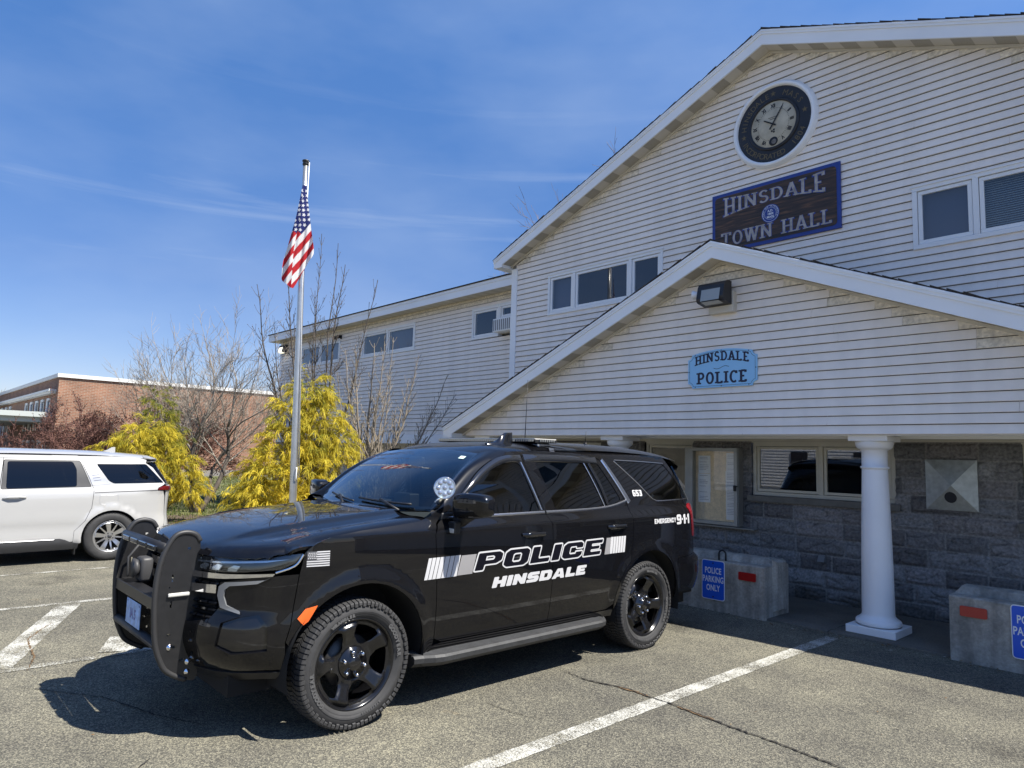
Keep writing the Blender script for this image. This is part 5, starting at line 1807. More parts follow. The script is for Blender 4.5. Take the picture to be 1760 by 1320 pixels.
# front door
fdoor = [(.577, 1.19), (.628, .46), (.70, .425), (1.774, .425), (1.774, .52), (1.761, 1.216), (1.724, 1.296), (1.645, 1.54), (1.585, 1.758), (1.40, 1.752), (1.24, 1.715), (1.08, 1.635), (.93, 1.52), (.78, 1.385), (.70, 1.318), (.61, 1.262)]
fwin = [(.735, 1.312), (1.665, 1.322), (1.535, 1.712), (1.40, 1.704), (1.27, 1.672), (1.11, 1.590), (.95, 1.475), (.80, 1.362)]
fwin_r = round_poly(fwin, [.02, .03, .05, .1, .1, .1, .1, .03])
fd = both('front_door', Sy(fdoor), M['paint'], [Sy(fwin_r)], res=0.04)
# rear door
rdoor = [(1.774, .52), (1.774, .425), (2.52, .425), (2.56, .47)] + [p for p in AR if p[0] < 2.84 and p[1] > .47] + [(2.80, .86), (2.842, 1.03), (2.852, 1.239), (2.836, 1.340), (2.60, 1.740), (2.55, 1.762), (1.60, 1.762), (1.585, 1.758), (1.645, 1.54), (1.724, 1.296), (1.761, 1.216)]
rdoor = [(1.774, .52), (1.774, .425), (2.52, .425), (2.60, .47)] + arcpts(3.125, .42, .53, 174, 128, 8) + [(2.835, 1.0), (2.845, 1.10), (2.852, 1.239), (2.836, 1.340), (2.60, 1.740), (2.55, 1.762), (1.60, 1.762), (1.585, 1.758), (1.645, 1.54), (1.724, 1.296), (1.761, 1.216)]
rwin = [(1.86, 1.322), (2.48, 1.334), (2.62, 1.352), (2.755, 1.385), (2.545, 1.715), (1.735, 1.712)]
rwin_r = round_poly(rwin, [.03, .05, .05, .04, .03, .03])
rd = both('rear_door', Sy(rdoor), M['paint'], [Sy(rwin_r)], res=0.04)
# quarter panel round to the tailgate
qwin = [(3.375, 1.368), (3.965, 1.375), (3.66, 1.722), (2.815, 1.742), (3.10, 1.53), (3.25, 1.40)]
qwin_r = round_poly(qwin, [.08, .05, .06, .04, .1, .1])
quarter = [(2.852, 1.239), (2.845, 1.10), (2.835, 1.0)] + arcpts(3.125, .42, .53, 128, 174, 8) + [(2.60, .47), (2.61, .42), (2.64, .42)] + [p for p in AR if p[1] > .40] + [(3.625, .74), (3.63, .80), (3.86, .80), (4.02, .81), (4.00, .98), (3.955, 1.0), (3.90, 1.30), (3.98, 1.34), (4.02, 1.345), (3.80, 1.66), (3.70, 1.80), (3.3, 1.815), (2.7, 1.822), (1.9, 1.812), (1.5, 1.80), (1.36, 1.785), (1.24, 1.745), (1.24, 1.717), (1.40, 1.754), (1.585, 1.760), (2.55, 1.764), (2.60, 1.742), (2.836, 1.342)]
def dedupe(p):
    out = []
    for q in p:
        if not out or math.dist(q, out[-1]) > 0.004: out.append(q)
    return out
both('quarter_panel', Sy(dedupe(quarter)), M['paint'], [Sy(qwin_r)], res=0.045)
# rear bumper side and tail
rb = [(3.625, .74), (3.63, .80), (3.86, .80)] 
srear = B.S
both('rear_bumper', [(B.sy(3.60), .43)] + [(B.sy(3.612), .52), (B.sy(3.63), .65), (B.sy(3.632), .795), (B.sy(4.02), .805), (B.sxr(.6), .80), (B.sxr(0.0), .80), (B.sxr(0.0), .43)], M['paint'], res=0.05)
both('tailgate', [(B.sxr(.93), .81), (B.sxr(.0), .81), (B.sxr(.0), 1.30), (B.sxr(.93), 1.30)], M['paint'], res=0.06)
both('rear_window', [(B.sxr(.95), 1.34), (B.sxr(.0), 1.34), (B.sxr(.0), 1.74), (B.sxr(.93), 1.72)], M['tint_glass'], res=0.06)
both('tail_lamp', [(B.sy(3.965), .985), (B.sy(4.06), .97), (B.sxr(.80), 1.0), (B.sxr(.84), 1.31), (B.sy(3.99), 1.325), (B.sy(3.91), 1.29)], M['tail_red'], res=0.03, gap=0.004, lift=0.004)
# sill below the doors
both('sill', Sy([(.54, .36), (2.60, .36), (2.60, .418), (1.774, .42), (.70, .42), (.63, .40), (.54, .385)]), M['gloss_black'], res=0.06)
# glazing
def glaze(name, outline, m, lift=-0.006):
    return both(name, Sy(inset(outline, -0.012)), m, res=0.05, thick=0, gap=0, lift=lift)
glaze('side_window', fwin, M['front_glass'])
glaze('side_window', rwin, M['tint_glass'])
glaze('side_window', qwin, M['tint_glass'])
def strip(name, path, w, m, lift=0.004, surf=None, parent=SUV, taper=None, mirror=True, sides=(0, 1), ease=0):
    """narrow moulding laid along a path on the body"""
    P = smooth_open(path, 6); L_, Q_ = stroke_poly(P, w, w)
    if taper:
        for i in range(len(P)):
            k = taper(i/(len(P)-1)); c = (L_[i]+Q_[i])/2
            L_[i] = c+(L_[i]-c)*k; Q_[i] = c+(Q_[i]-c)*k
    f = surf or B.at
    out = []
    for mir in sides:
        vs = []
        for ii, (a, b) in enumerate(zip(L_, Q_)):
            ek = 1.0 if not ease else min(1.0, .08+ii/ease, .25+(len(L_)-1-ii)/3)
            for q, lf in ((a, 0.0), (a.lerp(b, .18), 1.0), (a.lerp(b, .82), 1.0), (b, 0.0)):
                p = Vector(f(q.x, q.y))
                e = .006
                n = (Vector(f(q.x+e, q.y))-Vector(f(q.x-e, q.y))).cross(Vector(f(q.x, q.y+e))-Vector(f(q.x, q.y-e))).normalized()
                p += n*lift*lf*ek
                vs.append((-p.x if mir else p.x, p.y, p.z))
        mb = MB(); mb.smooth = True
        mb.add(vs, [(4*i+j, 4*i+j+1, 4*i+j+5, 4*i+j+4) for i in range(len(P)-1) for j in range(3)])
        out.append(mb.build(name, m, parent))
    return out
strip('window_moulding', [(.70, 1.300), (1.2, 1.302), (1.715, 1.308)], .020, M['satin_chrome'])
strip('window_moulding', [(1.735, 1.308), (2.1, 1.310), (2.42, 1.318), (2.62, 1.335), (2.80, 1.368), (2.862, 1.385)], .022, M['satin_chrome'])
strip('window_moulding', [(2.875, 1.362), (2.77, 1.53), (2.625, 1.752)], .058, M['satin_chrome'], lift=0.006, taper=lambda t: 0.75+0.25*(1-t))
strip('window_moulding', [(2.815, 1.748), (3.2, 1.742), (3.66, 1.728)], .012, M['satin_chrome'], lift=0.003)
strip('window_moulding', [(2.80, 1.742), (3.09, 1.525), (3.235, 1.405), (3.30, 1.372), (3.40, 1.360), (3.98, 1.366)], .011, M['satin_chrome'], lift=0.003)
strip('window_moulding', [(1.672, 1.325), (1.61, 1.51), (1.548, 1.708)], .016, M['gloss_black'], lift=0.004)
strip('window_moulding', [(1.688, 1.325), (1.626, 1.51), (1.562, 1.712)], .012, M['satin_chrome'], lift=0.004)
strip('window_divider', [(2.50, 1.336), (2.43, 1.52), (2.352, 1.714)], .010, M['satin_chrome'], lift=0.003)
strip('window_divider', [(2.55, 1.345), (2.50, 1.52), (2.42, 1.714)], .035, M['gloss_black'], lift=0.002)
# smoked rain visors over the side windows
M['visor'] = mat('smoked_visor', (0.016, 0.017, 0.02), 0.10, coat=1.0)
strip('rain_visor', [(.80, 1.385), (.88, 1.452), (.98, 1.525), (1.11, 1.618), (1.26, 1.694), (1.40, 1.732), (1.575, 1.742)], .058, M['visor'], lift=0.018, ease=14, taper=lambda t: .35+.65*sstep(0, .5, t))
strip('rain_visor', [(1.61, 1.745), (2.0, 1.748), (2.54, 1.742)], .062, M['visor'], lift=0.020, ease=2)

# hood
_hz = hermite([0, .012, .03, .06, .10, .2, .4, .8, 1.2, 1.5, 1.7], [1.092, 1.120, 1.140, 1.156, 1.170, 1.195, 1.230, 1.278, 1.318, 1.340, 1.352])
def lip(x):
    return B(B.sx(min(abs(x), .94)), 1.09)[1]-.006
def hood(x, y):
    ax = abs(x)
    t = max(0.0, y-lip(ax))
    z = _hz(t)
    z += .020*(1-sstep(.50, .60, ax-.05*min(t, 1.2)))*sstep(.02, .35, t)     # raised centre
    z -= .024*(ax/.9)**2*sstep(0, .35, t)
    z -= .018*math.exp(-((ax-.70-.02*t)/.055)**2)*sstep(.1, .4, t)*0.5
    if ax > .83:
        z -= .060*((ax-.83)/.135)**2.4*sstep(.0, .55, t)
    return (x, y, z)
hood_out = []
xs_ = [-.945+1.89*k/44 for k in range(45)]
hood_out += [(x, lip(x)+(0.0 if abs(x) < .93 else .02)) for x in xs_]
hood_out += [(.955, -.30), (.965, -.05), (.962, .25), (.945, .42)]
hood_out += [(x, .60-.13*(1-(x/.93)**2)) for x in [.90-1.80*k/20 for k in range(21)]]
hood_out += [(-.945, .42), (-.962, .25), (-.965, -.05), (-.955, -.30)]
panel('hood', hood_out, hood, M['paint'], SUV, res=0.035, thick=0.02, gap=0.001)

# cowl, windscreen, roof
def screen(u, v):
    """u -1..1 across, v 0..1 from base to top"""
    a = abs(u)
    xb = .86*u; yb = .50+.155*u*u; zb = 1.325+.028*u*u
    xt = .665*u; yt = 1.215+.010*u*u-.0*a; zt = 1.800-.030*u*u
    x = xb+(xt-xb)*v; y = yb+(yt-yb)*v; z = zb+(zt-zb)*v
    bow = .040*math.sin(math.pi*v)
    return (x*(1+.02*math.sin(math.pi*v)), y-bow*.55, z+bow*.75)
mb = MB(); mb.smooth = True
mb.grid([[screen(-1+2*i/28, j/16) for i in range(29)] for j in range(17)])
ws = mb.build('windscreen', M['screen_glass'], SUV)
mb = MB(); mb.smooth = True      # dark ceramic border, set just under the glass
def scr2(u, v):
    p = screen(u, v); return (p[0], p[1]+.004, p[2]-.005)
for (u0, u1, v0, v1) in ((-1, 1, -.02, .045), (-1, 1, .955, 1.02)):
    mb.grid([[scr2(u0+(u1-u0)*i/28, v0+(v1-v0)*j/2) for i in range(29)] for j in range(3)])
for (u0, u1) in ((-1.02, -.955), (.955, 1.02)):
    mb.grid([[scr2(u0+(u1-u0)*i/2, j/16) for i in range(3)] for j in range(17)])
mb.build('windscreen_border', M['gloss_black'], SUV)
mb = MB(); mb.smooth = True
mb.grid([[(x, .42+.155*(x/.86)**2+.11*t, 1.318+.028*(x/.86)**2-.012*math.sin(t*3)) for x in [-.88+1.76*i/24 for i in range(25)]] for t in (0, .4, .8, 1.1)])
mb.build('cowl', M['satin_black'], SUV)
mb = MB(); mb.smooth = True
for q, (u0, u1, dx) in enumerate(((.78, .02, 0), (-.02, -.62, 0))):
    pts = []
    for k in range(10):
        t = k/9
        p = Vector(screen(u0+(u1-u0)*t, .035+.05*t))+Vector((0, -.018, .016))
        pts.append(p)
    mb.tube(pts, 0.009, 6)
    mb.tube([Vector(screen(u0-.10, -.02))+Vector((0, -.02, .0)), Vector(screen((u0+u1)/2, .055))+Vector((0, -.03, .035))], 0.012, 6)
mb.build('wiper', M['black'], SUV)

_rz = hermite([1.20, 1.30, 1.5, 1.8, 2.2, 2.7, 3.2, 3.6, 3.9, 4.05], [1.793, 1.824, 1.862, 1.886, 1.900, 1.906, 1.896, 1.874, 1.843, 1.822])
_rw = hermite([1.20, 1.40, 1.7, 2.2, 3.0, 3.5, 3.8, 4.05], [.672, .735, .758, .765, .757, .738, .712, .68])
def roof(u, y):
    yy = y
    z = _rz(yy); w = _rw(yy)
    a = abs(u)
    z -= .028*a*a+.048*a**7
    if a < .8: z += .004*math.sin(u*9.5)*sstep(1.5, 1.9, y)*sstep(.8, .7, a)*0.0
    return (u*w, yy+0.02*a*a*(1 if y < 1.4 else 0), z)
mb = MB(); mb.smooth = True
ys_ = [1.205+.05*k for k in range(57)]
mb.grid([[roof(-1+2*i/40, min(y, 4.03)) for i in range(41)] for y in ys_])
mb.build('roof', M['paint'], SUV)
# a-pillars: rolled strip from the screen edge to the door frame
for sgn in (1, -1):
    rows = []
    ed = [(.575, 1.300), (.70, 1.330), (.79, 1.398), (.94, 1.533), (1.09, 1.648), (1.25, 1.728), (1.38, 1.775), (1.46, 1.800)]
    n_ = 8
    edp = smooth_open(ed, 5)
    for i, (yy, zz) in enumerate(edp):
        t = i/(len(edp)-1)
        a = Vector(screen(1.0, t*1.0)); b_ = Vector(B.at(yy, zz))
        row = []
        for k in range(n_+1):
            w = k/n_
            p = a.lerp(b_, w); p += Vector((.35, -.55, .55))*(.055*math.sin(math.pi*w)*(1-.5*t))
            row.append((sgn*p.x, p.y, p.z))
        rows.append(row)
    mb = MB(); mb.smooth = True; mb.grid(rows)
    mb.build('windscreen_pillar', M['paint'], SUV)
# roof spoiler
mb = MB(); mb.smooth = True
rows = []
for j in range(7):
    t = j/6
    rows.append([((-1+2*i/24)*.715*(1-.05*t), 3.93+.20*t-.06*abs(-1+2*i/24)**3, 1.846-.060*t-.035*abs(-1+2*i/24)**2*1-.05*abs(-1+2*i/24)**7) for i in range(25)])
rows.append([(p[0], p[1]-.02, p[2]-.035) for p in rows[-1]])
rows.append([(p[0], p[1]-.20, p[2]-.05) for p in rows[-1]])
mb.grid(rows); mb.build('spoiler', M['paint'], SUV)

# ------------------------------------------------------------------ front end
def F(pts):      # front outline points: ('x', x, z) or ('y', y, z)
    return [((B.sx(a) if k == 'x' else B.sy(a)), z) for k, a, z in pts]
fascia = F([('x', 0.0, .43), ('x', .55, .43), ('x', .80, .425), ('y', -.45, .43), ('y', -.462, .50), ('y', -.470, .60), ('y', -.445, .70), ('y', -.41, 1.0), ('y', -.50, .995), ('y', -.62, .985),
            ('x', .80, .968), ('x', .70, .948), ('x', .690, .87), ('x', .705, .80), ('x', .66, .735), ('x', .50, .70), ('x', 0.0, .70)])
hole_l = F([('x', .74, .715), ('x', .82, .750), ('y', -.625, .765), ('y', -.575, .70), ('y', -.57, .555), ('x', .80, .540), ('x', .72, .58)])
both('front_bumper', fascia, M['paint'], [hole_l], res=0.03)
both('fog_panel', [(s, z) for s, z in inset(hole_l, -0.01)], M['gloss_black'], res=0.04, thick=0, gap=0, lift=-0.016)
both('front_lip', F([('x', 0, .36), ('x', .80, .36), ('y', -.5, .37), ('y', -.46, .42), ('x', .80, .42), ('x', 0, .425)]), M['satin_black'], res=0.05, lift=0.006)
# headlamp
hl = F([('x', .455, 1.086), ('x', .70, 1.096), ('y', -.62, 1.106), ('y', -.50, 1.116), ('y', -.388, 1.124), ('y', -.43, 1.064), ('y', -.52, 1.024), ('x', .82, 1.008), ('x', .66, 1.000), ('x', .445, .996)])
both('headlamp', hl, M['lamp_dark'], res=0.03, thick=0, gap=0.002, lift=-0.03)
both('headlamp_cover', hl, M['lamp_clear'], res=0.03, thick=0, gap=0.003, lift=0.002)
for k, xx in enumerate((.53, .645, .76)):
    s0 = B.sx(xx)
    both('headlamp_unit', [(s0-.035, 1.012), (s0+.03, 1.012), (s0+.055, 1.045), (s0+.01, 1.05), (s0-.035, 1.03)], M['lamp_bright'], res=0.03, thick=0.012, gap=0, lift=-0.012)
both('headlamp_brow', F([('x', .45, 1.060), ('x', .70, 1.070), ('y', -.6, 1.082), ('y', -.47, 1.088), ('y', -.6, 1.070), ('x', .70, 1.058), ('x', .45, 1.050)]), M['lamp_bright'], res=0.03, thick=0.006, gap=0, lift=-0.008)
# lit blade below: chrome bars and the bracket lamp
both('chrome_bar', F([('x', 0, 1.010), ('x', .45, .998), ('x', .72, .998), ('y', -.545, 1.006), ('y', -.56, .988), ('x', .72, .968), ('x', .45, .958), ('x', 0, .955)]), M['chrome'], res=0.03, thick=0.02, gap=0.001, lift=0.010)
both('chrome_bar', F([('x', .0, .912), ('x', .45, .922), ('x', .685, .932), ('x', .685, .880), ('x', .45, .872), ('x', 0, .865)]), M['chrome'], res=0.03, thick=0.02, gap=0.001, lift=0.012)
M['drl'] = mat('running_lamp', (0.16, 0.165, 0.17), 0.25, coat=0.8)
both('running_lamp', F([('y', -.56, .988), ('y', -.60, .968), ('x', .735, .950), ('x', .70, .925), ('x', .695, .87), ('x', .72, .80), ('x', .83, .765), ('x', .82, .788), ('x', .755, .818), ('x', .735, .87), ('x', .74, .905), ('x', .765, .928), ('y', -.64, .945)]), M['drl'], res=0.025, thick=0.02, gap=0.001, lift=0.012)
strip('headlamp_trim', [(-.392, 1.116), (-.425, 1.062), (-.47, 1.035), (-.545, 1.010)], .016, M['chrome'], lift=.008)
both('grille', F([('x', 0, .70), ('x', .50, .70), ('x', .66, .735), ('x', .70, .80), ('x', .69, .948), ('x', .45, .985), ('x', .45, 1.075), ('x', 0, 1.075)]), M['liner'], res=0.05, thick=0, gap=0.002, lift=-0.05)
for zz in (.735, .775, .815, .93, 1.02, 1.05):
    mb = MB()
    for sgn in (1, -1):
        n = 9
        for i in range(n):
            x0 = .69*i/n; x1 = .69*(i+.82)/n
            if zz > .97 and x1 > .45: continue
            a = Vector(B(B.sx(x0), zz)); b_ = Vector(B(B.sx(x1), zz))
            vs = []
            for p in (a, b_):
                for dy, dz in ((-.004, -.010), (-.012, .0), (-.004, .010), (.03, .010), (.03, -.010)):
                    vs.append((sgn*p.x, p.y+.02+dy, p.z+dz))
            mb.add(vs, [(0, 1, 6, 5), (1, 2, 7, 6), (2, 3, 8, 7), (4, 0, 5, 9), (0, 4, 3, 2, 1), (5, 6, 7, 8, 9)])
    mb.build('grille_bar', M['gloss_black'], SUV)
amb = Sy([(-.41, .735), (-.365, .79), (-.295, .805), (-.345, .715), (-.375, .695)])
both('side_marker', amb, M['amber'], res=0.02, thick=0.008, gap=0, lift=0.006)

# ------------------------------------------------------------------ chassis, liners, cabin
mb = MB()
mb.box(-.70, .70, -.70, 4.15, .26, .50); mb.box(-.90, .90, .62, 2.55, .30, .48); mb.box(-.62, .62, -.78, .50, .45, 1.02); mb.box(-.80, .80, 3.65, 4.15, .38, .75)
mb.build('underbody', M['liner'], SUV)
for wy in (0.03, 3.125):
    for sgn in (1, -1):
        mb = MB(); mb.smooth = True
        rows = []
        for x in (.60, .99):
            rows.append([(sgn*x, p[0], p[1]) for p in arcpts(wy, .42, .50, -14, 194, 20)])
        mb.grid(rows)
        mb.add([(sgn*.60, p[0], p[1]) for p in arcpts(wy, .42, .50, -14, 194, 20)], [tuple(range(21))])
        mb.build('wheel_arch', M['liner'], SUV)
mb = MB()
mb.box(-.88, .88, .62, 4.0, .48, .55)
mb.add([(-.86, 2.32, .55), (.86, 2.32, .55), (.78, 2.38, 1.80), (-.78, 2.38, 1.80)], [(0, 1, 2, 3)])
mb.box(-.84, .84, 2.6, 3.85, .55, 1.24)
mb.build('cabin_floor', M['liner'], SUV)
mb = MB(); mb.smooth = True
mb.grid([[(x, .50+.155*(x/.86)**2+t*.52, 1.312-.055*t-.17*sstep(.75, 1.0, t)-.03*(abs(x)/.86)**2+.05*sstep(.35, .7, t)*math.exp(-((x-.38)/.2)**2)) for x in [-.86+1.72*i/26 for i in range(27)]] for t in [k/12 for k in range(13)]])
mb.box(-.86, .86, 1.0, 1.12, .62, 1.10)
mb.build('dashboard', M['dash'], SUV)
mb = MB(); mb.smooth = True
c0 = Vector((.39, 1.14, 1.20)); ax1 = Vector((1, 0, 0)); ax2 = Vector((0, .42, .91)).normalized()
mb.tube([c0+(ax1*math.cos(R(a))+ax2*math.sin(R(a)))*.185 for a in range(0, 361, 12)], 0.016, 8, False)
for a in (0, 180, 270): mb.tube([c0, c0+(ax1*math.cos(R(a))+ax2*math.sin(R(a)))*.185], [0.05, 0.014], 8)
mb.build('steering_wheel', M['dash'], SUV)
mb = MB()
mb.box(-.08, .16, .93, 1.03, 1.27, 1.42, 0.01); mb.box(-.38, -.20, .90, 1.02, 1.29, 1.35, 0.01); mb.box(-.1, .1, 1.08, 1.12, 1.66, 1.73, 0.015)
mb.build('cabin_equipment', M['black'], SUV)
for sx in (.40, -.40):
    mb = MB(); mb.smooth = True
    mb.box(sx-.25, sx+.25, 1.42, 1.92, .68, .84, .05); mb.box(sx-.24, sx+.24, 1.86, 2.02, .80, 1.42, .06); mb.box(sx-.13, sx+.13, 1.92, 2.02, 1.46, 1.64, .045)
    mb.build('front_seat', M['seat_cloth'], SUV)

# ------------------------------------------------------------------ wheels
def make_wheel():
    """one steel wheel, axis along +x with the outer face at x = 0 (tyre wall); returns rim object with its children"""
    RT, RR = 0.402, 0.282
    W = .275
    # tyre
    mb = MB(); mb.smooth = True
    prof = [(RR, -W+.045), (RR+.010, -W+.02), (RR+.035, -W+.004), (RT-.06, -W+.002), (RT-.03, -W+.016), (RT-.012, -W+.03), (RT-.012, -.03), (RT-.03, -.016), (RT-.062, -.003), (RT-.080, -.0005), (RR+.036, -.003), (RR+.02, -.010), (RR+.008, -.016), (RR-.002, -.026), (RR-.004, -.05)]
    mb.lathe(prof, 96, (0, 0, 0), 'x')
    # raised rings on the wall
    mb.lathe([(RT-.075, -.0025), (RT-.073, .0015), (RT-.071, -.0025)], 96, (0, 0, 0), 'x')
    mb.lathe([(RR+.022, -.012), (RR+.024, -.006), (RR+.028, -.011)], 96, (0, 0, 0), 'x')
    mb.smooth = False
    # tread blocks, shoulder lugs reaching down the wall
    n = 78
    for i in range(n):
        a0 = 2*math.pi*i/n
        for row, (x0, x1, skew) in enumerate(((-.045, -.004, .0), (-.098, -.052, .018), (-.150, -.105, -.012), (-.204, -.157, .018), (-W+.004, -.211, .0))):
            off = (0.5 if row % 2 else 0)*2*math.pi/n
            w = 2*math.pi/n*(.74 if row in (0, 4) else .70)
            vs = []
            for r in (RT-.016, RT):
                for xx, sk in ((x0, 0), (x1, skew/RT)):
                    for aa in (a0+off+sk, a0+off+sk+w):
                        rr = r
                        if row == 0 and xx == x1: rr = r-.010
                        if row == 4 and xx == x0: rr = r-.010
                        vs.append((xx, rr*math.cos(aa), rr*math.sin(aa)))
            mb.add(vs, [(0, 1, 3, 2), (4, 6, 7, 5), (0, 4, 5, 1), (2, 3, 7, 6), (0, 2, 6, 4), (1, 5, 7, 3)])
        # lug on the wall
        w = 2*math.pi/n*.74
        if i % 1 == 0:
            dep = .022 if i % 2 else .014
            vs = []
            for r, xx in ((RT-.010, -.004), (RT-.018, .0005), (RT-.018-dep, .002), (RT-.024-dep, -.004)):
                for aa in (a0, a0+w): vs.append((xx, r*math.cos(aa), r*math.sin(aa)))
            mb.add(vs, [(0, 1, 3, 2), (2, 3, 5, 4), (4, 5, 7, 6), (0, 2, 4, 6), (1, 7, 5, 3)])
    tyre = mb.build('tyre', M['rubber'])
    mb = MB()
    def wall_text(txt, mid, size, rad):
        nn_ = len(txt); st = size*.80/rad
        for i, ch in enumerate(txt):
            a = mid-(i-(nn_-1)/2)*st
            ca, sa = math.cos(a), math.sin(a); rot = a-math.pi/2; cr, sr = math.cos(rot), math.sin(rot)
            # seen from +x with the vehicle's rear (+y) to the right
            put_text(mb, ch, size, lambda x, y: (0.0022, rad*ca+x*cr-y*sr, rad*sa+x*sr+y*cr), bold=.0025)
    wall_text('GOODYEAR', R(8), .036, .302)
    wall_text('GOODYEAR', R(188), .036, .302)
    wall_text('WRANGLER', R(98), .026, .305)
    wall_text('275/55R20', R(278), .020, .306)
    txt = mb.build('sidewall_lettering', M['tyre_text'])
    # pressed steel rim
    def face(y, z):
        r = math.hypot(y, z)/1.078
        a = math.atan2(z, y)
        k = math.cos(5*(a-math.pi/2))                   # spokes at five angles
        x = -.040-.018*sstep(.245, .17, r)*(1)
        x += .030*sstep(.11, .20, r)*sstep(.25, .215, r)*sstep(-.2, .8, k)
        x += -.020*sstep(.10, .075, r)
        x -= .010*sstep(.02, 0.0, 1-abs(k))*0
        return (x, y, z)
    RS = 1.078
    holes = []
    for i in range(5):
        a = R(90+36+72*i)
        c_, s_ = math.cos(a), math.sin(a)
        q = [(.116, -.024), (.150, -.058), (.197, -.082), (.217, -.062), (.222, 0), (.217, .062), (.197, .082), (.150, .058), (.116, .024), (.110, 0)]
        holes.append(round_poly([(RS*(r*c_-t*s_), RS*(r*s_+t*c_)) for r, t in q], .012, 3))
    outer = [(.244*RS*math.cos(R(t)), .244*RS*math.sin(R(t))) for t in range(0, 360, 4)]
    rim = panel('wheel', outer, face, M['rim_black'], None, holes, res=.014, thick=.020, gap=0, soft=.003)
    mb = MB(); mb.smooth = True
    mb.lathe([(r*RS, h) for r, h in [(.238, -.045), (.246, -.036), (.252, -.026), (.260, -.018), (.2655, -.020), (.266, -.034), (.256, -.05), (.248, -.10), (.240, -.22), (.266, -.255)]], 72, (0, 0, 0), 'x')
    barrel = mb.build('rim_barrel', M['rim_black'])
    mb = MB(); mb.smooth = True
    mb.lathe([(0, -.12), (.165, -.12), (.168, -.14)], 40, (0, 0, 0), 'x')
    disc = mb.build('brake_disc', M['brake'])
    mb = MB(); mb.smooth = True
    mb.lathe([(0, -.022), (.038, -.022), (.046, -.028), (.050, -.04), (.098, -.052), (.104, -.062), (.104, -.08)], 40, (0, 0, 0), 'x')
    cap = mb.build('hub_cap', M['gloss_black'])
    nuts = []
    for i in range(6):
        a = R(30+60*i)
        mb = MB(); mb.smooth = True
        mb.lathe([(0, -.018), (.009, -.020), (.013, -.028), (.015, -.056), (.018, -.06)], 10, (0, .076*math.cos(a), .076*math.sin(a)), 'x')
        nuts.append(mb.build('lug_nut', M['chrome']))
    for o in (tyre, barrel, disc, cap, *nuts):
        o.parent = rim
    txt.parent = rim
    return rim
M['brake'] = mat('brake_disc', (0.10, 0.095, 0.09), 0.45, metal=0.8, var=0.2)
wheel0 = make_wheel()
def copy_tree(o, parent):
    c = o.copy(); COL.objects.link(c); c.parent = parent
    for ch in list(o.children):
        d = ch.copy(); COL.objects.link(d); d.parent = c
    return c
for i, (sx, wy, spin, steer) in enumerate(((1, 0.0, 14, 0), (1, 3.08, -22, 0), (-1, 0.0, 40, 0), (-1, 3.08, 5, 0))):
    w = wheel0 if i == 0 else copy_tree(wheel0, SUV)
    w.parent = SUV
    w.location = (sx*1.008, wy, .402)
    w.rotation_euler = (R(spin), 0, 0) if sx > 0 else (R(spin), 0, R(180))

# ------------------------------------------------------------------ running boards
for sgn in (1, -1):
    mb = MB()
    y0, y1 = .46, 2.50
    N_ = 30; rows = []
    for i in range(N_+1):
        t = i/N_; y = y0+(y1-y0)*t
        e = sstep(0, .10, t)*sstep(1, .95, t)
        xo = .985+.085*e; zt = .362+.004*e
        row = [(sgn*.86, y, zt+.014), (sgn*.90, y, zt+.012)]
        for k in range(6):           # ribbed tread
            x = .905+(xo-.03-.905)*k/6
            row += [(sgn*(x), y, zt+.010-.004*k/6), (sgn*(x+.003), y, zt+.002-.004*k/6), (sgn*(x+.009), y, zt+.002-.004*k/6), (sgn*(x+.012), y, zt+.010-.004*k/6)]
        row += [(sgn*(xo-.016), y, zt+.003), (sgn*xo, y, zt-.012), (sgn*(xo-.004), y, zt-.045), (sgn*(xo-.04), y, zt-.075), (sgn*.86, y, zt-.075)]
        rows.append(row)
    n = len(rows[0])
    mb.grid(rows)
    mb.add(rows[0], [tuple(range(n))]); mb.add(rows[-1], [tuple(range(n-1, -1, -1))])
    st = mb.build('running_board', M['step_plastic'], SUV)

# ------------------------------------------------------------------ door handles, mirrors, spotlamp, aerials, light bar
for y0, z0 in ((1.545, 1.14), (2.60, 1.152)):
    for sgn in (1, -1):
        mb = MB(); mb.smooth = True
        rows = []
        for i in range(17):
            t = i/16; y = y0-.135+.27*t
            p = Vector(B.at(y, z0+.004))
            o = .034*sstep(0, .18, t)*sstep(1, .82, t)
            h = .019*(1-.25*abs(2*t-1)**4)
            row = []
            for a in range(0, 360, 36):
                row.append((sgn*(p.x+o+.012*math.cos(R(a))), y, p.z+h*math.sin(R(a))))
            row.append(row[0]); rows.append(row)
        mb.grid(rows)
        mb.build('door_handle', M['gloss_black'], SUV)
        mb = MB(); mb.smooth = True
        p = Vector(B.at(y0-.02, z0))
        vs = [(sgn*(B.at(y0-.02+.085*math.cos(R(a)), z0-.006+.03*math.sin(R(a)))[0]+.0025), y0-.02+.085*math.cos(R(a)), z0-.006+.03*math.sin(R(a))) for a in range(0, 360, 20)]
        mb.add(vs, [tuple(range(18))])
        mb.build('handle_recess', M['liner'], SUV)
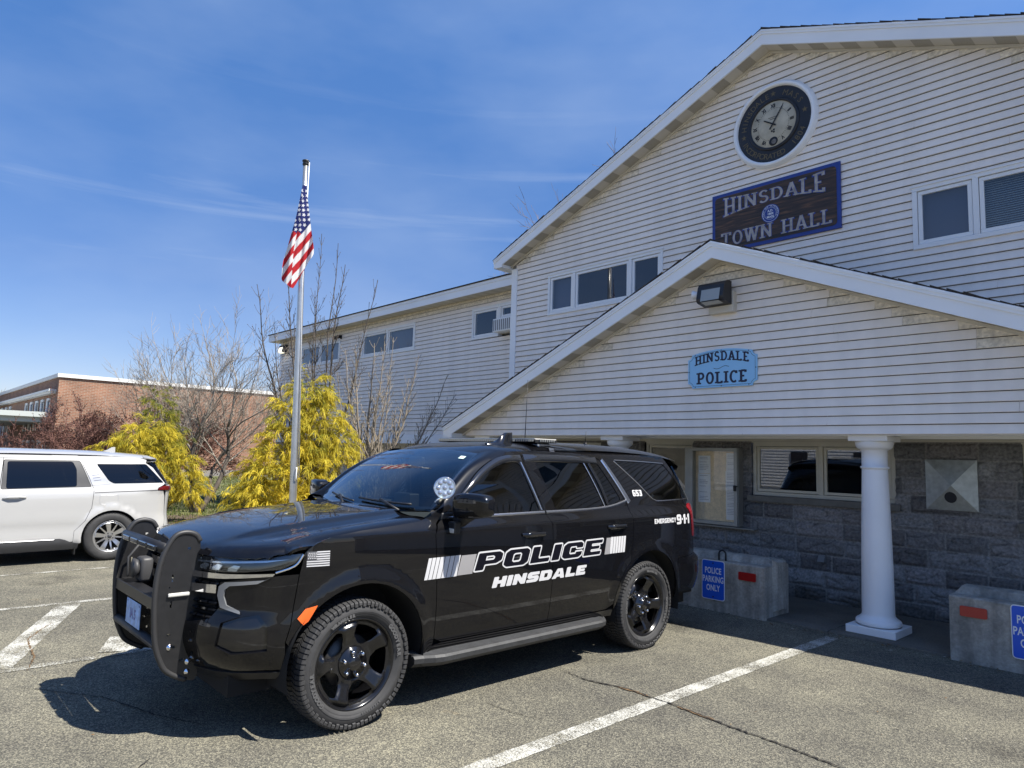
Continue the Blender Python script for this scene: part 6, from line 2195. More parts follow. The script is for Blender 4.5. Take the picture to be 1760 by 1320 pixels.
for sgn in (1, -1):
    bm = bmesh.new(); bmesh.ops.create_cube(bm, size=2)
    bmesh.ops.subdivide_edges(bm, edges=bm.edges[:], cuts=9, use_grid_fill=True)
    for v in bm.verts:
        p = v.co.copy(); q = p.normalized()
        e = 4.6
        k = (abs(q.x)**e+abs(q.y)**e+abs(q.z)**e)**(-1/e)
        c = q*k
        x, y, z = c.x, c.y, c.z
        # flat glass side to the rear, domed to the front, slimmer at the outer end
        sh = 1-.18*max(0, x)-.05*(1-x)*.5
        z2 = z*.095*sh+.006*x
        y2 = (y*.085 if y < 0 else y*.055)*(1-.15*max(0, x))+.028*x
        v.co = Vector((sgn*(1.165+x*.155), .80+y2, 1.395+z2))
    mb = MB(); mb.smooth = True; mb.addbm(bm)
    mir = mb.build('wing_mirror', M['paint'], SUV)
    mb = MB(); mb.smooth = True
    mb.tube([(sgn*.955, .80, 1.275), (sgn*1.02, .80, 1.275), (sgn*1.08, .80, 1.305), (sgn*1.11, .81, 1.33)], [.05, .045, .04, .045], 10)
    mb.box(min(sgn*.935, sgn*.965), max(sgn*.935, sgn*.965), .66, .90, 1.235, 1.335, .012)
    mb.build('mirror_arm', M['black'], SUV)
    mb = MB(); mb.add([(sgn*(1.165+dx), .858+.028*dx/.155, 1.395+dz) for dx, dz in ((-.13, -.07), (.12, -.06), (.12, .06), (-.13, .07))], [(0, 1, 2, 3)])
    mb.build('mirror_glass', M['chrome'], SUV)
    mb = MB(); mb.box(min(sgn*.99, sgn*1.06), max(sgn*.99, sgn*1.06), .70, .735, 1.195, 1.23, .006); mb.build('mirror_lamp', M['led_strip'], SUV)
    mb = MB(); mb.box(min(sgn*.985, sgn*1.065), max(sgn*.985, sgn*1.065), .702, .76, 1.19, 1.275, .008); mb.build('lamp_bracket', M['black'], SUV)

# spotlamp by the left screen pillar
spc = Vector((.985, .66, 1.515)); axd = Vector((.86, -.50, .06)).normalized()
sm = axd.to_track_quat('Z', 'Y').to_matrix().to_4x4(); sm.translation = spc
def oriented(build_fn, mtx):
    mb = MB(); mb.smooth = True
    build_fn(mb)
    mb.v = [tuple(mtx @ Vector(p)) for p in mb.v]
    return mb
spot = oriented(lambda m_: m_.lathe([(0.0, -.085), (.03, -.08), (.06, -.05), (.074, -.01), (.080, .005), (.080, .02), (.074, .024), (.071, .014)], 32), sm).build('spotlamp', M['chrome'], SUV)
def cells(m_):
    m_.lathe([(0, .012), (.072, .012)], 32)
o = oriented(cells, sm).build('spotlamp_lens', M['lamp_bright'], SUV); o.parent = spot
def cells2(m_):
    for k in range(9):
        a = R(45*k); r = .047 if k < 8 else 0
        m_.lathe([(.0175, .0125), (.016, .019), (.010, .0225), (0, .0235)], 12, (r*math.cos(a), r*math.sin(a), 0))
M['led_lens'] = mat('led_lens', (0.42, 0.46, 0.55), 0.06, metal=0.7, coat=1.0)
o = oriented(cells2, sm).build('spotlamp_cell', M['led_lens'], SUV); o.parent = spot
mb = MB(); mb.smooth = True
mb.tube([spc-axd*.06, spc+Vector((-.05, .02, -.075)), Vector((.90, .66, 1.40))], [.022, .02, .024], 10)
mb.build('spotlamp_arm', M['chrome'], SUV)

# roof fin and whip aerial
mb = MB(); mb.smooth = True
rows = []
for i in range(13):
    t = i/12
    h = .012+.085*sstep(.25, .62, t)*sstep(1.02, .95, t)
    y = 1.52+.30*t; w = .040*math.sin(math.pi*min(.98, .08+.9*t))**.5
    x0 = .43; zb = roof(x0/_rw(y), y)[2]-.004
    rows.append([(x0-w, y, zb), (x0-w*.75, y, zb+.018), (x0-w*.22, y+.02*h/.1, zb+h*.8), (x0, y+.03*h/.1, zb+h), (x0+w*.22, y+.02*h/.1, zb+h*.8), (x0+w*.75, y, zb+.018), (x0+w, y, zb)])
mb.grid(rows); mb.add(rows[-1], [tuple(range(7))])
mb.build('roof_fin', M['gloss_black'], SUV)
mb = MB(); mb.smooth = True
zb = roof(.3, 3.05)[2]
mb.tube([(.23, 3.05, zb), (.23, 3.05, zb+.02)], .02, 10); mb.tube([(.23, 3.05, zb+.02), (.23, 3.06, zb+.14)], [.004, .0025], 6)
zb = roof(0, 2.35)[2]
mb.tube([(0.05, 2.35, zb), (0.05, 2.35, zb+.03)], .022, 10); mb.tube([(.05, 2.35, zb+.03), (.05, 2.37, zb+.62)], [.004, .002], 6)
mb.build('aerial', M['black'], SUV)
# light bar
lbz = 1.913
def lbar(mb, x0, x1, hw, z0, z1, ch):
    prof = [(-hw, z0), (-hw-.012, z0+.012), (-hw-.012, z1-.008), (-hw+.01, z1), (hw-.01, z1), (hw+.012, z1-.008), (hw+.012, z0+.012), (hw, z0)]
    mb.prism([(1.99+p[0], p[1]) for p in prof], 'x', x0, x1)
mb = MB(); lbar(mb, -.70, .70, .13, lbz-.030, lbz-.004, .01)
lb = mb.build('light_bar', M['black'], SUV)
mb = MB(); lbar(mb, -.69, .69, .125, lbz-.004, lbz+.006, .01); o = mb.build('light_bar_lid', M['led_strip'], SUV); o.parent = lb
n = 46
for yy in (1.99-.150, 1.99+.142):
    mb = MB()
    for i in range(n):
        x = -.69+1.38*(i+.15)/n
        mb.box(x, x+.018, yy, yy+.008, lbz-.022, lbz-.004)
    o = mb.build('light_bar_cell', M['led_cell'], SUV); o.parent = lb
for sgn in (-1, 1):
    mb = MB()
    for k in range(7):
        y = 1.90+.028*k
        mb.box(min(sgn*.70, sgn*.712), max(sgn*.70, sgn*.712), y, y+.018, lbz-.022, lbz-.002)
    o = mb.build('light_bar_cell', M['led_cell'], SUV); o.parent = lb
mb = MB()
for sgn in (-1, 1):
    mb.box(min(sgn*.50, sgn*.66), max(sgn*.50, sgn*.66), 1.93, 2.08, lbz-.07, lbz-.032, .01)
    a0, a1 = roof(.80, 2.0), (sgn*.62, 2.0, lbz-.05)
    mb.add([(sgn*.60, 1.97, lbz-.055), (sgn*.60, 2.03, lbz-.055), (sgn*.752, 2.03, 1.838), (sgn*.752, 1.97, 1.838), (sgn*.768, 1.97, 1.80), (sgn*.768, 2.03, 1.80)], [(0, 1, 2, 3), (3, 2, 5, 4)])
o = mb.build('light_bar_foot', M['satin_chrome'], SUV)

# ------------------------------------------------------------------ lettering on the body side
def on_side(s, z, lift=.0022):
    p = Vector(B.at(s, z)); return (p.x+lift, p.y, p.z)
def on_side_m(s, z, lift=.0022):
    p = Vector(B.at(s, z)); return (-p.x-lift, p.y, p.z)
def block_word(name, txt, y0, y1, z0, z1, shear, m, grow=0.0, lift=.0022, gapf=.10, far=True, tilt=0.0):
    W = sum(BLOCK[c][2] for c in txt)+gapf*(len(txt)-1)
    k = (y1-y0-shear*(z1-z0))/W; h = z1-z0
    mb = MB(); x = 0.0
    for c in txt:
        o_, hs, w = BLOCK[c]
        f = lambda p: (y0+(x+p[0])*k+shear*p[1]*h, z0+p[1]*h)
        o2 = [f(p) for p in o_]; h2 = [[f(p) for p in q] for q in hs]
        o2 = inset(round_poly(o2, h*.08, 2), -grow)
        h2 = [inset(q, grow) for q in h2]
        P, T, _b = fill2d(o2, h2, .05)
        mb.add([on_side(a, b+tilt*(a-y0), lift) for a, b in P], [tuple(int(i) for i in t) for t in T])
        x += w+gapf
    return mb.build(name, m, SUV)
PZ0, PZ1 = .905, 1.035
block_word('police_lettering_outline', 'POLICE', .93, 2.40, PZ0, PZ1, .34, M['decal_white'], grow=.0085, lift=.0022, tilt=.016)
block_word('police_lettering', 'POLICE', .93, 2.40, PZ0, PZ1, .34, M['decal_black'], grow=-.0035, lift=.0036, tilt=.016)
block_word('town_lettering', 'HINSDALE', 1.115, 2.185, .767, .842, .30, M['decal_white'], grow=.002, gapf=.13, tilt=.008)
def slat(mb, ya, yb, z0, z1, sh, tilt, y00):
    q = []
    for i in range(7):
        t = i/6; q.append((ya+sh*t*(z1-z0), z0+(z1-z0)*t))
    qb = [(p[0]+(yb-ya), p[1]) for p in q]
    vs = [on_side(a, b+tilt*(a-y00)) for a, b in q]+[on_side(a, b+tilt*(a-y00)) for a, b in qb]
    mb.add(vs, [(i, i+1, 8+i, 7+i) for i in range(6)])
ed = [.488, .521, .556, .590, .633, .678, .720, .775]
for a, b in zip(ed[:-1], ed[1:]):
    mw = MB(); slat(mw, a, b-.005, .883, 1.030, .22, .012, .488); mw.build('decal_stripe', M['decal_white'], SUV)
mg = MB(); slat(mg, .775, .915, .887, 1.026, .26, .010, .488); mg.build('decal_stripe', M['decal_grey'], SUV)
ed = [2.49, 2.532, 2.568, 2.604, 2.640, 2.676, 2.712]
for a, b in zip(ed[:-1], ed[1:]):
    mw = MB(); slat(mw, a, b-.005, .922, 1.066, .12, .0, .488); mw.build('decal_stripe', M['decal_white'], SUV)
mg = MB(); slat(mg, 2.418, 2.486, .920, 1.062, .2, .0, .488); mg.build('decal_stripe', M['decal_grey'], SUV)
def side_text(txt, yc, zc, size, **k):
    mb = MB()
    put_text(mb, txt, size, lambda x, y: on_side(yc+x, zc+y), **k)
    mb.build('unit_lettering', M['decal_white'], SUV)
block_word('unit_number', '653', 2.955, 3.105, 1.412, 1.470, .0, M['decal_white'], grow=0.0, gapf=.14)
block_word('emergency_lettering', 'EMERGENCY', 3.185, 3.575, 1.150, 1.196, .0, M['decal_white'], grow=0.0, gapf=.14)
block_word('emergency_number', '9-1-1', 3.590, 3.855, 1.126, 1.222, .0, M['decal_white'], grow=0.0, gapf=.08)
# little flag on the fender
mb = MB(); mk = MB()
fy0, fy1, fz0, fz1 = -.372, -.228, 1.040, 1.132
st = (fz1-fz0)/13
for i in range(13):
    q = [on_side(a, b) for a, b in ((fy0, fz0+i*st), ((fy0+fy1)/2, fz0+i*st), (fy1, fz0+i*st), (fy1, fz0+(i+1)*st), ((fy0+fy1)/2, fz0+(i+1)*st), (fy0, fz0+(i+1)*st))]
    (mb if i % 2 == 0 else mk).add(q, [(0, 1, 4, 5), (1, 2, 3, 4)])
cm = fy0+.060
mk.add([on_side(a, b, .003) for a, b in ((fy0, fz0+6*st), (cm, fz0+6*st), (cm, fz1), (fy0, fz1))], [(0, 1, 2, 3)])
for r in range(4):
    for c in range(5):
        a, b = fy0+.006+.011*c+(r % 2)*.003, fz0+6*st+.005+.0105*r
        mb.add([on_side(a, b, .0036), on_side(a+.006, b, .0036), on_side(a+.006, b+.006, .0036), on_side(a, b+.006, .0036)], [(0, 1, 2, 3)])
mb.build('flag_decal', M['decal_white'], SUV); mk.build('flag_decal_dark', M['decal_grey2'] if 'decal_grey2' in M else M['decal_black'], SUV)
# sticker on the screen
mb = MB(); mb.add([Vector(screen(u, v))+Vector((0, -.003, .003)) for u, v in ((.80, .84), (.89, .84), (.89, .90), (.80, .90))], [(0, 1, 2, 3)])
mb.build('screen_sticker', mat('pale_green_sticker', (0.62, 0.80, 0.74), 0.6), SUV)

# ------------------------------------------------------------------ push bumper
PB = bpy.data.objects.new('push_bumper', None); COL.objects.link(PB); PB.parent = SUV
PX0 = .45
po = [(-.835, 1.105), (-.838, 1.17), (-.868, 1.212), (-.925, 1.228), (-.98, 1.214), (-1.03, 1.165), (-1.062, 1.09), (-1.083, .99), (-1.090, .88), (-1.088, .78), (-1.078, .65), (-1.062, .55), (-1.035, .475), (-.99, .415), (-.93, .370), (-.865, .338), (-.815, .328), (-.800, .375), (-.815, .44), (-.845, .53), (-.862, .585), (-.848, .615), (-.815, .65), (-.808, .76), (-.81, .90), (-.822, 1.02)]
po = [(y+.012 if y < -1.0 else y, z) for y, z in po]
pr = smooth_open(po+[po[0]], 3)[:-1]
def slot(y, z, w, h): return [(y-w/2, z-h/2), (y+w/2, z-h/2), (y+w/2, z+h/2), (y-w/2, z+h/2)]
hol = [slot(-.985, .955, .012, .045), slot(-.985, .80, .012, .04), slot(-1.0, .90, .008, .008), slot(-.90, 1.13, .02, .014), slot(-.955, .545, .03, .016), slot(-.90, .46, .028, .016), slot(-.985, .62, .02, .014)]
for sgn in (1, -1):
    fnp = lambda a, b, s_=sgn: (s_*PX0+(.006 if s_ > 0 else .006), a, b)
    pl = panel('side_plate', pr, (lambda a, b: (PX0*1.0+.006, a, b)), M['satin_black'], PB, hol, res=.06, thick=.012, soft=.0) if sgn > 0 else panel('side_plate', pr, (lambda a, b: (PX0+.006, a, b)), M['satin_black'], PB, hol, res=.06, thick=.012, soft=.0, mirror=True)
    # back face of the plate
    P, T, _b = fill2d(pr, hol, .08)
    mb = MB(); mb.add([(sgn*(PX0-.006), a, b) for a, b in P], [tuple(int(i) for i in t) for t in T]); mb.build('side_plate_back', M['satin_black'], PB)
    mb = MB(); mb.smooth = True      # rubber edge
    ep = [p for p in po[1:16]]
    ep = smooth_open(ep, 4)
    mb.tube([(sgn*PX0, a, b) for a, b in ep], .0165, 10)
    mb.build('edge_trim', M['rubber2'] if 'rubber2' in M else M['step_plastic'], PB)
    mb = MB(); mb.smooth = True
    for (y, z) in ((-.86, .60), (-.975, .545), (-.862, .445), (-.862, .385)):
        for s2 in (1,):
            x = sgn*(PX0+.008)
            mb.lathe([(0, .012*sgn), (.008, .010*sgn), (.014, .003*sgn), (.018, 0)], 12, (x, y, z), 'x')
    mb.build('bolt', M['chrome'], PB)
mb = MB(); mb.box(PX0+.012, PX0+.026, -1.010, -.885, .846, .868, .006); mb.build('marker_light', M['led_strip'], PB)
mb = MB(); mb.smooth = True
mb.tube([(-PX0, -1.035, 1.135), (PX0, -1.035, 1.135)], .03, 12); mb.build('top_bar', M['satin_black'], PB)
mb = MB()
for k in range(4): mb.box(-.36+.19*k, -.20+.19*k, -1.080, -1.05, 1.112, 1.146, .006)
mb.build('bar_light', M['lamp_dark'], PB)
mb = MB(); mb.box(-PX0, PX0, -1.075, -.975, .795, .835, .006); mb.box(-PX0, PX0, -1.078, -1.068, .77, .84, .003); mb.build('middle_bar', M['satin_black'], PB)
mb = MB(); mb.smooth = True
mb.tube([(-PX0, -1.045, .565), (PX0, -1.045, .565)], .028, 12); mb.build('bottom_bar', M['step_plastic'], PB)
mb = MB(); mb.box(-PX0, PX0, -.90, -.86, .60, .68, .004); mb.build('rear_brace', M['satin_black'], PB)
mb = MB(); mb.smooth = True
mb.box(-.30, -.16, -1.0, -.92, .84, 1.0, .02); mb.tube([(-.23, -1.0, .93), (-.23, -1.03, .93)], [.05, .066], 16)
mb.tube([(-.36, -.96, 1.08), (-.40, -1.02, .98), (-.34, -1.03, .86)], .008, 6)
mb.build('siren_horn', M['horn'], PB)
mb = MB(); mb.box(-.155, .155, -1.070, -1.066, .60, .755, .001)
plate = mb.build('number_plate', M['plate_blue'] if 'plate_blue' in M else M['sign_white'], PB)

mb = MB()
put_text(mb, 'IA 5', .085, lambda x, y: (x, -1.0708, .645+y), bold=.003, xscale=.9)
for x in (-.13, .13): mb.box(x-.006, x+.006, -1.0715, -1.0705, .735, .745)
mb.build('plate_lettering', mat('plate_ink', (0.02, 0.05, 0.30), 0.4), SUV)
# ------------------------------------------------------------------ white minivan
VY = 1.27
VAN = thing('minivan', 'white minivan with tinted windows parked at the left edge', 'minivan', (-13.0, VY, 0.0), local=True)
M['white_paint'] = mat('white_car_paint', (0.40, 0.40, 0.395), 0.35, coat=1.0, coat_rough=0.02, spec=0.4)
M['silver'] = mat('satin_silver_trim', (0.50, 0.50, 0.52), 0.35, metal=0.7)
M['clad'] = mat('grey_cladding', (0.045, 0.046, 0.05), 0.6, var=0.1)
M['van_glass'] = glass_mat('van_privacy_glass', (0.03, 0.03, 0.033), 0.0, 1.42)
M['van_tail'] = mat('dark_red_lamp', (0.10, 0.004, 0.007), 0.2, coat=0.8)
M['wheel_silver'] = mat('silver_alloy', (0.62, 0.62, 0.63), 0.28, metal=0.9)
vplan = [(0, -1.25), (.3, -1.235), (.55, -1.18), (.75, -1.05), (.88, -.85), (.945, -.6), (.97, -.3), (.983, .2), (.99, 1.0), (.99, 1.8), (.988, 2.5), (.98, 3.0), (.962, 3.32), (.925, 3.53), (.84, 3.66), (.66, 3.735), (.4, 3.755), (.18, 3.76), (0, 3.76)]
_vd = hermite([.18, .26, .32, .40, .50, .65, .85, .97, 1.02, 1.05, 1.09, 1.14, 1.30, 1.45, 1.50, 1.54, 1.575, 1.60], [.07, .03, .012, .01, .012, .0, .0, .004, .012, .022, .040, .055, .095, .150, .175, .205, .26, .34])
_vr = hermite([.18, .35, .45, .7, 1.0, 1.06, 1.12, 1.16, 1.3, 1.45, 1.52, 1.60], [.08, .01, .0, .03, .02, .0, .02, .05, .14, .25, .30, .40])
_vf = hermite([.18, .3, .5, .8, .95, 1.05, 1.2], [.1, .02, .0, .04, .12, .25, .5])
def van_d(s, z, x, y):
    d = _vd(z)
    if y > 3.1:
        k = sstep(3.1, 3.65, y); d = d*(1-k)+_vr(z)*k
    if y < -.5:
        k = sstep(-.5, -1.0, y); d = d*(1-k)+_vf(z)*k
    for wy in (-.26, 2.83):
        if abs(y-wy) < .7 and z < 1:
            r = math.hypot(y-wy, z-.36)
            d -= .016*sstep(.50, .43, r)
    return d
V = Wrap(vplan, van_d)
def VS(pts): return [(V.sy(y), z) for y, z in pts]
def Vfn(s, z):
    p = V(s, z); return (p[0], p[1]-VY, p[2])
def vboth(name, outer, m, holes=(), res=0.06, thick=.012, gap=.002, lift=0.0):
    for mir in (False, True):
        panel(name, outer, Vfn, m, VAN, holes, res, thick, gap, lift, mir)
ARv = arcpts(2.835, .36, .395, -20, 200, 22); AFv = arcpts(-.26, .36, .395, -20, 200, 22)
sd = [(1.40, .30), (2.34, .31), (2.345, .46), (2.47, .61), (2.545, .80), (2.562, 1.075), (2.385, 1.50), (2.34, 1.525), (1.43, 1.525), (1.40, 1.075)]
swin = [(1.475, 1.095), (2.335, 1.118), (2.326, 1.376), (2.275, 1.484), (1.475, 1.478)]
vboth('sliding_door', VS(sd), M['white_paint'], [VS(round_poly([(1.415, 1.085), (2.53, 1.112), (2.37, 1.502), (1.43, 1.502)], .02))])
vboth('door_frame', VS(round_poly([(1.417, 1.087), (2.528, 1.114), (2.369, 1.50), (1.432, 1.50)], .02)), M['gloss_grey'] if 'gloss_grey' in M else M['clad'], [VS(round_poly(swin, .03))], lift=-.004)
vboth('side_window', VS(round_poly(swin, .03)), M['van_glass'], thick=0, gap=0, lift=-.006)
q = [(2.345, .46), (2.34, .30)] + [(2.425, .28)] + [p for p in reversed(ARv) if p[1] > .27] + [(3.25, .27), (3.40, .40), (3.50, .415), (3.60, .47), (3.63, .60), (3.60, .95), (3.56, 1.04), (3.46, 1.046), (3.48, 1.09), (3.55, 1.12), (3.60, 1.145), (3.62, 1.162), (3.45, 1.40), (3.32, 1.475), (3.36, 1.545), (3.0, 1.572), (2.3, 1.59), (1.5, 1.592), (.6, 1.57), (.35, 1.53), (.45, 1.527), (2.34, 1.527), (2.387, 1.502), (2.564, 1.075), (2.547, .80), (2.472, .61)]
qw = [(2.59, 1.452), (3.32, 1.457), (3.60, 1.166), (2.83, 1.158), (2.76, 1.20)]
qsil = [(2.40, 1.51), (2.515, 1.506), (2.585, 1.436), (2.735, 1.205), (2.80, 1.152), (2.54, 1.126)]
vboth('quarter_panel', VS(q), M['white_paint'], [VS(round_poly(qw, .03))])
vboth('rear_side_window', VS(round_poly(qw, .03)), M['van_glass'], thick=0, gap=0, lift=-.003)
vboth('pillar_trim', VS(round_poly(qsil, .03)), M['silver'], thick=.006, lift=.004)
for k in range(7):
    pts = []
    z0 = 1.20+.04*k
    strip('pillar_ridge', [(2.47+.0*k+.17*(1.48-z0)/.33*.6, z0), (2.56+.20*(1.46-z0)/.33*.6, z0+.012)], .007, M['clad'], lift=.0065, surf=lambda y, z: Vfn(V.sy(y), z), parent=VAN)
strip('body_crease', [(2.575, 1.022), (3.0, 1.036), (3.455, 1.048)], .012, M['clad'], lift=.002, surf=lambda y, z: Vfn(V.sy(y), z), parent=VAN)
fdv = [(.28, .29), (1.395, .30), (1.395, 1.075), (1.425, 1.525), (.62, 1.50), (.40, 1.40), (.05, 1.06), (.10, .75), (.20, .50)]
fwv = [(.30, 1.09), (1.35, 1.095), (1.37, 1.478), (.68, 1.455), (.50, 1.35)]
vboth('front_door', VS(fdv), M['white_paint'], [VS(round_poly(fwv, .03))])
vboth('side_window', VS(round_poly(fwv, .03)), M['van_glass'], thick=0, gap=0, lift=-.004)
ff = [(-1.0, .30), (-.66, .30)] + [p for p in reversed(AFv) if p[1] > .29] + [(.14, .28), (.276, .29), (.198, .50), (.098, .75), (.048, 1.06), (-.3, 1.03), (-.8, .95), (-1.02, .86)]
vboth('fender', VS(ff), M['white_paint'])
vboth('front_bumper', [(V.sx(0), .25), (V.sx(.6), .25), (V.sy(-1.0), .28), (V.sy(-1.02), .85), (V.sx(.6), .92), (V.sx(0), .94)], M['white_paint'])
vboth('cladding', VS([(.20, .18), (2.41, .20), (2.415, .29), (2.33, .298), (2.24, .345), (2.17, .366), (1.46, .358), (.24, .35)]), M['clad'], lift=.010, thick=.02)
strip('sill_moulding', [(.30, .345), (1.46, .348), (2.10, .352)], .018, M['silver'], lift=.014, surf=lambda y, z: Vfn(V.sy(y), z), parent=VAN)
vboth('rear_bumper', [(V.sy(3.25), .24), (V.sy(3.42), .40), (V.sy(3.5), .41), (V.sxr(.8), .43), (V.sxr(0), .43), (V.sxr(0), .24)], M['clad'])
vboth('tailgate', [(V.sy(3.605), .47), (V.sxr(0), .47), (V.sxr(0), 1.13), (V.sxr(.80), 1.13), (V.sy(3.61), 1.12), (V.sy(3.635), .60)], M['white_paint'])
vboth('rear_window', [(V.sy(3.60), 1.16), (V.sxr(0), 1.14), (V.sxr(0), 1.50), (V.sy(3.38), 1.49), (V.sy(3.47), 1.40)], M['van_glass'], lift=-.004)
vboth('tail_lamp', [(V.sy(3.46), 1.052), (V.sxr(.75), 1.045), (V.sxr(.75), 1.112), (V.sy(3.56), 1.116), (V.sy(3.49), 1.092)], M['van_tail'], lift=.008, thick=.015)
for mir in (1, -1):
    mb = MB(); mb.smooth = True
    p0 = [Vfn(V.sy(y), z) for y, z in ((1.44, .957), (1.52, .975), (1.63, .978), (1.715, .967))]
    mb.tube([(mir*(p[0]+o), p[1], p[2]) for p, o in zip(p0, (.004, .032, .032, .004))], [.012, .016, .016, .012], 8)
    mb.build('door_handle', M['white_paint'], VAN)
fo = round_poly([(2.64, .985), (2.895, .985), (2.90, .845), (2.645, .85)], .04)
strip('fuel_flap_seam', fo+[fo[0]], .004, M['silver'], lift=.0006, surf=lambda y, z: Vfn(V.sy(y), z), parent=VAN, sides=(0,))
# roof, spoiler, fin, screen, hood
_vz = hermite([.2, .45, .9, 1.6, 2.4, 3.1, 3.45], [1.50, 1.575, 1.635, 1.662, 1.658, 1.628, 1.600])
mb = MB(); mb.smooth = True
mb.grid([[(u*.735, y-VY, _vz(y)-.030*u*u-.038*abs(u)**6) for u in [-1+2*i/24 for i in range(25)]] for y in [.2+.13*k for k in range(25)]+[3.40]])
mb.build('roof', M['white_paint'], VAN)
mb = MB(); mb.smooth = True
rows = [[(u*.72, 3.30+.20*t-VY-.03*u*u, 1.612-.040*t-.03*u*u-.02*u**6+(.012*t)) for u in [-1+2*i/20 for i in range(21)]] for t in (0, .4, .8, 1.0)]
rows.append([(p[0], p[1]-.01, p[2]-.03) for p in rows[-1]]); rows.append([(p[0], p[1]-.16, p[2]-.02) for p in rows[-1]])
mb.grid(rows); mb.build('spoiler', M['white_paint'], VAN)
mb = MB(); mb.prism([(2.80-VY, 1.63), (3.02-VY, 1.62), (3.015-VY, 1.715), (2.97-VY, 1.712), (2.90-VY, 1.665)], 'x', -.012, .012)
mb.build('roof_fin', M['white_paint'], VAN)
mb = MB(); mb.smooth = True
mb.grid([[((.80-.10*t)*u, -.25+.60*t+.12*u*u*(1-t)-VY, 1.05+.50*t-.02*u*u) for u in [-1+2*i/16 for i in range(17)]] for t in [k/8 for k in range(9)]])
mb.build('windscreen', M['van_glass'], VAN)
mb = MB(); mb.smooth = True
mb.grid([[(u*.92, -1.12+.98*t+.30*u*u*(1-t)+.10*u*u*t-VY, .90+.15*t**.6-.05*u*u) for u in [-1+2*i/16 for i in range(17)]] for t in [k/8 for k in range(9)]])
mb.build('hood', M['white_paint'], VAN)
mb = MB(); mb.box(-.80, .80, -1.0-VY, 3.6-VY, .20, .45); mb.box(-.86, .86, .3-VY, 3.5-VY, .45, 1.06); mb.build('underbody', M['liner'], VAN)
for wy in (-.26, 2.83):
    for sgn in (1, -1):
        mb = MB(); mb.smooth = True
        mb.grid([[(sgn*x, p[0]-VY, p[1]) for p in arcpts(wy, .36, .405, -20, 200, 16)] for x in (.6, .965)])
        mb.build('wheel_arch', M['liner'], VAN)
        if wy > 0:
            mb = MB(); mb.box(min(sgn*.78, sgn*.96), max(sgn*.78, sgn*.96), 2.37-VY, 2.385-VY, .12, .30); mb.build('mud_flap', M['liner'], VAN)
def van_wheel():
    mb = MB(); mb.smooth = True
    mb.lathe([(.232, -.19), (.26, -.205), (.33, -.20), (.355, -.18), (.358, -.03), (.345, -.012), (.30, .0), (.26, -.004), (.236, -.014), (.230, -.03)], 64, (0, 0, 0), 'x')
    mb.smooth = False
    for i in range(56):
        a0 = 2*math.pi*i/56; w = a0+.075
        mb.add([(x, r*math.cos(a), r*math.sin(a)) for r, x in ((.350, -.006), (.361, -.03), (.361, -.17)) for a in (a0, w)], [(0, 1, 3, 2), (2, 3, 5, 4)])
    tyre = mb.build('tyre', M['rubber'])
    holes = []
    for i in range(10):
        a = R(36*i+(4 if i % 2 else -4)); c_, s_ = math.cos(a), math.sin(a)
        q_ = [(.075, -.006), (.20, -.042), (.210, 0), (.20, .042), (.075, .006)]
        holes.append(round_poly([(r*c_-t*s_, r*s_+t*c_) for r, t in q_], .006, 2))
    rim = panel('wheel', [(.228*math.cos(R(t)), .228*math.sin(R(t))) for t in range(0, 360, 6)], lambda y, z: (-.045+.022*sstep(.05, .2, math.hypot(y, z))-.03*sstep(.205, .228, math.hypot(y, z)), y, z), M['wheel_silver'], None, holes, res=.018, thick=.02, gap=0, soft=.002)
    mb = MB(); mb.smooth = True
    mb.lathe([(.214, -.04), (.222, -.022), (.232, -.014), (.236, -.02), (.225, -.06), (.215, -.18)], 48, (0, 0, 0), 'x')
    o = mb.build('rim_barrel', M['wheel_silver']); o.parent = rim
    mb = MB(); mb.lathe([(0, -.13), (.22, -.13)], 32, (0, 0, 0), 'x'); o = mb.build('brake_disc', M['liner']); o.parent = rim
    mb = MB(); mb.smooth = True; mb.lathe([(0, -.030), (.026, -.031), (.030, -.045)], 20, (0, 0, 0), 'x')
    for i in range(5):
        a = R(72*i+36); mb.lathe([(0, -.036), (.009, -.037), (.011, -.05)], 8, (0, .052*math.cos(a), .052*math.sin(a)), 'x')
    o = mb.build('lug_nuts', M['clad']); o.parent = rim
    tyre.parent = rim
    return rim
vw = van_wheel()
for i, (sx, wy, sp) in enumerate(((1, 2.83, 10), (1, -.26, 30), (-1, 2.83, 0), (-1, -.26, 20))):
    w = vw if i == 0 else copy_tree(vw, VAN)
    w.parent = VAN; w.location = (sx*.985, wy-VY, .361); w.rotation_euler = (R(sp), 0, 0 if sx > 0 else R(180))

# ------------------------------------------------------------------ bare trees
M['bark'] = mat('grey_brown_bark', (0.115, 0.095, 0.078), 0.95, var=0.35, vscale=14, bump=0.5, bscale=40)
M['twig'] = mat('brown_twigs', (0.15, 0.115, 0.09), 0.9, var=0.3, vscale=2)
M['twig_grey'] = mat('pale_grey_twigs', (0.24, 0.21, 0.175), 0.9, var=0.3, vscale=2)
M['twig_red'] = mat('reddish_twigs', (0.13, 0.062, 0.048), 0.9, var=0.35, vscale=3)

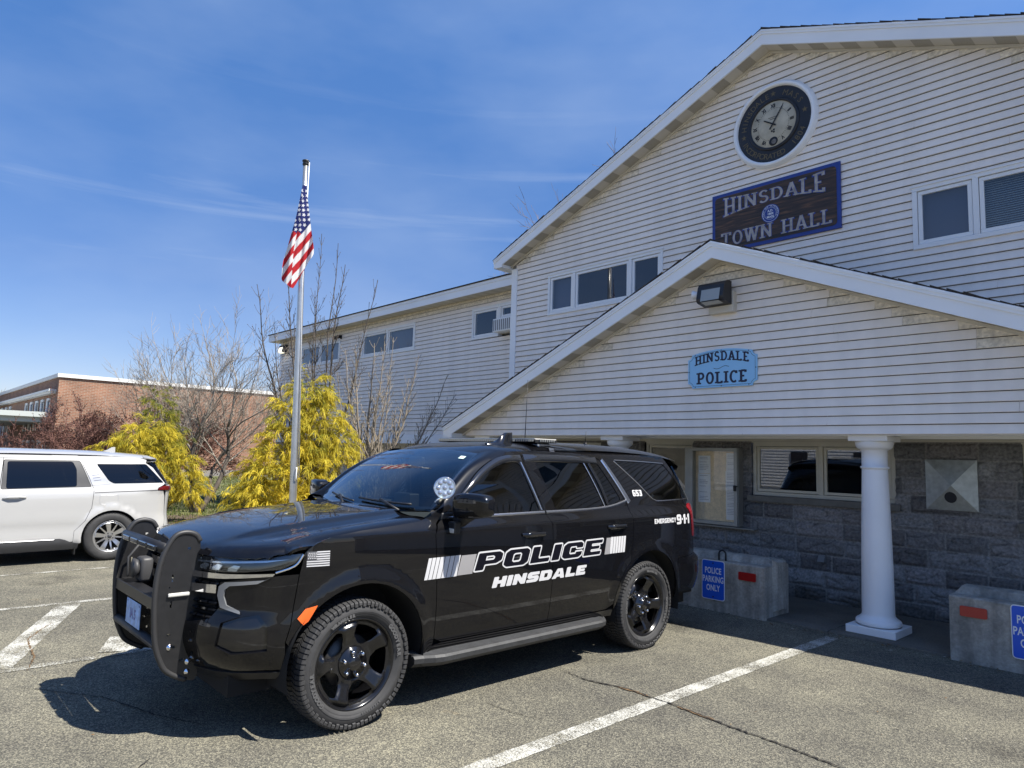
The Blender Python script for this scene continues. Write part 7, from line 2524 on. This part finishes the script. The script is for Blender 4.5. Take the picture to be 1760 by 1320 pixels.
def grow(trunk, crown, rnd, p, d, L, r, lev, maxlev, up, kids, spread, taper=0.45, droop=0.0, minr=0.003, buds=None, kink=0.16):
    n = max(3, int(4+L*2.0)) if lev < 2 else 4
    pts = [p.copy()]; rad = [r]
    dd = d.copy()
    for i in range(n):
        dd = (dd+Vector((rnd.gauss(0, kink), rnd.gauss(0, kink), rnd.gauss(0, kink)*.7+up*.12-droop*.1))).normalized()
        pts.append(pts[-1]+dd*(L/n)); rad.append(max(minr*.6, r*(1-(1-taper)*(i+1)/n)))
    sides = (9, 6, 5, 4, 3, 3)[min(lev, 5)]
    tgt = trunk if lev == 0 else crown
    tgt.smooth = lev < 3
    tgt.tube(pts, rad, sides, lev < 2)
    if lev >= maxlev:
        if buds is not None:
            for k in range(buds):
                q = pts[rnd.randint(1, n)]+Vector((rnd.gauss(0, .02), rnd.gauss(0, .02), rnd.gauss(0, .02)))
                s = rnd.uniform(.012, .028)
                a = Vector((rnd.uniform(-1, 1), rnd.uniform(-1, 1), rnd.uniform(-1, 1))).normalized(); b = a.orthogonal().normalized()
                crown.add([q-a*s, q+b*s*.6, q+a*s, q-b*s*.6], [(0, 1, 2, 3)])
        return
    m = kids[min(lev, len(kids)-1)]
    m = rnd.randint(m[0], m[1])
    for k in range(m):
        t = (0.30+0.70*(k+rnd.uniform(.2, .9))/m) if lev > 0 else (0.45+.55*(k+rnd.uniform(.1, .9))/m)
        i = min(n-1, int(t*n)); f = t*n-i
        q = pts[i].lerp(pts[i+1], f); rr = rad[i]*(1-f)+rad[i+1]*f
        base = (pts[i+1]-pts[i]).normalized()
        ang = R(rnd.uniform(*spread)); az = rnd.uniform(0, 2*math.pi)
        o1 = base.orthogonal().normalized(); o2 = base.cross(o1)
        nd = (base*math.cos(ang)+(o1*math.cos(az)+o2*math.sin(az))*math.sin(ang)+Vector((0, 0, up*.35))).normalized()
        grow(trunk, crown, rnd, q, nd, L*rnd.uniform(.42, .72)*(1.15-.45*t*(1 if lev else 0)), max(minr, rr*rnd.uniform(.45, .65)), lev+1, maxlev, up, kids, spread, taper, droop, minr, buds, kink)
    # the leader carries on
    if lev < maxlev:
        grow(trunk, crown, rnd, pts[-1], dd, L*.6, max(minr, rad[-1]), lev+1, maxlev, up, kids, spread, taper, droop, minr, buds, kink)

def bare_tree(name, label, base, stems, seed, maxlev, kids, spread, up, bark, twig, group=None, minr=0.003, buds=None, kink=.16, cat='tree', taper=.45):
    rnd = random.Random(seed)
    t = thing(name, label, cat, base, group)
    tr, cr = MB(), MB()
    for (lean, L, r) in stems:
        d = Vector((lean[0], lean[1], 1.0)).normalized()
        grow(tr, cr, rnd, Vector(base)+Vector((lean[0]*.12, lean[1]*.12, -.05)), d, L, r, 0, maxlev, up, kids, spread, taper, 0, minr, buds, kink)
    tr.build('trunk', bark, t, fix=False)
    cr.build('crown', twig, t, fix=False)
    return t

def shoot_tree(name, label, base, tips, seed, bark, side_len=.75, step=.16, r0=.034, sub=True, bow=.22):
    """young multi-stemmed tree: long stems with opposite shoots and fat end buds"""
    rnd = random.Random(seed)
    t = thing(name, label, 'tree', base)
    tr, cr = MB(), MB(); tr.smooth = True
    b0 = Vector(base)
    def shoot(p, d, L, r, lev):
        n = 4; pts = [p]; dd = d
        for i in range(n):
            dd = (dd+Vector((rnd.gauss(0, .05), rnd.gauss(0, .05), .13))).normalized(); pts.append(pts[-1]+dd*(L/n))
        cr.tube(pts, [r*(1-.5*i/n) for i in range(n+1)], 4 if lev < 2 else 3, False)
        tip = pts[-1]
        cr.tube([tip, tip+dd*.018, tip+dd*.036], [r*.6, r*1.15, r*.3], 4, False)
        if sub and lev < 2 and L > .26:
            for i in range(1, n):
                if rnd.random() < .75:
                    o1 = dd.orthogonal().normalized(); o2 = dd.cross(o1); az = rnd.uniform(0, 6.28)
                    for q in (0, math.pi):
                        if rnd.random() < .8:
                            nd = (dd*.80+(o1*math.cos(az+q)+o2*math.sin(az+q))*.60).normalized()
                            shoot(pts[i], nd, L*rnd.uniform(.22, .5), r*.62, lev+1)
    for tp in tips:
        T = Vector(tp); s0 = b0+Vector((rnd.uniform(-.12, .12), rnd.uniform(-.12, .12), -.05))
        out = (T-b0); out.z = 0
        mid = s0.lerp(T, .5)+out*bow*rnd.uniform(.5, 1.2)+Vector((rnd.gauss(0, .05), rnd.gauss(0, .05), 0))
        n = 16; pts = []
        for i in range(n+1):
            f = i/n
            pts.append(s0*(1-f)**2+mid*2*f*(1-f)+T*f*f+Vector((noise.noise(Vector((f*5, tp[0], tp[1])))*.07, noise.noise(Vector((f*5, tp[1]+9, tp[0])))*.07, 0)))
        LL = sum((pts[i+1]-pts[i]).length for i in range(n))
        r = r0*rnd.uniform(.7, 1.15)*min(1.2, LL/4+.3)
        rads = [max(.0055, r*(1-.86*(i/n)**.8)) for i in range(n+1)]
        tr.tube(pts, rads, 7, False)
        d = LL*.22; az = rnd.uniform(0, 3.14)
        while d < LL*.985:
            f = d/LL; i = min(n-1, int(f*n)); q = pts[i].lerp(pts[i+1], f*n-i)
            tg = (pts[i+1]-pts[i]).normalized(); o1 = tg.orthogonal().normalized(); o2 = tg.cross(o1)
            az += math.pi/2+rnd.uniform(-.3, .3)
            for k in (0, math.pi):
                if rnd.random() < .62:
                    a = R(rnd.uniform(30, 48))
                    nd = (tg*math.cos(a)+(o1*math.cos(az+k)+o2*math.sin(az+k))*math.sin(a)).normalized()
                    L = side_len*rnd.uniform(.35, 1.0)*(1.05-.75*f)
                    shoot(q, nd, max(.10, L), max(.0052, rads[i]*.5), 0)
            d += step*rnd.uniform(.7, 1.4)
    tr.build('trunk', bark, t, fix=False); cr.build('crown', bark, t, fix=False)
    return t
M['bark_dark'] = mat('dark_young_bark', (0.075, 0.062, 0.050), 0.9, var=0.3, vscale=9)
M['bark_pale'] = mat('pale_young_bark', (0.24, 0.205, 0.16), 0.9, var=0.15, vscale=5)
bare_tree('dogwood_tree', 'small bare many twigged tree between the two golden shrubs', (-19.6, 6.64, 0.0), [((-.22, -.42), 2.4, .085), ((.10, .30), 2.6, .08), ((-.05, .02), 2.7, .075), ((-.2, .5), 2.2, .055), ((.1, -.25), 2.3, .06)], 11, 4, [(5, 6), (4, 5), (4, 5), (3, 4)], (22, 52), .42, M['bark'], M['twig_grey'], minr=.0046)
shoot_tree('young_maple_tree', 'slender bare tree of upright shoots rising behind the flagpole', (-12.96, 6.55, 0.0),
    [(-13.75, 5.49, 5.1), (-13.07, 5.8, 5.44), (-13.36, 6.13, 4.52), (-13.78, 5.92, 4.3), (-12.96, 6.5, 6.22), (-13.08, 6.93, 6.15), (-12.49, 6.76, 5.54), (-12.44, 7.45, 5.34), (-13.34, 6.63, 5.1)], 5, M['bark_dark'], r0=.032, bow=.10, side_len=.8)
shoot_tree('spreading_bare_tree', 'low wide bare tree spreading before the long sided wing', (-12.0, 7.25, 0.0),
    [(-12.54, 6.87, 3.82), (-11.98, 6.84, 3.82), (-12.17, 7.32, 3.96), (-11.88, 7.41, 4.06), (-12.04, 7.71, 4.12), (-11.62, 7.44, 3.34), (-11.47, 8.03, 3.74), (-11.83, 8.04, 3.29), (-11.13, 8.49, 3.34), (-11.18, 8.76, 2.99), (-11.05, 8.1, 2.67), (-11.4, 8.13, 2.28), (-12.64, 7.1, 3.13), (-11.96, 6.48, 3.26), (-11.5, 7.07, 2.84), (-12.06, 7.87, 2.69)], 23, M['bark_pale'], side_len=.7, step=.12, r0=.036, bow=.10)
for i, (x, y, s, sc, lb) in enumerate(((-22.6, 4.0, 31, 1.0, 'reddish brown leafless shrub behind the white minivan roof'), (-22.3, 6.0, 37, 1.15, 'taller reddish bare shrub just left of the golden shrub'))):
    bare_tree('budding_shrub', lb, (x, y, 0.0), [((-.2, -.45), 1.45*sc, .05), ((.1, .35), 1.6*sc, .05), ((.35, -.1), 1.5*sc, .045), ((-.35, .15), 1.6*sc, .045), ((.0, -1.1), 1.5*sc, .04), ((.1, 1.0), 1.5*sc, .04)], s, 4, [(5, 6), (4, 5), (4, 5), (3, 4)], (25, 62), .16, M['twig_red'], M['twig_red'], 'budding shrubs beyond the minivan', minr=.007, buds=3, cat='shrub')
bare_tree('ash_tree', 'tall bare tree whose twigs show over the main gable roof', (-18.3, 20.9, 0.0), [((.0, .02), 5.9, .22), ((.08, .10), 5.7, .16), ((-.06, -.06), 5.6, .15)], 3, 5, [(5, 6), (5, 6), (4, 5), (3, 4), (2, 3)], (18, 38), .5, M['bark'], M['twig'], minr=.008)
far0 = None
rndf = random.Random(9)
for i, (x, y, h) in enumerate(((-82.5, 22.5, .9), (-81.5, 25.7, 1.0), (-80.0, 28.6, 1.12), (-84, 30.3, 1.05), (-79, 31.8, 1.03), (-78.2, 34.2, .97), (-82, 36.5, 1.0), (-77, 38, .9), (-120.0, 13.4, 1.05), (-124, 9.5, 0.95))):
    if far0 is None:
        far0 = bare_tree('woodland_tree', 'bare woodland tree standing far behind the brick building', (x, y, 0.0), [((.02, .0), 4.3, .22)], 17, 4, [(6, 7), (5, 6), (4, 5), (3, 4)], (20, 44), .45, M['bark'], M['twig_grey'], 'bare woodland beyond the brick building', minr=.02)
        continue
    t = thing('woodland_tree', 'bare woodland tree standing far behind the brick building', 'tree', (x, y, 0.0), 'bare woodland beyond the brick building', local=True)
    t.scale = (h, h, h); t.rotation_euler = (0, 0, rndf.uniform(0, 6.28))
    for ch in far0.children:
        d_ = ch.copy(); COL.objects.link(d_); d_.parent = t
        d_.matrix_parent_inverse = Matrix.Translation(-Vector((-82.5, 22.5, 0.0)))

# ------------------------------------------------------------------ golden threadleaf shrubs
M['gold_leaf'] = leaf_mat('golden_threads', True, transl=0.45, rough=0.7)
def thread_shrub(name, label, base, lobes, seed, density, hues, ln=(.07, .17), group=None, wd=(.0035, .0075)):
    rnd = random.Random(seed)
    t = thing(name, label, 'shrub', base, group)
    mb = MB(); mb.smooth = True
    stem = MB(); stem.smooth = True
    b = Vector(base)
    C = Vector((sum(l[0] for l in lobes)/len(lobes), sum(l[1] for l in lobes)/len(lobes), 0))
    tint = []
    for (lx, ly, lz, lr, green) in lobes:
        c = Vector((lx, ly, lz))
        mid = b.lerp(c, .5)+Vector((rnd.uniform(-.1, .1), rnd.uniform(-.1, .1), .1))
        stem.tube([b, mid, c], [.045, .03, .012], 6)
        nclump = int(density*lr*lr*9)
        for k in range(nclump):
            # one plume: an arching branchlet carrying drooping threads
            while True:
                n = Vector((rnd.gauss(0, 1), rnd.gauss(0, 1), rnd.gauss(.2, 1))).normalized()
                if n.z > -.8: break
            rr = lr*rnd.uniform(.50, .95)*(1+.35*noise.noise(Vector((lx, ly, lz))*3+n*2.6))
            p = c+Vector((n.x*rr, n.y*rr, n.z*rr))
            if p.z < .05: p.z = rnd.uniform(.05, .15)
            inner = sstep(.85, .50, (p-c).length/lr)
            tone = rnd.gauss(0, 1)
            ax = (Vector((n.x, n.y, max(n.z, -.1)*.7+.30))+Vector((rnd.gauss(0, .3), rnd.gauss(0, .3), rnd.gauss(0, .2)))).normalized()
            AL = rnd.uniform(.14, .34); axis = [p]; dd = ax.copy(); ns = 6
            for i in range(ns):
                dd = (dd+Vector((0, 0, -.20))).normalized(); axis.append(axis[-1]+dd*(AL/ns))
            for j in range(rnd.randint(24, 34)):
                f = rnd.random()**.8*ns; i0 = min(ns-1, int(f)); q = axis[i0].lerp(axis[i0+1], f-i0)
                ad = (axis[i0+1]-axis[i0]).normalized()
                d = (ad*.8+Vector((rnd.gauss(0, .55), rnd.gauss(0, .55), rnd.gauss(0, .30)-.12))).normalized()
                L = rnd.uniform(*ln)
                w = rnd.uniform(*wd)
                q = q+Vector((rnd.gauss(0, .012), rnd.gauss(0, .012), rnd.gauss(0, .012)))
                side = d.cross(Vector((rnd.gauss(0, 1), rnd.gauss(0, 1), rnd.gauss(0, 1)))).normalized()
                vs = []
                dd = d.copy(); s = 3
                g = min(1, max(0, green+.30*inner+.10*tone+.10*rnd.gauss(0, 1)))
                v = (.85+.3*rnd.random())*(1+.10*tone)
                for i in range(s+1):
                    fr = i/s; ww = w*(1-.6*fr)
                    vs += [q+side*ww, q-side*ww]
                    gg = min(1, max(0, g*(1.3-.8*fr)))      # young yellow tips, older green inside
                    col = tuple((a_*(1-gg)+b_*gg)*v for a_, b_ in zip(hues[0], hues[1]))
                    tint += [col]*2
                    dd = (dd+Vector((0, 0, -.34))).normalized()
                    q = q+dd*(L/s)
                mb.add(vs, [(2*i, 2*i+1, 2*i+3, 2*i+2) for i in range(s)])
    mb.tint = tint
    stem.build('stem', M['bark'], t, fix=False)
    mb.build('foliage', M['gold_leaf'], t, fix=False)
    return t
GOLD = ((0.76, 0.60, 0.055), (0.14, 0.175, 0.034))
thread_shrub('golden_shrub', 'tall drooping golden yellow evergreen shrub right behind the flagpole', (-11.75, 5.6, 0.0),
    [(-11.70, 5.78, 2.72, 0.32, 0.38), (-11.62, 6.05, 2.45, 0.34, 0.30), (-11.86, 5.50, 2.30, 0.32, 0.25), (-11.62, 5.85, 1.98, 0.37, 0.42), (-11.75, 5.40, 1.78, 0.37, 0.15), (-11.55, 6.25, 1.90, 0.34, 0.35),
     (-11.88, 5.20, 1.55, 0.27, 0.10), (-11.98, 5.04, 1.20, 0.28, 0.05), (-11.60, 5.15, 1.20, 0.38, 0.10), (-11.45, 5.65, 1.30, 0.37, 0.20), (-11.45, 6.20, 1.40, 0.36, 0.25), (-11.98, 4.84, 0.78, 0.26, 0.05), (-11.60, 4.95, 0.75, 0.37, 0.05), (-11.35, 5.45, 0.78, 0.35, 0.08), (-11.35, 5.95, 0.85, 0.34, 0.15)], 3, 66, GOLD)
thread_shrub('golden_shrub', 'loose golden yellow evergreen shrub over the white minivan tail', (-17.35, 5.0, 0.0),
    [(-17.36, 4.76, 1.98, 0.35, 0.29), (-17.45, 4.40, 1.84, 0.34, 0.22), (-17.70, 4.05, 1.62, 0.29, 0.19), (-17.45, 5.12, 1.75, 0.32, 0.44), (-17.29, 5.02, 1.34, 0.35, 0.34), (-17.18, 5.40, 1.25, 0.34, 0.29), (-17.11, 5.62, 0.85, 0.32, 0.22), (-17.25, 4.62, 1.34, 0.34, 0.26), (-17.30, 5.62, 0.60, 0.27, 0.22), (-17.30, 4.94, 0.85, 0.35, 0.24)], 8, 62, GOLD)
thread_shrub('conifer_tree', 'dark green conifer top rising behind the loose golden shrub', (-18.3, 5.2, 0.0),
    [(-18.31, 5.05, 2.95, .22, .85), (-18.28, 5.22, 2.65, .32, .8), (-18.3, 5.15, 2.25, .40, .85), (-18.25, 5.4, 1.9, .42, .8), (-18.3, 5.0, 1.5, .45, .8)], 14, 34, GOLD, ln=(.06, .13))

# ------------------------------------------------------------------ grass on the lawn
M['grass'] = leaf_mat('grass_blades', True, transl=0.3, rough=0.7)
rnd = random.Random(2)
mb = MB(); tint = []
for k in range(17000):
    x = rnd.uniform(-42, -12.5); y = rnd.uniform(4.75, 17 if x < -24 else 9.4)
    if -19 < x and y > 6.6-.2*(x+19)*.0 and rnd.random() < .6: continue
    h = rnd.uniform(.03, .09)*(1.5 if rnd.random() < .1 else 1); w = rnd.uniform(.006, .012)*(1+(-x-12)*.05)
    a = rnd.uniform(0, 6.28); l = rnd.uniform(-.03, .03)
    c = rnd.choice([(.10, .14, .03), (.14, .16, .04), (.20, .17, .07), (.07, .11, .02)])
    mb.add([(x-math.cos(a)*w, y-math.sin(a)*w, .003), (x+math.cos(a)*w, y+math.sin(a)*w, .003), (x+l, y+l*.6, h)], [(0, 1, 2)])
    tint += [c]*3
mb.tint = tint
o = mb.build('grass', M['grass'], fix=False)
tag(o, 'patchy early spring grass on the lawn past the kerb', 'grass', kind='stuff')

# ------------------------------------------------------------------ house across the car park, seen in the window reflections
NH = thing('white_house', 'white clapboard house across the car park mirrored in the window', 'house', (-18, -22, 0))
mb = MB()
for k in range(30):
    z = .4+.18*k
    if z < 5.6: mb.add([(-24, -22, z), (-12, -22, z), (-12, -22.03, z+.18), (-24, -22.03, z+.18)], [(0, 1, 2, 3)])
    else:
        w = 6*(1-(z-5.6)/3.6)
        if w > .1: mb.add([(-18-w, -22, z), (-18+w, -22, z), (-18+w*.97, -22.03, z+.18), (-18-w*.97, -22.03, z+.18)], [(0, 1, 2, 3)])
mb.box(-24, -12, -32, -22.05, 0, 5.6)
mb.build('wall', M['trim'], NH)
mb = MB()
mb.prism([(-24.6, 5.4), (-18, 9.4), (-11.4, 5.4), (-11.4, 5.6), (-18, 9.6), (-24.6, 5.6)], 'y', -32.4, -21.6)
mb.build('roof', M['roofing'], NH)
for x in (-22, -18.6, -15):
    for z in (1.0, 3.8):
        mb = MB(); mb.box(x-.5, x+.5, -22, -21.95, z, z+1.5); mb.build('window', M['dark_pane'], NH)

# ------------------------------------------------------------------ low wooded rise all round, unseen, added to darken the car's reflections
mb = MB(); mb.smooth = True
rows = [[], [], []]
for k in range(241):
    a = 2*math.pi*k/240
    h = 7+3.0*noise.noise(Vector((math.cos(a)*3, math.sin(a)*3, 1)))+1.6*noise.noise(Vector((math.cos(a)*22, math.sin(a)*22, 4)))
    for j, (r, z) in enumerate(((300, -.5), (322, h), (360, h*1.15))):
        rows[j].append((r*math.cos(a), r*math.sin(a), z))
mb.grid(rows)
M['added_hill'] = mat('added_bare_wooded_hill', (0.085, 0.078, 0.055), 0.95, var=0.4, vscale=.06, var2=.4, v2scale=.5)
struct(mb.build('reflection_hills', M['added_hill']))

# ------------------------------------------------------------------ blown leaves and grit along the edges
rnd = random.Random(44); mb = MB(); tint = []
for k in range(420):
    q = rnd.random()
    if q < .45: x, y = rnd.uniform(-6, 1), 7.58-abs(rnd.gauss(0, .12))
    elif q < .7: x, y = rnd.uniform(-14, -9.7), 4.5-abs(rnd.gauss(0, .15))
    else: x, y = rnd.uniform(-8.5, -.8), rnd.uniform(1.0, 7.4)
    s_ = rnd.uniform(.006, .022)*(1 if q < .7 else .6); a = rnd.uniform(0, 6.28)
    c = rnd.choice([(.16, .10, .05), (.22, .16, .09), (.10, .07, .04), (.3, .28, .24)])
    u, v = Vector((math.cos(a), math.sin(a), rnd.uniform(-.2, .2))), Vector((-math.sin(a)*.5, math.cos(a)*.5, rnd.uniform(0, .3)))
    p = Vector((x, y, .010+s_*.3))
    mb.add([p-u*s_, p+v*s_, p+u*s_, p-v*s_], [(0, 1, 2, 3)]); tint += [c]*4
mb.tint = tint
tag(mb.build('leaf_litter', leaf_mat('dry_litter', True, transl=.1, rough=.8), fix=False), 'scattered dry leaves and grit along the walk and kerb', 'leaves', kind='stuff')
